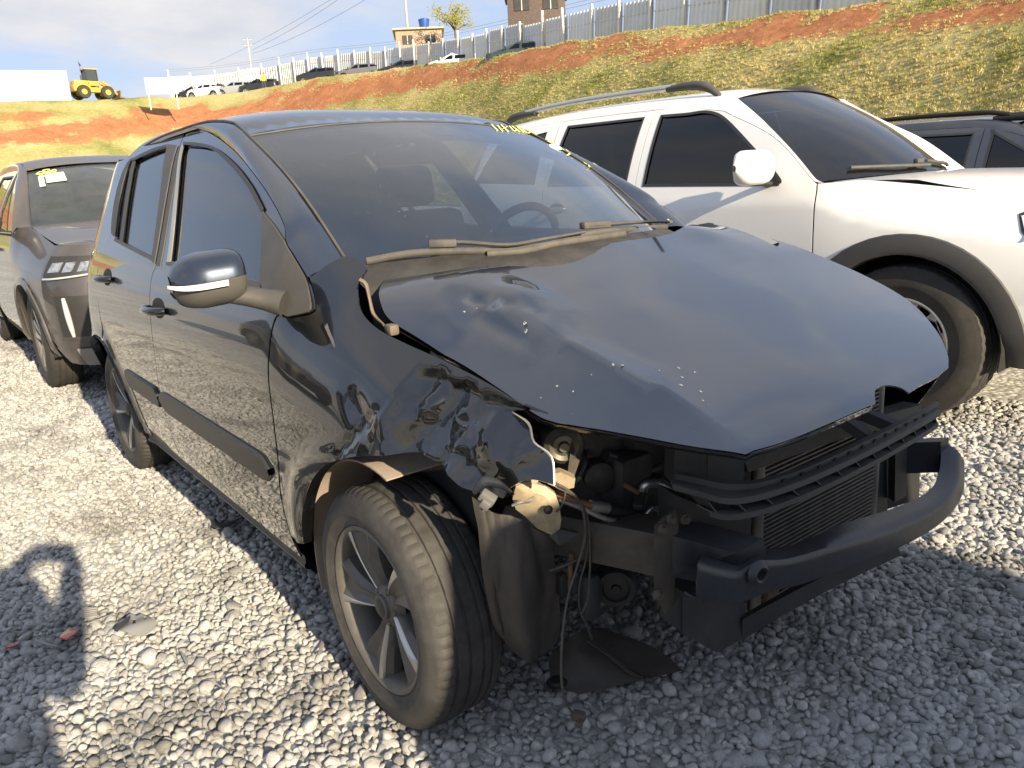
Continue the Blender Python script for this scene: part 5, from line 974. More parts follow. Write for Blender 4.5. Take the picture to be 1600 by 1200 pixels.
for i, r_ in enumerate(rows):
    for j, p_ in enumerate(r_): p_.x += 0.010*math.sin(i*0.42+0.10*j)*min(1, j/8)+0.012*mnoise.noise(Vector((i*0.22, j*0.12, 3)))+0.004*mnoise.noise(Vector((i*0.6, j*0.4, 9)))
MB().grid(rows, thick=0.004).build('liner_skirt', LINER, car, smooth=60)
sg = [[(862, 1018, .20), (900, 990, .16), (934, 982, .14)], [(858, 1042, .13), (920, 1020, .12), (985, 998, .115)], [(866, 1068, .08), (950, 1045, .085), (1030, 1018, .09)], [(905, 1085, .055), (985, 1066, .058), (1066, 1048, .068)]]
AZ = lambda px, py, z: Vector(at(px, py, z=z))
cols = [catmull([AZ(*p) for p in row], 6) for row in sg]; rows = [catmull([c[i] for c in cols], 6) for i in range(len(cols[0]))]
shield = MB().grid(rows, thick=0.004).build('splash_shield', LINER, car, smooth=60)
MB().tube([AZ(915, 1000, .165), AZ(950, 1022, .125), AZ(985, 1050, .085), AZ(1010, 1060, .075)], [0.006, 0.012, 0.012, 0.005], n=8, flat=0.5).build('moulded_ridge', LINER, shield, smooth=60)
MB().lathe([(0, 0.0), (0.008, 0.0), (0.012, 0.004), (0.012, 0.012)], T=Matrix.Translation(AZ(1014, 1057, .085)) @ Euler((R(-90), 0, 0)).to_matrix().to_4x4(), n=14).build('fastener', LINER, shield)
MB().lathe([(0, -0.004), (0.016, -0.004), (0.020, 0.002), (0.026, 0.004)], T=Matrix.Translation(AZ(870, 1064, .100)) @ Euler((R(-90), 0, 0)).to_matrix().to_4x4(), n=18).build('grommet', RUBBER, shield)
# compressor pulley, hoses, pipes
cpn = A(962, 918, 0.34); pu = MB().lathe([(0, -0.012), (0.010, -0.012), (0.012, -0.006), (0.030, -0.004), (0.034, -0.012), (0.046, -0.012), (0.050, -0.004), (0.052, 0.0), (0.049, 0.006), (0.052, 0.012), (0.049, 0.018), (0.052, 0.024), (0.050, 0.045), (0.0, 0.05)], T=Matrix.Translation(cpn) @ Euler((0, 0, R(48))).to_matrix().to_4x4(), n=44); pu.build('compressor_pulley', mat('pulley_black', (0.018, 0.018, 0.018), rough=0.5, dust=0.3, dcol=(0.07, 0.06, 0.05)), car, smooth=25)
MB().tube([cpn+Vector((-0.04, 0.03, 0)), cpn+Vector((-0.16, 0.10, 0))], 0.055, n=18, smooth=2).build('compressor', ENG, car, smooth=50)
MB().box(A(920, 930, 0.32), (0.05, 0.045, 0.12), bev=0.015).build('motor_mount', mat('grey_cast', (0.07, 0.075, 0.08), rough=0.5, metal=0.4, var=0.3), car, smooth=40)
MB().tube([A(1003, 775, 0.46), A(1008, 758, 0.47), A(1025, 755, 0.48), A(1045, 762, 0.50), A(1055, 780, 0.51), A(1052, 800, 0.51)], 0.0095, n=12, smooth=7).build('coolant_pipe', ALU, car, smooth=70)
MB().tube([A(1000, 818, 0.47), A(1010, 803, 0.475), A(1020, 794, 0.48), A(1030, 797, 0.485), A(1032, 806, 0.485)], 0.006, n=10, smooth=6).build('refrigerant_pipe', ALU, car, smooth=70)
MB().tube([A(872, 780, 0.42), A(905, 792, 0.435), A(935, 806, 0.45), A(960, 815, 0.46)], 0.006, n=10).build('refrigerant_pipe', ALU, car, smooth=70)
MB().tube([A(922, 790, 0.44), A(950, 794, 0.45)], 0.012, n=14, smooth=2).build('pipe_sleeve', ALU, car, smooth=50)
MB().tube([A(850, 765, 0.41), A(885, 778, 0.43), A(922, 789, 0.44)], 0.007, n=10).build('brake_line', mat('copper_line', (0.30, 0.16, 0.09), rough=0.4, metal=0.6, var=0.3, vscale=20), car, smooth=70)
RH = mat('rubber_hose', (0.018, 0.018, 0.019), rough=0.55)
MB().tube([A(950, 794, 0.45), A(975, 800, 0.455), A(998, 796, 0.46), A(1003, 775, 0.46)], 0.012, n=12).build('rubber_hose', RH, car, smooth=70); MB().tube([A(960, 815, 0.46), A(985, 822, 0.465), A(1000, 818, 0.47)], 0.010, n=12).build('rubber_hose', RH, car, smooth=70)
MB().tube([A(975, 758, 0.46), A(985, 763, 0.465), A(997, 770, 0.47)], 0.005, n=8).build('copper_fitting', MATS['copper_line'], car, smooth=70)
cn = A(1002, 828, 0.49); MB().box(cn, (0.032, 0.030, 0.040), bev=0.008, rot=Euler((R(20), R(20), R(40)))).build('connector', RH, car, smooth=40)
cn2 = A(1000, 783, 0.475); MB().box(cn2, (0.024, 0.045, 0.018), bev=0.004, rot=Euler((R(20), 0, R(30)))).build('pipe_clamp', RH, car, smooth=40)
# loose wiring
WIRE = mat('dusty_wire', (0.075, 0.066, 0.055), rough=0.6, var=0.3, vscale=40)
def wire(pts, r=0.0028, m=WIRE, nm='wire', par=car): return MB().tube([Vector(at(p[0], p[1], x=p[2])) if len(p) == 3 else Vector(at(p[0], p[1], z=p[3])) for p in pts], r, n=7, smooth=6).build(nm, m, par, smooth=70)
wire([(862, 752, .46), (890, 768, .465), (908, 790, .465), (914, 820, .46), (912, 850, .45), (900, 890, .44), (888, 930, .44), (880, 980, .44), (877, 1030, .44), (878, 1070, .44), (885, 1098, .43), (893, 1112, .42)], 0.0030)
wire([(866, 756, .46), (896, 772, .465), (915, 800, .46), (920, 830, .45), (922, 870, .44), (921, 900, .43), (918, 935, .42), (908, 960, .41)], 0.0026)
wire([(870, 762, .46), (900, 778, .465), (917, 810, .455), (919, 850, .44), (914, 880, .43), (906, 910, .42), (904, 940, .41), (908, 960, .40)], 0.0022)
wire([(908, 958, .41), (916, 975, .39), (925, 998, .36)], 0.0036); wire([(884, 765, .465), (880, 785, .46), (870, 800, .462)], 0.0022); wire([(857, 892, .42), (880, 884, .425), (905, 873, .43)], 0.004, GRIME, 'stay_rod')
wire([(893, 865, .40), (890, 895, .40), (886, 918, .40)], 0.006, mat('rusty_rod', (0.16, 0.09, 0.05), rough=0.8, var=0.4, vscale=30), 'drop_link')
MB().box(A(878, 912, 0.40), (0.02, 0.02, 0.05), bev=0.004).build('sensor', RH, car)
plug = A(904, 1119, 0.41); MB().box(plug, (0.030, 0.020, 0.020), bev=0.003, rot=Euler((R(15), R(25), R(60)))).box(plug+Vector((0.010, -0.008, -0.010)), (0.014, 0.014, 0.012), bev=0.002).build('hanging_plug', mat('brown_plug', (0.10, 0.075, 0.055), rough=0.6, var=0.3), car, smooth=30)
# marks: chalk lettering on the glass, sticker, hinge at the cowl
CHALK = mat('yellow_chalk', (0.72, 0.74, 0.22), rough=0.9, var=0.2, vscale=60)
def WSP(px, py): return WP(px, py, 0.003)
def scrawl(name, strokes, r=0.0035, m=CHALK):
    mb = MB()
    for s_ in strokes: mb.tube([WSP(*p) for p in s_], r, n=6, smooth=3, flat=0.35)
    return mb.build(name, m, windshield, smooth=60)
scrawl('chalk_mark', [[(768, 196), (777, 205)], [(777, 197), (785, 206)], [(783, 196), (794, 207)], [(786, 202), (792, 199)], [(796, 198), (803, 206), (808, 203)], [(800, 198), (812, 207)], [(808, 199), (818, 208)], [(816, 203), (824, 209), (829, 207)], [(822, 201), (838, 212)]])
scrawl('chalk_mark', [[(856, 222), (868, 228)], [(878, 234), (890, 240), (886, 244)], [(884, 235), (900, 245)], [(893, 240), (908, 250)], [(900, 243), (914, 252)], [(908, 248), (926, 260)]])
scrawl('chalk_mark', [[(912, 255), (924, 262)], [(915, 252), (921, 262)], [(920, 254), (931, 262)], [(926, 256), (938, 263)]])
scrawl('chalk_mark', [[(1008, 325), (1024, 333), (1040, 338)], [(1016, 327), (1038, 340), (1045, 346)]])
st = WSP(868, 231); nrm = Vector((0.42, 0.05, 0.9)).normalized(); MB().lathe([(0, -0.001), (0.026, -0.001), (0.026, 0.001)], T=Matrix.Translation(st) @ nrm.to_track_quat('Y', 'Z').to_matrix().to_4x4(), n=28).build('round_sticker', mat('white_sticker', (0.75, 0.75, 0.73), rough=0.6), windshield)
hg = [A(562, 437, -0.10), A(572, 445, -0.09), A(578, 470, -0.08), A(584, 492, -0.06), A(600, 508, -0.02)]; MB().tube(hg, [0.009, 0.008, 0.006, 0.008, 0.005], n=8, flat=0.6).build('hood_hinge', mat('rusty_hinge', (0.12, 0.09, 0.065), rough=0.7, var=0.4, vscale=25, dust=0.4, dcol=(0.2, 0.16, 0.12)), car, smooth=50)
MB().box(A(612, 515, 0.02), (0.03, 0.025, 0.025), bev=0.006).build('hinge_bolt', MATS['rusty_hinge'], car, smooth=40)
# chalk flecks and chipped paint on the hood
chip = MB()
for (px_, py_, s_) in ((820, 505, 1.5), (822, 518, 1.3), (725, 487, 1.2), (745, 483, 1.0), (1086, 582, 1), (1066, 590, 1), (1060, 575, 1.2), (1064, 602, 1.3), (958, 570, 1), (973, 571, 1.1), (1030, 579, .8), (1095, 612, 1), (870, 604, .9), (895, 612, .7), (845, 622, .6), (1098, 626, .7), (924, 586, .5)):
    q = HP((px_, py_))[0]; p = Vector((q[0], q[1], float(hood_z(np.array(q[0]), np.array(q[1])))+0.0008)); n = 8; rg = random.Random(int(px_*7+py_))
    pts = [p+Vector((math.cos(6.283*i/n)*0.0034*s_*rg.uniform(.4, 1.2), math.sin(6.283*i/n)*0.0024*s_*rg.uniform(.5, 1.2), 0)) for i in range(n)]; pts = [Vector((v.x, v.y, float(hood_z(np.array(v.x), np.array(v.y)))+0.0008)) for v in pts]
    ring = [v+(p-v)*0.55 for v in pts]; b0 = 0; chip.add([v for v in pts]+[Vector((v.x, v.y, v.z+0.0004)) for v in ring], [(i, (i+1) % n, n+(i+1) % n, n+i) for i in range(n)])
chip.build('paint_chips', mat('chipped_paint', (0.34, 0.34, 0.33), rough=0.8), hood)
# ------------------------------------------------------------------ the other vehicles of the yard
GDARK = glass('privacy_glass', tint=(0.10, 0.105, 0.115), ior=1.6, gloss=0.9)
GWIND = glass('other_windshield', tint=(0.55, 0.60, 0.62), ior=1.5, dust=0.04, spots=0.1)
CLAD = mat('grey_cladding', (0.048, 0.047, 0.048), rough=0.55, var=0.12, dust=0.12, dcol=(0.13, 0.12, 0.11))
SILVER = mat('silver_alloy', (0.62, 0.61, 0.58), rough=0.3, metal=0.85, dust=0.25, dcol=(0.35, 0.31, 0.25))
LAMPIN = mat('lamp_reflector', (0.42, 0.43, 0.45), rough=0.18, metal=0.7, var=0.5, vscale=35)
def make_car(name, label, loc, rz, paint, sp, cat='car', group=None, detail=2, seg=90, mrim=RIMD, medge=RIMB, wstyle='twin', nsp=5, wg=None, sg_=None):
    root = empty(name, loc, rz, label, cat, group); g = dict(wb=2.65, xf=0.88, xr=-3.50, W=0.91, H=1.62, z0=0.22, belt=(1.03, 1.10), cowl=1.09, nose=0.88, wsb=-0.52, wst=-1.25, wbw=0.70, wtw=0.57, zt=1.55, roofr=-3.05, R_t=0.34, wd=0.22, rim=0.225, xb=-1.42, xc=-2.35, xa=-0.42, tail=1.05, bow=0.20, step=0.06, arch=0.05, rail=0.06, drop=0.045)
    g.update(sp); W, H, z0, wb = g['W'], g['H'], g['z0'], g['wb']; b0, b1 = g['belt']; zt = g['zt']; zr0 = zt-g['rail']
    ztf = pchip([-9, g['xa']-0.05, g['xa']+0.25, 0.3, g['xf']], [b0+0.24, b0+0.24, b0+0.09, (g['cowl']+g['nose'])/2-0.01, g['nose']-0.02])
    sd = Side([z0-0.1, z0, z0+0.12, 0.45*H, b0-0.10, b0, zr0, zt, zt+0.06], [0.86*W, 0.91*W, 0.975*W, W, 0.985*W, 0.955*W, g['wtw']+0.075, g['wtw']+0.03, g['wtw']-0.03], front=(g['xa'], 1.3, 0.13), rear=(g['xr']+0.75, 0.75, 0.16), arches=((0, g['R_t'], g['R_t']+0.075), (-wb, g['R_t'], g['R_t']+0.075)), flare=0.012, ztop=ztf, zref=(0.62, b0+0.24), org=loc, rot=rz, box=(g['xr']-0.1, g['xf']+0.1, 0.05, zt+0.05))
    zf = lambda q_: min(float(ztf(q_))-0.012, g['cowl']-0.02)
    st = g['step']; R_t = g['R_t']; ar = R_t+g['arch']+0.015; xa, xb, xc = g['xa'], g['xb'], g['xc']; wsb, wst = g['wsb'], g['wst']
    belt = lambda x: b0+(b1-b0)*np.clip((xa-x)/(xa-g['xr']), 0, 1)
    roofz = pchip([g['roofr']-0.4, g['roofr'], g['roofr']*0.55+wst*0.45, wst-0.25, wst], [H-0.16, H-0.05, H, H-0.015, zt+0.03]); railz = lambda x: float(roofz(x))-g['drop']-g['rail']
    aline = [(xa, b0+0.02), (xa*0.55+wst*0.45, b0+0.02+(zr0-b0)*0.52), (wst-0.03, railz(wst-0.03)-0.01)]
    rails_ = [(x, railz(x)) for x in np.linspace(wst-0.03, g['roofr'], 8)][1:]
    fr_arch = arc(0, R_t, ar, 178, 12, 12)
    xcut = 0.45*g['xf']+0.5*ar+0.05
    out = []
    def side_parts(s, fl):
        S = sd.surf(s); kw = dict(step=st, thick=0.006, flip=fl)
        zb_ = z0+0.03; bpost = [(xb-0.02, railz(xb)), (xb, 1.02*b0), (xb+0.01, 0.6*b0), (xb-0.01, zb_)]
        fd = outline([[aline[0], aline[1], aline[2]], [aline[2]]+[p for p in rails_ if p[0] > xb+0.05]+[bpost[0]], bpost, [bpost[-1], (xa+0.02, zb_)], [(xa+0.02, zb_), (xa+0.03, 0.55), (xa+0.01, b0*0.93), aline[0]]])
        ax_off = 0.075; pa = lambda z: np.interp(z, [a[1] for a in aline], [a[0] for a in aline])
        zb1, zt1 = belt(xa)+0.015, railz(xb)-0.035
        wf = outline([[(pa(zb1+0.05)-0.16, zb1), (pa(zb1+0.10)-0.12, zb1+0.06), (pa(zt1-0.10)-0.09, zt1-0.10), (pa(zt1)-0.10, zt1-0.012), (wst-0.32, railz(wst-0.32)-0.035)], [(wst-0.32, railz(wst-0.32)-0.035), (xb+0.05, zt1)], [(xb+0.05, zt1), (xb+0.065, belt(xb)+0.015)], [(xb+0.065, belt(xb)+0.015), (pa(zb1+0.05)-0.16, zb1)]]) if wst-0.34 > xb+0.05 else outline([[(pa(zb1+0.05)-0.16, zb1), (pa(zt1)-0.10, zt1-0.02), (xb+0.05, zt1)], [(xb+0.05, zt1), (xb+0.065, belt(xb)+0.015)], [(xb+0.065, belt(xb)+0.015), (pa(zb1+0.05)-0.16, zb1)]])
        d1 = panel('front_door', scaled(fd, 0.003), S, paint, root, holes=[wf], **kw)
        rarch = arc(-wb, R_t, ar+0.02, 15, 80, 6)
        rd = outline([bpost[::-1], [bpost[0]]+[p for p in rails_ if xc-0.05 < p[0] < xb-0.05]+[(xc-0.04, railz(xc-0.04))], [(xc-0.04, railz(xc-0.04)), (xc-0.02, belt(xc)+0.05), (xc+0.0, b1*0.85), rarch[-1]], rarch[::-1], [rarch[0], (bpost[-1])]])
        wr = outline([[(xb-0.075, belt(xb)+0.02), (xb-0.085, zt1)], [(xb-0.085, zt1), (xc+0.06, railz(xc)-0.035)], [(xc+0.06, railz(xc)-0.035), (xc+0.03, belt(xc)+0.025)], [(xc+0.03, belt(xc)+0.025), (xb-0.075, belt(xb)+0.02)]])
        d2 = panel('rear_door', scaled(rd, 0.003), S, paint, root, holes=[wr], **kw)
        G2 = sg_ or GDARK
        panel('window_glass', scaled(wf, -0.008), sd.surf(s, -0.008), G2, d1, step=0.12, thick=0.004, flip=fl); panel('window_glass', scaled(wr, -0.008), sd.surf(s, -0.008), G2, d2, step=0.12, thick=0.004, flip=fl)
        if detail >= 2:
            for hol, dd in ((wf, d1), (wr, d2)):
                o_ = [p for p in resample(hol, 0.05)]; o_.append(o_[0]); o2 = scaled(o_[:-1], 0.0); o3 = scaled(o_[:-1], 0.016)
                MB().grid([[sd.pt(a[0], a[1], s, 0.003), sd.pt(b[0], b[1], s, 0.003)] for a, b in zip(o2+o2[:1], o3+o3[:1])], thick=0.003).build('window_frame', TRIMD, dd, smooth=40)
        # fender
        xe = g['fx']; fe = outline([[(xa+0.004, b0+0.02), (xa+0.014, b0*0.93), (xa+0.034, 0.55), (xa+0.024, zb_)], [(xa+0.024, zb_), fr_arch[0]], fr_arch, [fr_arch[-1], (xe, R_t+0.02)], [(xe, R_t+0.02), (xe, float(ztf(xe))-0.02)], [(xe, float(ztf(xe))-0.02), (0.3, zf(0.3)), (xa+0.28, zf(xa+0.28)), (xa+0.10, zf(xa+0.10))], [(xa+0.10, zf(xa+0.10)), (xa+0.004, b0+0.02)]])
        panel('front_fender', scaled(fe, 0.002), S, paint, root, **kw)
        # quarter
        xe2 = g['rx']; ra = arc(-wb, R_t, ar, 80, 180, 10)
        qq = outline([[(xc-0.045, railz(xc-0.045)), (xc-0.025, belt(xc)+0.05), (xc-0.005, b1*0.85), ra[0]], ra, [ra[-1], (-wb-ar, z0+0.05), (xe2, z0+0.08)], [(xe2, z0+0.08), (xe2, b1)], [(xe2, b1), (g['roofr']-0.02, railz(g['roofr']))], [(g['roofr']-0.02, railz(g['roofr']))]+[p for p in rails_[::-1] if g['roofr'] < p[0] < xc-0.1]+[(xc-0.045, railz(xc-0.045))]])
        wq = [(xc-0.12, belt(xc)+0.04), (xc-0.15, railz(xc)-0.06), (g['roofr']+0.10, railz(g['roofr'])-0.07), (g['roofr']-0.08, belt(g['roofr'])+0.06)]
        q = panel('quarter_panel', scaled(qq, 0.002), S, paint, root, holes=[wq] if g['roofr'] < xc-0.35 else [], **kw)
        if g['roofr'] < xc-0.35: panel('quarter_glass', scaled(wq, -0.008), sd.surf(s, -0.008), G2, q, step=0.12, thick=0.004, flip=fl)
        # pillars and cant rail
        k = 14; xq = xa+0.06; Sm = [sd.pt(xq+(aline[0][0]-xq)*q_, zf(xq)+(aline[0][1]-zf(xq))*q_, s) for q_ in (0, 0.5)]+[sd.pt(p.x, p.y, s) for p in catmull([(a[0], a[1], 0) for a in aline], 8)]+[sd.pt(p[0], p[1], s) for p in rails_]; n1 = 17
        We = [Vector((wsb-0.10+(wst-0.03-wsb+0.10)*v, s*(g['wbw']+(g['wtw']-g['wbw'])*v), g['cowl']-0.02+(zt-g['cowl']+0.02)*v+0.03*math.sin(math.pi*v))) for v in np.linspace(0, 1, 17)]; We = [Vector((wsb+0.02, s*(g['wbw']+0.06), g['cowl']-0.035))]+We
        Re = [Vector((x, s*g['wtw'], float(roofz(x))-g['drop'])) for x in np.linspace(wst-0.03, g['roofr'], 9)][1:]
        G = []; q_n = 0
        for a, b in list(zip(resamp(Sm[:19], 24), resamp(We, 24)))+list(zip(resamp(Sm[18:], 12), resamp([We[-1]]+Re, 12)))[1:]:
            q_n += 1; mid = (a+b)/2+Vector((0.3, s*0.6, 0.8)).normalized()*(b-a).length*(0.2*min(1, q_n/7)); G.append([a+Vector((0, -s*0.02, 0))]+[a*(1-t)**2+mid*2*t*(1-t)+b*t*t for t in np.linspace(0, 1, 6)]+[b+Vector((-0.005, -s*0.005, -0.012))])
        MB().grid(G).build('side_frame', paint, root, smooth=55)
        # sill and arches
        MB().grid([[sd.pt(x, z0+0.028, s, -0.01), sd.pt(x, z0-0.01, s, 0.0), sd.pt(x, z0-0.05, s, -0.04)] for x in np.linspace(xa, -wb+ar*0.9, 12)]).build('sill', CLAD if detail >= 2 else TRIMD, root, smooth=50)
        for cx in (0, -wb):
            wid = g['arch']; nn = 26
            if detail >= 1: MB().grid([[sd.pt(cx+r_*math.cos(a), R_t+r_*math.sin(a), s, o_) for r_, o_ in ((ar+wid*g.get('cladw', 0.6), 0.002), (ar+wid*g.get('cladw', 0.6)-0.004, 0.012), (ar+0.005, 0.016), (ar-0.012, 0.012), (ar-0.016, -0.05))] for a in np.linspace(R(-8), R(186), nn)]).build('arch_cladding', g.get('cladm', CLAD), root, smooth=40)
            MB().grid([[(cx+(ar-0.005)*math.cos(a), s*y, R_t+(ar-0.005)*math.sin(a)) for y in (W-0.06, W-0.36)] for a in np.linspace(R(-10), R(190), 16)], thick=0.004).build('arch_liner', UNDER, root, smooth=60)
        if detail >= 2:
            for hx_, dd in ((xb+0.17, d1), (xc+0.17, d2)): handle(dd, hx_, belt(hx_)-0.13, sd=sd, m=g.get('hm', paint), sign=s)
        return d1, d2
    g.setdefault('fx', g['xf']-0.38); g.setdefault('rx', g['xr']+0.40)
    dR = side_parts(-1, False); dL = side_parts(1, True)
    xe, xe2 = g['fx'], g['rx']
    def fascia(z, s, front=True):
        """rounded end of the body"""
        if front:
            xm = g['xf']-0.10*np.clip((z-0.62)/0.4, 0, 1)**1.5-0.06*np.clip((0.42-z)/0.2, 0, 1); x0_ = xe
        else: xm = g['xr']+0.06*np.clip((z-0.7)/0.4, 0, 1)**1.5+0.05*np.clip((0.42-z)/0.2, 0, 1); x0_ = xe2
        w_ = float(sd.Y(x0_, min(z, float(ztf(x0_))-0.02) if front else z)); return Vector((x0_+(xm-x0_)*(1-abs(s)**3.2)**(1/2.4), s*w_, z))
    ss = np.sign(np.linspace(-1, 1, 29))*np.abs(np.linspace(-1, 1, 29))**0.6
    zn = float(ztf(xe))-0.02
    bump = MB().grid([[fascia(z, s_) for s_ in ss] for z in np.linspace(z0, g.get('bz', 0.66), 8)]).build('front_bumper', paint, root, smooth=60)
    MB().grid([[fascia(z, s_) for s_ in ss] for z in np.linspace(g.get('bz', 0.66), zn, 6)]).build('front_panel', g.get('facem', TRIMD), root, smooth=60)
    MB().grid([[fascia(z, s_, False) for s_ in ss] for z in np.linspace(z0+0.05, 0.68, 7)]).build('rear_bumper', paint, root, smooth=60)
    tg = []
    for z in np.linspace(0.68, b1, 5): tg.append([fascia(z, s_, False) for s_ in ss])
    tailgate = MB().grid(tg).build('tailgate', paint, root, smooth=60)
    rb = tg[-1]; rt_ = [Vector((g['roofr']-0.02, s_*(g['wtw']+0.03), railz(g['roofr'])+(float(roofz(g['roofr']))-railz(g['roofr']))*(1-abs(s_)**3))) for s_ in ss]
    MB().grid([[a*(1-t)+b*t+Vector((-0.06*math.sin(t*3.14), 0, 0)) for a, b in zip(rb, rt_)] for t in np.linspace(0, 1, 8)]).build('rear_window', TRIMD, root, smooth=60)
    # hood
    Hg = []
    for u in np.linspace(0, 1, 14):
        row = []
        for s_ in np.linspace(-1, 1, 21):
            x_c = wsb+g['bow']*(1-s_**2)+0.05; fe = fascia(zn, np.sign(s_)*abs(s_)*0.98, True); x = x_c+(fe.x-x_c)*u; wy = float(sd.Y(min(x, xe), zf(min(x, xe))))-0.006
            y = (s_*wy)*(1-u**4)+fe.y*u**4; ze = zf(min(x, xe)); zc2 = g['cowl']+(g['nose']+0.035-g['cowl'])*u**1.7; k = abs(s_)**2.2; z = ze*k+zc2*(1-k); z = z*(1-u**6)+zn*u**6
            row.append((x, y, z))
        Hg.append(row)
    MB().grid(Hg).build('hood', paint, root, smooth=60)
    # windscreen
    def wsf(V):
        u, v = V[:, 0], V[:, 1]; k = np.abs(u); bx = wsb-0.02+g['bow']*(1-k**2)-0.08*k**2; tx = wst+0.05*(1-k**2)-0.03
        z = g['cowl']+(-0.02*k**2)+(zt-g['cowl'])*v+0.03*(1-k**2)*v+0.03*np.sin(np.pi*v); return np.stack([bx+(tx-bx)*v+0.015*np.sin(np.pi*v), u*(g['wbw']+(g['wtw']-g['wbw'])*v), z], 1)
    wp = [(-1+2*i/16, 0) for i in range(17)]+[(1-2*i/16, 1) for i in range(17)]
    wsx = panel('windshield', wp, wsf, wg or GWIND, root, step=0.12, thick=0.005)
    if detail >= 2:
        fr_ = MB()
        def bd(u0, u1, v0, v1): return [[Vector(wsf(np.array([[u0+(u1-u0)*a, v0+(v1-v0)*b]]))[0])+Vector((-0.004, 0, -0.008)) for a in np.linspace(0, 1, 14)] for b in np.linspace(0, 1, 14)]
        fr_.grid(bd(-1, -0.94, 0, 1)).grid(bd(0.94, 1, 0, 1)).grid(bd(-0.94, 0.94, 0.95, 1)).grid(bd(-0.94, 0.94, 0, 0.06)); fr_.build('glass_border', FRIT, wsx, smooth=60)
    Rg = []
    for x in np.linspace(wst-0.03, g['roofr']-0.02, 14):
        f_ = np.clip((x-(wst-0.15))/0.12, 0, 1)
        Rg.append([(x+0.05*(1-s_**2)*f_, s_*g['wtw'], float(roofz(x))-g['drop']*abs(s_)**2.6) for s_ in np.linspace(-1, 1, 17)])
    MB().grid(Rg).build('roof', paint, root, smooth=60)
    # cabin and floor
    fp = MB(); fp.box((-wb/2-0.1, 0, z0+0.06), (wb-0.75, 1.5*W, 0.10)).box((-wb/2-0.3, 0, 0.62), (wb*0.75, 1.5*W, 0.5)).box((0.1, 0, 0.60), (0.9, 1.1*W, 0.42)); fp.build('floor_pan', UNDER, root)
    db = MB(); db.grid([[(wsb-0.02+g['bow']*(1-(y/W)**2)*0.9, y, g['cowl']-0.05), (wsb-0.25, y, g['cowl']-0.03), (wsb-0.45, y, g['cowl']-0.08), (wsb-0.47, y, g['cowl']-0.4)] for y in np.linspace(-0.72*W/0.9, 0.72*W/0.9, 9)]); db.build('dashboard', INNER, root, smooth=60)
    if detail >= 2:
        for y in (-0.37, 0.37):
            s_ = MB(); s_.box((xb+0.30, y, b0*0.55), (0.5, 0.5, 0.18), bev=0.05).box((xb+0.0, y, b0*0.92), (0.14, 0.48, 0.62), bev=0.05, rot=Euler((0, R(-14), 0))).box((xb-0.10, y, b0*1.28), (0.10, 0.27, 0.18), bev=0.04, rot=Euler((0, R(-10), 0))); s_.build('seat', SEAT, root, smooth=50)
        s_ = MB(); T2 = Matrix.Translation((wsb-0.60, 0.37, g['cowl']-0.06)) @ Euler((0, R(-66), 0)).to_matrix().to_4x4(); s_.tube([T2 @ Vector((0.185*math.cos(a), 0.185*math.sin(a), 0)) for a in np.linspace(0, 6.2832, 33)], 0.016, n=8, smooth=1, cap=False).tube([T2 @ Vector((0, -0.17, 0)), T2 @ Vector((0, 0, 0.02)), T2 @ Vector((0, 0.17, 0))], 0.018, n=8); s_.build('steering_wheel', INNER, root, smooth=50)
    # mirrors
    if detail >= 1:
        for s in g.get('mirs', (-1, 1)):
            mx_ = g.get('mx', xa-0.10); mo = sd.pt(mx_, b0+0.04, s); mr_ = bpy.data.objects.new('wing_mirror', None); COL.objects.link(mr_); mr_.parent = root
            G = []; ms = g.get('msz', 1.0)
            for i in range(11):
                u = i/10; e = max(0.03, (1-abs(2*u-1)**5)) ** 0.5; y = mo.y+s*(0.04+0.25*u)*ms
                sg = lambda q_, p_: math.copysign(abs(q_)**p_, q_); G.append([(mx_+0.02+0.075*ms*e*sg(math.cos(a), 0.7)*(1.0 if math.cos(a) > 0 else 0.35), y, b0+0.115+0.078*ms*e*sg(math.sin(a), 0.7)) for a in np.linspace(0, 2*math.pi, 21)])
            MB().grid(G).build('mirror_cap', g.get('mirm', paint), mr_, smooth=70)
            MB().tube([(mo.x+0.01, mo.y-s*0.02, b0+0.02), (mo.x, mo.y+s*0.06, b0+0.035), (mo.x-0.005, mo.y+s*0.13*ms, b0+0.05)], [0.03, 0.024, 0.024], n=10, flat=0.7).build('mirror_arm', TRIMD, mr_, smooth=60)
            if g.get('mirlens'): MB().grid([[Vector(r_[1])*0.15+Vector(r_[0])*0.85+Vector((0.004, 0, 0.004)), Vector(r_[-2])*0.25+Vector(r_[-1])*0.75+Vector((0.004, 0, 0))] for r_ in G[2:9]], thick=0.003).build('indicator_lens', LENS, mr_, smooth=50)
    for cx, nm in ((0, 'front_wheel'), (-wb, 'rear_wheel')):
        for s in (-1, 1): wheel(root, nm, (cx, s*(W-0.03-g['wd']/2), R_t), R_t=R_t, wd=g['wd'], rim_r=g['rim'], nsp=nsp, style=wstyle, sign=s, seg=seg, mrim=mrim, medge=medge, mtyre=TYREC)
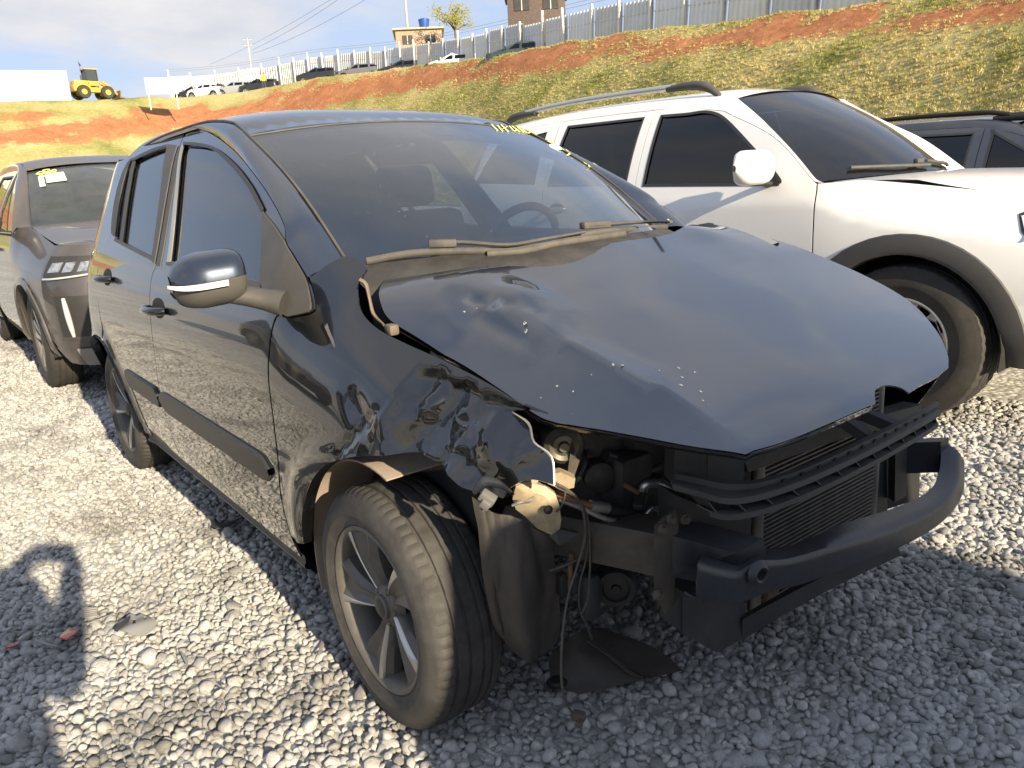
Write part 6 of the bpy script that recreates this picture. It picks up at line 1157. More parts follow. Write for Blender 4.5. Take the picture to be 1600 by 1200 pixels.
    if g.get('rails'):
        for s in (-1, 1):
            ra_ = bpy.data.objects.new('roof_rail', None); COL.objects.link(ra_); ra_.parent = root; x0_, x1_ = g['rails']; y_ = s*(g['wtw']-0.02); hz_ = lambda x: float(roofz(x))-g['drop']
            xs_ = np.linspace(x0_, x1_, 12); hh = g.get('railh', 0.07)
            MB().tube([(x, y_, hz_(x)+hh) for x in xs_[1:-1]], 0.019, n=10, smooth=2).build('bar', g.get('railm', SILVER), ra_, smooth=60)
            for xe_, d_ in ((x0_, -1), (x1_, 1)): MB().tube([(xe_+d_*0.12, y_, hz_(xe_)-0.005), (xe_+d_*0.02, y_, hz_(xe_)+hh*0.75), (xe_-d_*0.10, y_, hz_(xe_)+hh), (xe_-d_*0.28, y_, hz_(xe_)+hh)], [0.016, 0.030, 0.027, 0.022], n=10, smooth=4, flat=1.0).build('end_cap', g.get('railcap', TRIM), ra_, smooth=60)
    return root, sd, fascia, wsf, g, dR, wsx

# white SUV alongside
WHITE = mat('white_paint', (0.83, 0.82, 0.80), rough=0.35, coat=0.8, coat_rough=0.05, dust=0.05, dcol=(0.5, 0.44, 0.36))
suv, wsd, wfas, wwsf, wg_, wdR, wws = make_car('white_suv', 'large white SUV with grey arch cladding and silver roof rails', (-0.25, 3.15, 0), 0.0, WHITE,
    dict(wb=2.895, xf=0.90, xr=-3.98, W=0.93, H=1.755, z0=0.36, belt=(1.14, 1.19), cowl=1.185, nose=1.06, wsb=-0.46, wst=-1.17, wbw=0.735, wtw=0.60, zt=1.665, roofr=-3.45, R_t=0.385, wd=0.265, rim=0.230, xb=-1.74, xc=-2.62, xa=-0.48, mx=-0.77, tail=1.15, bow=0.16, step=0.035, arch=0.05, cladw=1.7, rails=(-3.30, -1.44), railh=0.075, mirlens=True, mirs=(-1,), msz=1.15, hm=CHROME, drop=0.055, rail=0.055, facem=WHITE, bz=0.62),
    cat='suv', seg=150, mrim=SILVER, medge=SILVER, nsp=6, wg=glass('suv_windshield', tint=(0.30, 0.34, 0.38), ior=1.6, dust=0.03, gloss=0.95))
# tank-sized headlamp wrapping the corner, wipers
for s in (-1, 1):
    hl_ = bpy.data.objects.new('headlamp', None); COL.objects.link(hl_); hl_.parent = suv
    po_ = outline([[(0.43, 1.005), (0.48, 1.015), (0.66, 0.99)], [(0.66, 0.99), (0.66, 0.84)], [(0.66, 0.84), (0.54, 0.86), (0.46, 0.93)], [(0.46, 0.93), (0.43, 1.005)]])
    panel('lamp_body', po_, wsd.surf(s, 0.004), TRIMD, hl_, step=0.04, thick=0.02, flip=s > 0); panel('lens', scaled(po_, 0.014), wsd.surf(s, 0.008), LENS, hl_, step=0.04, thick=0.006, flip=s > 0)
    for k in range(4): MB().tube([wsd.pt(0.50+0.04*k, 0.90-0.004*k, s, 0.013), wsd.pt(0.51+0.04*k, 0.985, s, 0.013)], 0.004, n=6, smooth=2).build('lamp_rib', TRIMD, hl_)
def wsline(f, pts, lift): return [Vector(f(np.array([p]))[0])+Vector((0.35, 0, 0.9))*lift for p in pts]
for a, b in ((-0.75, 0.02), (0.05, 0.80)): MB().tube(wsline(wwsf, [(a, 0.06), ((a+b)/2, 0.035), (b, 0.02)], 0.02), 0.010, n=7).build('wiper', WIP, suv, smooth=50)
MB().box(wsline(wwsf, [(-0.1, 0.05)], 0.03)[0], (0.03, 0.07, 0.025), bev=0.006).build('wiper_joint', WIP, suv)

wgr = bpy.data.objects.new('grille', None); COL.objects.link(wgr); wgr.parent = suv
MB().grid([[wfas(z, q)+Vector((0.006, 0, 0)) for q in np.linspace(-0.55, 0.55, 15)] for z in np.linspace(0.74, 0.97, 6)], thick=0.012).build('grille_field', RUBBER, wgr, smooth=50)
for z in (0.765, 0.825, 0.885, 0.945): MB().tube([wfas(z, q)+Vector((0.018, 0, 0)) for q in np.linspace(-0.53, 0.53, 13)], 0.012, n=7, smooth=1).build('grille_bar', CHROME, wgr, smooth=50)
MB().grid([[wfas(z, q)+Vector((0.008, 0, 0)) for q in np.linspace(-0.62, 0.62, 15)] for z in np.linspace(0.46, 0.60, 5)], thick=0.012).build('lower_intake', TRIMD, suv, smooth=50)
MB().grid([[wfas(z, q)+Vector((0.010, 0, 0)) for q in np.linspace(-0.97, 0.97, 25)] for z in np.linspace(0.36, 0.45, 4)], thick=0.012).build('bumper_apron', CLAD, suv, smooth=50)
for s in (-1, 1):
    c_ = wfas(0.56, s*0.80); MB().lathe([(0, -0.012), (0.045, -0.010), (0.055, 0.0), (0.055, 0.02)], T=Matrix.Translation(c_+Vector((0.004, 0, 0))) @ Euler((0, 0, R(90+s*25))).to_matrix().to_4x4(), n=20).build('fog_lamp', LENS, suv, smooth=40)
# dark SUV parked behind
GREYP = mat('grey_metallic_paint', (0.080, 0.072, 0.069), rough=0.34, metal=0.5, coat=0.9, coat_rough=0.04, dust=0.10, dcol=(0.30, 0.25, 0.20), updust=0.30, dscale=4)
gsuv, gsd, gf, gws, gg, gdR, gwsx = make_car('grey_suv', 'dark grey SUV parked behind the black hatchback with stickers on its windscreen', (-4.78, 0.06, 0), R(0), GREYP,
    dict(wb=2.63, xf=0.86, xr=-3.45, W=0.905, H=1.66, z0=0.24, belt=(1.05, 1.13), cowl=1.135, nose=0.995, wsb=-0.42, wst=-1.12, wbw=0.70, wtw=0.58, zt=1.535, roofr=-2.95, R_t=0.345, wd=0.215, rim=0.225, xb=-1.38, xc=-2.3, xa=-0.36, step=0.045, facem=GREYP, bz=0.60, cladw=0.7, cladm=GREYP), cat='suv', seg=120, mrim=RIMD, medge=SILVER, nsp=5, wstyle='twin', wg=glass('grey_suv_windshield', tint=(0.72, 0.80, 0.80), ior=1.5, dust=0.10))
DRL = mat('frosted_light_bar', (0.42, 0.43, 0.44), rough=0.25, coat=1.0)
for s in (-1, 1):
    hl_ = bpy.data.objects.new('headlamp', None); COL.objects.link(hl_); hl_.parent = gsuv
    def FP(z, q, o=0.0): p = gf(z, s*q); return p+Vector((0.9, s*0.45, 0.05)).normalized()*o
    qs = np.linspace(0.62, 0.995, 14)
    MB().grid([[FP(0.80+0.035*((0.995-q)/0.37), q, 0.006), FP(0.835, q, 0.010), FP(0.90, q, 0.008), FP(0.925+0.02*q, q, 0.003)] for q in qs]).build('lamp_body', TRIMD, hl_, smooth=50)
    for q0 in (0.68, 0.775, 0.87, 0.95):
        MB().grid([[FP(0.850, q0-0.030, 0.014), FP(0.846, q0+0.030, 0.014)], [FP(0.908, q0-0.040, 0.012), FP(0.904, q0+0.020, 0.012)]], thick=0.004).build('lamp_cell', LAMPIN, hl_)
    MB().tube([FP(0.805+0.03*((0.995-q)/0.37), q, 0.012) for q in qs], 0.007, n=8, smooth=1).build('light_bar', DRL, hl_, smooth=60)
    fh = bpy.data.objects.new('fog_housing', None); COL.objects.link(fh); fh.parent = gsuv
    MB().grid([[FP(z, q, 0.008) for q in np.linspace(0.70, 0.965, 8)] for z in np.linspace(0.42, 0.72, 8)], thick=0.01).build('surround', GREYP, fh, smooth=40)
    MB().grid([[FP(z, q, 0.013) for q in np.linspace(0.72, 0.955, 8)] for z in np.linspace(0.44, 0.70, 8)], thick=0.006).build('recess', TRIMD, fh, smooth=40)
    MB().tube([FP(z, 0.90-0.03*(0.70-z), 0.022) for z in np.linspace(0.44, 0.69, 6)], [0.010, 0.016, 0.018, 0.018, 0.016, 0.012], n=9, smooth=3).build('light_bar', DRL, fh, smooth=60)
grl = bpy.data.objects.new('grille', None); COL.objects.link(grl); grl.parent = gsuv
MB().grid([[gf(z, q)+Vector((0.006, 0, 0)) for q in np.linspace(-0.68, 0.68, 17)] for z in np.linspace(0.46, 0.78, 7)], thick=0.01).build('grille_field', RUBBER, grl, smooth=50)
for z in np.linspace(0.49, 0.76, 7): MB().tube([gf(z, q)+Vector((0.016, 0, 0)) for q in np.linspace(-0.66, 0.66, 13)], 0.008, n=6, smooth=1).build('grille_bar', TRIMD, grl, smooth=50)
MB().grid([[gf(z, q)+Vector((0.010, 0, 0)) for q in np.linspace(-0.9, 0.9, 21)] for z in np.linspace(0.245, 0.36, 4)], thick=0.012).build('skid_plate', mat('silver_plastic', (0.30, 0.29, 0.28), rough=0.45, metal=0.4, dust=0.2), gsuv, smooth=50)
def on_ws(f, u, v, lift=0.006): return Vector(f(np.array([[u, v]]))[0])+Vector((0.5, 0, 0.85))*lift
PAPER = mat('pale_green_label', (0.62, 0.80, 0.66), rough=0.7)
for (u0, u1, v0, v1) in ((-0.80, -0.58, 0.66, 0.86), (-0.88, -0.82, 0.60, 0.84)):
    MB().grid([[on_ws(gws, u0+(u1-u0)*a, v0+(v1-v0)*b) for a in np.linspace(0, 1, 4)] for b in np.linspace(0, 1, 4)], thick=0.001).build('paper_label', PAPER, gwsx)
fw_ = MB()
for k in range(5):
    a = 2*math.pi*k/5+0.3; fw_.tube([on_ws(gws, -0.77, 0.885, 0.01), on_ws(gws, -0.77+0.10*math.cos(a-0.35), 0.885+0.075*math.sin(a-0.35), 0.01), on_ws(gws, -0.77+0.12*math.cos(a+0.35), 0.885+0.075*math.sin(a+0.35), 0.01), on_ws(gws, -0.77, 0.885, 0.01)], 0.006, n=6, smooth=5, flat=0.5)
fw_.build('chalk_mark', CHALK, gwsx, smooth=60)

# dark car beyond the white SUV
SLATE = mat('slate_paint', (0.035, 0.042, 0.058), rough=0.32, metal=0.3, coat=0.9, dust=0.15, dcol=(0.3, 0.27, 0.23))
make_car('slate_car', 'slate blue car with black roof rails behind the white SUV', (0.22, 6.15, 0), 0.0, SLATE, dict(W=0.89, H=1.575, zt=1.475, belt=(1.00, 1.06), cowl=1.06, nose=0.88, xb=-1.44, wst=-1.22, rails=(-2.9, -1.15), railm=RUBBER, railcap=RUBBER, railh=0.05, drop=0.04), seg=60)
# cars outside the picture whose shade and mirror image the photograph shows
SILVP = mat('silver_paint', (0.35, 0.35, 0.36), rough=0.3, metal=0.7, coat=0.9, dust=0.1)
make_car('silver_hatchback', 'silver hatchback parked tail to nose facing the wreck, shading its front', (6.0, -0.15, 0), 0.0, SILVP, dict(H=1.63, xr=-3.52, roofr=-3.27, wtw=0.74, W=0.95, wbw=0.8), seg=60)
for k, (x_, y_, m_) in enumerate(((-2.2, -6.2, SILVP), (-8.6, -6.0, GREYP), (-5.2, -9.5, WHITE))):
    make_car('parked_car', ('silver car standing across the aisle from the doors', 'grey car across the aisle, farther back', 'white car in the second line across the aisle')[k], (x_, y_, 0), R((4, -3, 2)[k]), m_, dict(step=0.10), seg=40, detail=1, group='cars across the aisle')
# ------------------------------------------------------------------ top of the bank: fence, parked cars, loader, houses
def t_of(px, py=120):
    """position along the crest that lies in a pixel column"""
    v = ray(px, py); a = math.atan2(v[1], v[0]); ts_ = np.linspace(0, cr_t[-1], 3000); c = crest_at(ts_); aa = np.arctan2(c[:, 1]-View.C[1], c[:, 0]-View.C[0]); d = (aa-a+math.pi) % (2*math.pi)-math.pi
    return float(ts_[np.argmin(np.abs(d))])
def terrace(px, back):
    t = t_of(px); p = hill_point(np.array([t]), np.array([1+back/60.0]))[0]; c = p[:2]-View.C[:2]; return Vector(p), math.atan2(c[1], c[0])
SHEET = mat('galvanised_sheet', (0.66, 0.69, 0.72), rough=0.5, metal=0.25, var=0.12, vscale=0.6, dust=0.15, dcol=(0.4, 0.38, 0.34))
POST = mat('fence_post', (0.62, 0.60, 0.56), rough=0.8, var=0.15, vscale=1.0)
fence = empty('sheet_fence', (0, 0, 0), 0, 'long pale corrugated sheet fence with posts along the top of the bank', 'fence')
T0, T1 = t_of(264), t_of(2300); ts_ = [T0]; 
while ts_[-1] < T1: ts_.append(ts_[-1]+2.55)
FB = [Vector(hill_point(np.array([t]), np.array([1.085]))[0]) for t in ts_]
pan = MB(); nx = 40
pan.grid([[(u, 0.035*(1 if (int(i) % 5) < 3 else -1), z) for z in (0.0, 1.0)] for i, u in enumerate(np.linspace(0, 1, nx))], thick=0.004); pme = pan.build('sheet_panel', SHEET, fence, smooth=20); base_panel = pme.data; bpy.data.objects.remove(pme); panels_ = [base_panel]
for k_, c_ in enumerate(((0.58, 0.62, 0.66), (0.70, 0.70, 0.68), (0.55, 0.57, 0.58))):
    b_ = base_panel.copy(); b_.materials[0] = mat('galvanised_sheet_%d' % k_, c_, rough=0.5, metal=0.25, var=0.2, vscale=0.9, dust=0.3, dcol=(0.42, 0.36, 0.30)); panels_.append(b_)
posts = MB(); posts.box((0, 0, 1.75), (0.14, 0.14, 3.55), bev=0.015); po_ = posts.build('post', POST, fence); pmesh = po_.data; bpy.data.objects.remove(po_)
for i in range(len(FB)-1):
    a, b = FB[i], FB[i+1]; d = b-a; an = math.atan2(d.y, d.x)
    o = bpy.data.objects.new('sheet_panel', random.choice(panels_)); COL.objects.link(o); o.parent = fence; o.location = a+Vector((0, 0, -0.1)); o.rotation_euler = (0, math.atan2(-d.z, math.hypot(d.x, d.y)), an); o.scale = (d.length, 1, 3.0+0.2*random.random()-0.3*max(0, math.hypot(a.x-View.C[0], a.y-View.C[1])-65)/30)
    o = bpy.data.objects.new('post', pmesh); COL.objects.link(o); o.parent = fence; o.location = a-Vector((0, 0, 0.2)); n = Vector((d.y, -d.x, 0)).normalized(); toc = Vector((View.C[0]-a.x, View.C[1]-a.y, 0)); n = n if n.dot(toc) > 0 else -n
    o.location += n*0.12; o.rotation_euler = (random.gauss(0, 0.018), random.gauss(0, 0.018), an); o.scale = (1, 1, random.uniform(0.92, 1.06))
wr_ = MB()
for h in (3.3, 3.5): wr_.tube([p+Vector((0, 0, h)) for p in FB], 0.012, n=4, smooth=1)
wr_.build('barbed_wire', mat('wire_steel', (0.35, 0.34, 0.33), rough=0.5, metal=0.5), fence)
for z in (1.2, 2.3):
    MB().tube([p+Vector((0, 0, z)) for p in FB], 0.03, n=5, smooth=1).build('fence_rail', POST, fence)
# white wall at the far left
wa, wa2 = Vector(at(-420, 165, d=100)), Vector(at(112, 157, d=95)); wall = empty('white_wall', tuple(wa2), 0, 'plain white boundary wall at the left behind the wheel loader', 'wall')
dw = wa-wa2; an = math.atan2(dw.y, dw.x); nP = 14; lw = dw.length/nP
WPL = mat('white_render', (0.66, 0.65, 0.62), rough=0.9, var=0.14, vscale=0.25, dust=0.2, dcol=(0.45, 0.36, 0.28), dscale=0.5)
for i in range(nP):
    o = MB().box((lw*(i+0.5), 0, 1.3), (lw-0.03, 0.15, 3.1), bev=0.01).build('wall_panel', WPL, wall); o.rotation_euler = (0, 0, an)
# sign board
p, az = terrace(255, -2.0); p = Vector(at(256, 158, d=84)); sign = empty('sign_board', tuple(p), az-math.pi/2, 'blank white sign board on two legs at the edge of the bank', 'sign')
MB().box((0, 0, 1.35), (2.75, 0.06, 1.45), bev=0.01).build('board', WPL, sign)
for x in (-1.2, 1.2): MB().box((x, 0.06, 0.35), (0.09, 0.09, 2.2)).build('leg', POST, sign)
# parked cars up there
BLK = mat('far_black_paint', (0.015, 0.016, 0.018), rough=0.3, coat=0.8); FW = mat('far_white_paint', (0.75, 0.75, 0.74), rough=0.4, coat=0.5); FS_ = mat('far_silver_paint', (0.42, 0.43, 0.44), rough=0.35, metal=0.5, coat=0.5)
far = [(284, 4.5, BLK, 30, 'black car parked at the left end of the fence, half behind a white car'), (303, 3.0, FW, 35, 'white car nearest the left end of the sheet fence'), (347, 3.0, FS_, 20, 'silver car on the bank between a white car and a black one'), (386, 3.5, BLK, 25, 'black car on the bank just left of the person in yellow'), (478, 2.6, BLK, 20, 'dark car right of the person in yellow, half hidden by the crest'), (541, 2.2, mat('far_grey_paint', (0.12, 0.12, 0.13), rough=0.35, coat=0.7), 15, 'grey car roof above the crest, middle of the three right of the person'), (607, 2.0, BLK, 10, 'black car roof above the crest, below the blue water tank'), (684, 1.8, FW, 10, 'white car roof peeping over the crest below the tree'), (782, 1.6, mat('far_green_paint', (0.03, 0.045, 0.04), rough=0.3, coat=0.8), 5, 'dark green car nearest of those parked along the sheet fence')]
for px_, bk_, m_, rr_, lb in far:
    p, az = terrace(px_, bk_); make_car('parked_car', lb, tuple(p+Vector((0, 0, -0.02))), az-math.pi/2+R(180-rr_), m_, dict(step=0.25, H=1.50), seg=24, detail=1, group='cars parked along the fence', mrim=SILVER, wstyle='plain')
# person in a yellow vest
p, az = terrace(411, 1.2)
def person(name, loc, rz, label, chain, radii, cloth, m_skin, group=None):
    """one continuous skinned body; chain: joints and the joint each hangs from"""
    me = bpy.data.meshes.new('body'); names = list(chain); ids = {n: i for i, n in enumerate(names)}
    me.from_pydata([chain[n][0] for n in names], [(ids[n], ids[chain[n][1]]) for n in names if chain[n][1]], [])
    o = bpy.data.objects.new(name, me); COL.objects.link(o); o.location = loc; o.rotation_euler = (0, 0, rz)
    md = o.modifiers.new('skin', 'SKIN'); me.update()
    if not me.skin_vertices: 
        bm = bmesh.new(); bm.from_mesh(me); bm.verts.layers.skin.verify(); bm.to_mesh(me); bm.free()
    for n in names:
        sv = me.skin_vertices[0].data[ids[n]]; r_ = radii[n]; sv.radius = r_ if hasattr(r_, '__len__') else (r_, r_); sv.use_root = (n == 'pelvis')
    ms = o.modifiers.new('sub', 'SUBSURF'); ms.levels = 2; ms.render_levels = 2; md.use_smooth_shade = True
    m = bpy.data.materials.new(name+'_clothes'); m.use_nodes = True; t = m.node_tree; b = t.nodes['Principled BSDF']; b.inputs['Roughness'].default_value = 0.85
    tcn = N(t, 'ShaderNodeTexCoord'); s_ = N(t, 'ShaderNodeSeparateXYZ'); L(t, tcn.outputs['Object'], s_.inputs[0]); rp_ = N(t, 'ShaderNodeValToRGB'); rp_.color_ramp.interpolation = 'CONSTANT'
    sc_ = N(t, 'ShaderNodeMath', operation='DIVIDE', i_1=2.0); L(t, s_.outputs[2], sc_.inputs[0]); L(t, sc_.outputs[0], rp_.inputs[0])
    el = rp_.color_ramp.elements; el[0].position = 0; el[0].color = (*cloth[0], 1); el[1].position = 0.05; el[1].color = (*cloth[1], 1); el.new(0.46).color = (*cloth[2], 1); el.new(0.735).color = (*m_skin, 1); el.new(0.81).color = (*cloth[3], 1)
    L(t, rp_.outputs[0], b.inputs['Base Color']); me.materials.append(m); return tag(o, label, 'person', group)
std = dict(pelvis=((0, 0, 0.94), None), waist=((0, 0, 1.08), 'pelvis'), chest=((0, 0.01, 1.28), 'waist'), neck=((0, 0.01, 1.46), 'chest'), head0=((0, 0.02, 1.55), 'neck'), head1=((0, 0.03, 1.66), 'head0'),
    hipl=((-0.10, 0, 0.88), 'pelvis'), kneel=((-0.12, 0.02, 0.49), 'hipl'), ankl=((-0.12, -0.02, 0.08), 'kneel'), toel=((-0.13, 0.15, 0.04), 'ankl'), hipr=((0.10, 0, 0.88), 'pelvis'), kneer=((0.12, 0.02, 0.49), 'hipr'), ankr=((0.12, -0.02, 0.08), 'kneer'), toer=((0.13, 0.15, 0.04), 'ankr'),
    shl=((-0.19, 0, 1.38), 'chest'), ell=((-0.25, -0.02, 1.10), 'shl'), wrl=((-0.25, 0.06, 0.86), 'ell'), hal=((-0.24, 0.08, 0.76), 'wrl'), shr=((0.19, 0, 1.38), 'chest'), elr=((0.25, -0.02, 1.10), 'shr'), wrr=((0.25, 0.06, 0.86), 'elr'), har=((0.24, 0.08, 0.76), 'wrr'))
rad = dict(pelvis=(0.15, 0.11), waist=(0.14, 0.10), chest=(0.16, 0.11), neck=0.055, head0=(0.075, 0.09), head1=(0.075, 0.09), hipl=0.09, kneel=0.06, ankl=0.042, toel=0.035, hipr=0.09, kneer=0.06, ankr=0.042, toer=0.035, shl=0.065, ell=0.045, wrl=0.032, hal=0.036, shr=0.065, elr=0.045, wrr=0.032, har=0.036)
person('person', tuple(p), az+math.pi/2, 'person in a bright yellow vest standing by the cars on the bank', std, rad, ((0.02, 0.02, 0.02), (0.06, 0.06, 0.08), (0.75, 0.80, 0.05), (0.03, 0.02, 0.02)), (0.35, 0.22, 0.15))

# wheel loader
p = Vector(at(150, 156, d=104)); c0 = p-Vector(View.C); ld = empty('wheel_loader', tuple(p), math.atan2(c0.y, c0.x)-math.pi/2+R(20), 'yellow wheel loader with a flag on its cab standing on the bank', 'loader')
YEL = mat('loader_yellow', (0.62, 0.36, 0.03), rough=0.5, var=0.15, vscale=1.5, dust=0.3, dcol=(0.35, 0.22, 0.12)); LB = mat('loader_black', (0.02, 0.02, 0.02), rough=0.5)
MB().box((-1.35, 0, 1.45), (1.7, 1.35, 1.0), bev=0.12).box((-2.05, 0, 1.15), (0.5, 1.3, 0.7), bev=0.08).build('engine_cover', YEL, ld)
MB().box((0.0, 0, 1.0), (1.6, 0.9, 0.5), bev=0.06).box((0.9, 0, 1.1), (0.8, 0.7, 0.7), bev=0.06).build('chassis', YEL, ld)
cab = MB().box((-0.25, 0, 1.65), (1.25, 1.35, 0.5), bev=0.04).box((-0.25, 0, 3.15), (1.4, 1.45, 0.12), bev=0.04).build('cab', YEL, ld)
for x in (-0.82, 0.32):
    for y in (-0.62, 0.62): MB().box((x, y, 2.5), (0.09, 0.09, 1.3)).build('cab_post', LB, cab)
MB().box((-0.25, 0, 2.5), (1.05, 1.2, 1.15)).build('cab_glass', mat('cab_glass', (0.05, 0.06, 0.07), rough=0.1), cab)
for x in (-1.45, 1.05):
    for y in (-0.95, 0.95):
        w_ = MB().lathe([(0.30, -0.22), (0.62, -0.24), (0.70, -0.16), (0.72, 0), (0.70, 0.16), (0.62, 0.24), (0.30, 0.22)], T=Matrix.Translation((x, y, 0.72)), n=28).build('wheel', TYREC, ld, smooth=40); MB().lathe([(0, -0.18), (0.28, -0.16), (0.31, -0.20), (0.31, 0.2), (0.28, 0.16), (0, 0.18)], T=Matrix.Translation((x, y, 0.72)), n=20).build('rim', YEL, w_, smooth=40)
for y in (-0.42, 0.42): MB().tube([(0.8, y, 1.9), (1.6, y, 1.35), (2.3, y, 0.55)], 0.13, n=6, smooth=1).build('lift_arm', YEL, ld)
MB().prism([(2.2, -1.2, 0.15), (2.3, -1.2, 0.95), (2.45, -1.2, 0.95), (2.35, -1.2, 0.3), (3.1, -1.2, 0.12), (3.0, -1.2, 0.06)], (0, 2.4, 0)).build('bucket', mat('bucket_steel', (0.16, 0.13, 0.10), rough=0.7, metal=0.4), ld)
fg = MB().tube([(-0.9, 0.5, 3.2), (-1.0, 0.5, 4.05)], 0.02, n=5, smooth=1).prism([(-0.93, 0.5, 3.55), (-1.0, 0.5, 4.05), (-0.72, 0.5, 3.6)], (0, 0.01, 0)).build('flag', LB, ld)
MB().tube([(-1.3, -0.3, 1.9), (-1.3, -0.3, 2.5)], 0.06, n=8, smooth=1).build('exhaust', LB, ld)

# utility poles and lines
CONC = mat('concrete_pole', (0.42, 0.39, 0.36), rough=0.85, var=0.15, vscale=1.0); WIRB = mat('power_wire', (0.06, 0.06, 0.06), rough=0.6)
def pole(px, py, d, hgt, arms, label, rz):
    b = Vector(at(px, py, d=d)); o = empty('utility_pole', tuple(b), rz, label, 'pole', None); MB().tube([(0, 0, -2), (0, 0, hgt)], [0.17, 0.10], n=10, smooth=1).build('shaft', CONC, o, smooth=60)
    for z in arms:
        a = MB().box((0, 0, z), (1.9, 0.10, 0.12)).build('crossarm', CONC, o)
        for x in (-0.85, -0.3, 0.3, 0.85): MB().lathe([(0, 0.22), (0.05, 0.20), (0.06, 0.12), (0.04, 0.06)], T=Matrix.Translation((x, 0, z)) @ Euler((R(90), 0, 0)).to_matrix().to_4x4(), n=8).build('insulator', LB, a)
    return b
pb1 = pole(638, 60, 105, 10.5, (9.6, 7.2), 'tall utility pole behind the fence beside the blue tank', 0.4); pb2 = pole(394, 118, 165, 6.6, (6.3, 5.3), 'short distant utility pole with crossarms above the fence', 0.9)
lines = empty('power_lines', tuple(pb1), 0, 'thin power lines running from the tall pole over the fence', 'wires')
for dz, (qx, qy, qd) in ((7.2, (900, -20, 80)), (6.9, (900, -14, 80)), (9.6, (394, 78, 165)), (7.0, (394, 84, 165)), (9.4, (330, 100, 210))):
    a = Vector((0, 0, dz)); b = Vector(at(qx, qy, d=qd))-pb1; MB().tube([a+(b-a)*t-Vector((0, 0, 3.2*t*(1-t))) for t in np.linspace(0, 1, 16)], 0.022, n=4, smooth=1).build('line', WIRB, lines)
# houses, water tank, tree
def house(name, label, px, py, d, w_, dp, h, m, mr, over=0.3, win=True):
    b = Vector(at(px, py, d=d)); az = math.atan2(b.y-View.C[1], b.x-View.C[0])-math.pi/2; o = empty(name, tuple(b), az, label, 'house')
    MB().box((0, dp/2, h/2-1.5), (w_, dp, h+3), bev=0.02).build('wall', m, o); MB().hexa([(-w_/2-over, -over, h+0.01), (w_/2+over, -over, h+0.01), (w_/2+over, dp+over, h+0.01), (-w_/2-over, dp+over, h+0.01), (-w_/2-over, -over, h+0.18), (w_/2+over, -over, h+0.18), (w_/2+over, dp+over, h+0.9), (-w_/2-over, dp+over, h+0.9)]).build('roof', mr, o)
    if win:
        for x in (-w_*0.25, w_*0.25): f = MB().box((x, -0.03, h-1.0), (1.1, 0.06, 0.9)).build('window', TRIMD, o); MB().box((x, -0.07, h-1.0), (0.06, 0.04, 0.9)).build('mullion', POST, f)
    return b, o
BRK = mat('plain_masonry', (0.36, 0.26, 0.19), rough=0.9, var=0.2, vscale=0.8); TIL = mat('roof_sheet', (0.14, 0.11, 0.10), rough=0.8, var=0.2)
hb1, ho1 = house('small_house', 'low brown house carrying a blue water tank behind the fence', 655, 64, 92, 5.0, 6, 1.15, BRK, mat('pale_roof', (0.45, 0.38, 0.30), rough=0.8))
tk = Vector(at(663, 43, d=93)); tank = empty('water_tank', tuple(tk), 0, 'round blue water tank standing on the brown house', 'tank'); BLU = mat('tank_blue', (0.02, 0.08, 0.30), rough=0.4)
MB().lathe([(0, 0), (0.50, 0), (0.60, -0.72), (0.60, -0.74), (0, -0.74)], T=Euler((R(90), 0, 0)).to_matrix().to_4x4() @ Matrix.Scale(-1, 4, (0, 1, 0)) if False else Matrix.Rotation(R(-90), 4, 'X'), n=24).build('barrel', BLU, tank, smooth=40); MB().lathe([(0.62, -0.74), (0.62, -0.80), (0.3, -0.92), (0, -0.94)], T=Matrix.Rotation(R(-90), 4, 'X'), n=24).build('lid', BLU, tank, smooth=40)
hb2, ho2 = house('dark_house', 'house with a dark roof above the fence at the top edge', 838, 14, 62, 4.2, 5, 1.4, mat('dark_wall', (0.10, 0.075, 0.065), rough=0.9, var=0.3), TIL)
tb = Vector(at(712, 60, d=88)); tree = empty('tree', tuple(tb), 0, 'yellowish leafy tree behind the fence between the two houses', 'tree')
BARK = mat('bark', (0.16, 0.12, 0.085), rough=0.9, var=0.3, vscale=4); tr = MB().tube([(0, 0, -2), (0.1, 0, 0.6), (0.0, 0.05, 1.6), (0.2, 0, 2.6)], [0.20, 0.16, 0.11, 0.05], n=9)
rg = random.Random(5); tips = []
for k in range(11):
    a = rg.uniform(0, 6.28); z = rg.uniform(0.6, 2.0); e = Vector((math.cos(a)*rg.uniform(0.8, 2.1), math.sin(a)*rg.uniform(0.8, 1.8), z+rg.uniform(0.4, 1.4))); tr.tube([(0.05, 0, z), (e.x*0.5, e.y*0.5, (z+e.z)/2+0.15), tuple(e)], [0.07, 0.045, 0.02], n=6, smooth=3); tips.append(e)
tr.build('trunk', BARK, tree, smooth=60)
lf_ = MB()
for e in tips+[Vector((0.2, 0, 2.7)), Vector((-0.5, 0.3, 2.3))]:
    for _ in range(120):
        q = e+Vector((rg.gauss(0, 0.38), rg.gauss(0, 0.38), rg.gauss(0, 0.30))); u = Vector((rg.gauss(0, 1), rg.gauss(0, 1), rg.gauss(0, 1))).normalized(); v = u.orthogonal().normalized(); s_ = rg.uniform(0.06, 0.12); lf_.add([q-u*s_, q+v*s_*0.5, q+u*s_, q-v*s_*0.5], [(0, 1, 2, 3)])
lf_.build('crown', mat('yellow_leaves', (0.26, 0.25, 0.045), rough=0.7, var=0.3, vscale=2), tree, recalc=False, smooth=None)

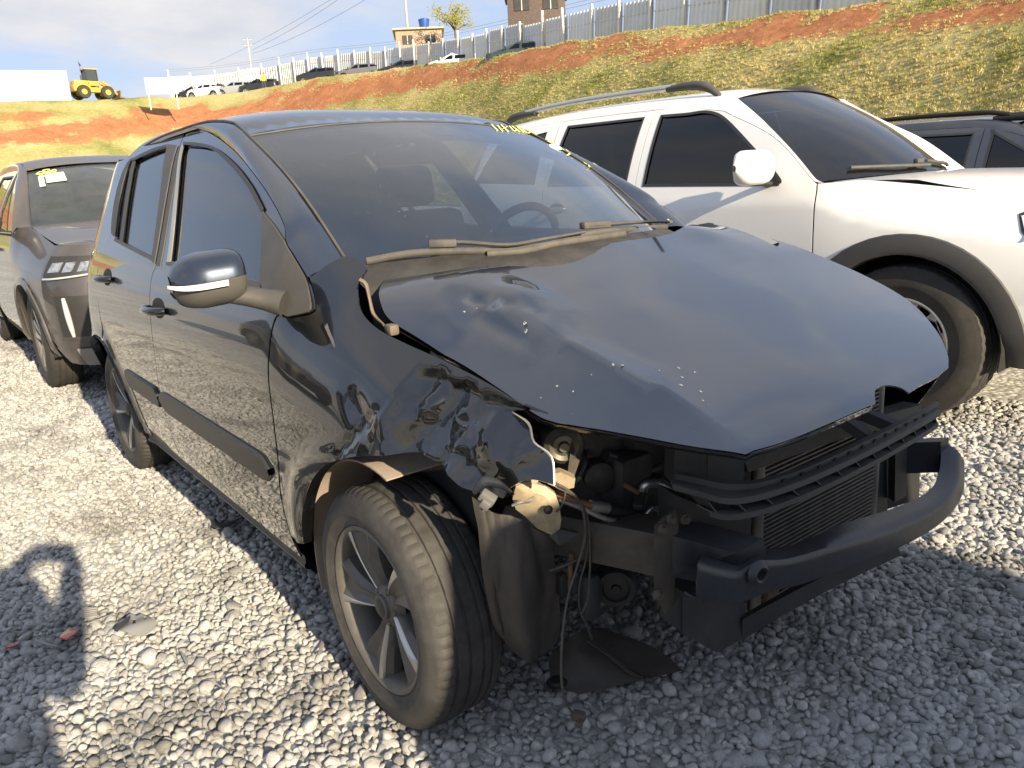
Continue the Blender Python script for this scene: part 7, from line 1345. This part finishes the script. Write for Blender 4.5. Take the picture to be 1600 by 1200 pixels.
# the photographer, just behind the camera, whose shadow lies on the gravel
rz_p = YAW-math.pi/2; pl0 = Vector((1.99, -1.83, 0)); inv = Matrix.Rotation(-rz_p, 4, 'Z') @ Matrix.Translation(-pl0); ph = Vector(View.C)-Vector(View.f)*0.015
ch = dict(std); rr_ = dict(rad); rr_.update(chest=(0.20, 0.13), waist=(0.19, 0.13), pelvis=(0.25, 0.15), hipr=0.13, hipl=0.13, elr=0.055, ell=0.055, shr=0.075, shl=0.075, wrr=0.04, wrl=0.04)
def lp_(v): return tuple(inv @ Vector(v))
hR = ph+Vector(View.r)*0.075-Vector(View.f)*0.02-Vector((0, 0, 0.01)); hL = ph-Vector(View.r)*0.085-Vector(View.f)*0.02-Vector((0, 0, 0.01))
def mid(a, b, t): return tuple(Vector(a)*(1-t)+Vector(b)*t)
ch['hipr'] = ((0.15, 0, 0.86), 'pelvis'); ch['hipl'] = ((-0.15, 0, 0.86), 'pelvis'); ch['elr'] = ((0.235, 0.06, 1.10), 'shr'); ch['wrr'] = (mid((0.235, 0.06, 1.10), lp_(hR), 0.80), 'elr'); ch['har'] = (lp_(hR-Vector((0, 0, 0.035))), 'wrr'); ch['ell'] = ((-0.235, 0.06, 1.10), 'shl'); ch['wrl'] = (mid((-0.235, 0.06, 1.10), lp_(hL), 0.80), 'ell'); ch['hal'] = (lp_(hL-Vector((0, 0, 0.035))), 'wrl')
for s_, h_w, nm, par in ((1, hR, 'r', 'har'), (-1, hL, 'l', 'hal')):
    for k in range(4):
        b_ = h_w-Vector((0, 0, 0.025*k-0.025))+Vector(View.r)*s_*0.012; t_ = b_-Vector(View.r)*s_*0.045+Vector(View.f)*0.004
        ch['f%d%s' % (k, nm)] = (lp_(b_), par); ch['g%d%s' % (k, nm)] = (lp_(t_), 'f%d%s' % (k, nm)); rr_['f%d%s' % (k, nm)] = 0.010; rr_['g%d%s' % (k, nm)] = 0.008
    b_ = h_w-Vector(View.f)*0.012-Vector((0, 0, 0.02)); ch['th'+nm] = (lp_(b_), par); ch['tt'+nm] = (lp_(b_-Vector(View.r)*s_*0.04+Vector((0, 0, 0.02))), 'th'+nm); rr_['th'+nm] = 0.011; rr_['tt'+nm] = 0.009
person('person', tuple(pl0), rz_p, 'photographer standing in front of the wreck, seen only as a shadow', ch, rr_, ((0.03, 0.03, 0.03), (0.04, 0.05, 0.08), (0.20, 0.22, 0.25), (0.02, 0.015, 0.01)), (0.35, 0.22, 0.15))
phone = empty('phone', tuple(ph), 0, 'phone held by the photographer', 'phone'); qz = cam.matrix_world.to_quaternion(); po2 = MB().box((0, 0, 0), (0.155, 0.074, 0.008), bev=0.003).build('case', TRIMD, phone); po2.rotation_euler = qz.to_euler(); po2.location = -Vector(View.f)*0.006
sc2 = MB().box((0, 0, 0.0046), (0.148, 0.068, 0.0006)).build('screen', mat('phone_screen', (0.02, 0.02, 0.025), rough=0.1), phone); sc2.rotation_euler = qz.to_euler(); sc2.location = -Vector(View.f)*0.006

# ------------------------------------------------------------------ debris on the gravel
def gp(px, py, z=0.018): return Vector(at(px, py, z=z))
def shard(name, label, outline_px, m, th=0.004, z=0.022, cat='debris', holes=None, bulge=0.0):
    c = sum((gp(a, b, z) for a, b in outline_px), Vector())/len(outline_px); o = empty(name, (c.x, c.y, 0.0), 0, label, cat)
    poly = [((gp(a, b, z)-c).x, (gp(a, b, z)-c).y) for a, b in outline_px]; hs = [[((gp(a, b, z)-c).x, (gp(a, b, z)-c).y) for a, b in h] for h in (holes or [])]
    q = np.array(poly); ar_ = np.sum(q[:, 0]*np.roll(q[:, 1], -1)-np.roll(q[:, 0], -1)*q[:, 1]); poly = poly if ar_ > 0 else poly[::-1]
    sz = np.abs(q).max(); panel('plate', poly, lambda V: np.stack([V[:, 0], V[:, 1], z+0.004+bulge*(1-(V[:, 0]**2+V[:, 1]**2)/sz**2)+0.004*np.sin(V[:, 0]*60)], 1), m, o, holes=hs, step=0.012, thick=th); return o
GP_ = mat('pale_grey_plastic', (0.24, 0.24, 0.225), rough=0.5, var=0.1); DK = mat('broken_black_plastic', (0.02, 0.02, 0.022), rough=0.5, dust=0.2)
shard('plastic_fragment', 'fan shaped grey broken plastic with slots on sunlit gravel', [(181, 985), (186, 975), (198, 968), (205, 962), (214, 966), (222, 962), (231, 966), (240, 972), (247, 976), (238, 985), (224, 993), (206, 994), (190, 990)], GP_, holes=[[(208, 970), (213, 970), (213, 981), (208, 981)], [(225, 966), (229, 966), (230, 974), (226, 974)]], bulge=0.008, z=0.03)
shard('black_shard', 'black splinter at the left edge of the grey plastic fragment', [(179, 988), (185, 976), (196, 966), (204, 962), (200, 972), (192, 980), (184, 989)], DK, z=0.042)
shard('reflector', 'orange oval reflector lying left of the grey plastic fragment', [(94, 1001), (97, 990), (108, 983), (121, 981), (124, 986), (118, 995), (105, 1002)], mat('orange_reflector', (0.45, 0.12, 0.06), rough=0.3, coat=0.6), bulge=0.006, th=0.006, z=0.028)
rb_ = shard('ribbed_fragment', 'ribbed grey fragment behind the orange reflector', [(128, 965), (130, 951), (150, 948), (154, 956), (150, 966), (138, 970)], mat('grey_dirty_plastic', (0.28, 0.26, 0.23), rough=0.6), z=0.03)
for k in range(5): a_ = gp(129+k*1.2, 953+k*3.2, 0.036)-Vector(rb_.location); b_ = gp(152, 950+k*3.3, 0.036)-Vector(rb_.location); MB().tube([a_, b_], 0.0025, n=5, smooth=1).build('rib', MATS['grey_dirty_plastic'], rb_)
for nm_, lb_, pts_, r_ in (('plastic_strip', 'thin grey strip between the ribbed fragment and the grey plastic', [(128, 976), (148, 970), (178, 958)], 0.004), ('plastic_strip', 'pale strip at the edge of the photographer shadow', [(55, 1000), (70, 1005), (90, 1010)], 0.005), ('plastic_splinter', 'dark upright splinter on sunlit gravel right of the grey plastic', [(284, 1020), (290, 1030), (293, 1040)], 0.006), ('plastic_splinter', 'grey splinter leaning on gravel beside the front tyre', [(508, 992), (503, 1008), (497, 1024)], 0.007)):
    pp = [gp(a, b, 0.028) for a, b in pts_]; o = empty(nm_, (pp[1].x, pp[1].y, 0), 0, lb_, 'debris'); MB().tube([q-Vector((pp[1].x, pp[1].y, 0)) for q in pp], [r_*0.6, r_, r_*0.4], n=6, flat=0.5).build('strip', GP_ if 'pale' in lb_ or 'grey' in lb_ else DK, o)
shard('black_fragment', 'black curved fragment in the shade below the doors', [(330, 822), (336, 812), (345, 817), (362, 815), (378, 808), (366, 820), (350, 827), (338, 828)], DK, z=0.03)
shard('red_chip', 'small red chip in the photographer shadow', [(8, 1014), (14, 1007), (28, 1005), (30, 1009), (18, 1014)], mat('red_chip', (0.25, 0.04, 0.05), rough=0.4), z=0.03)
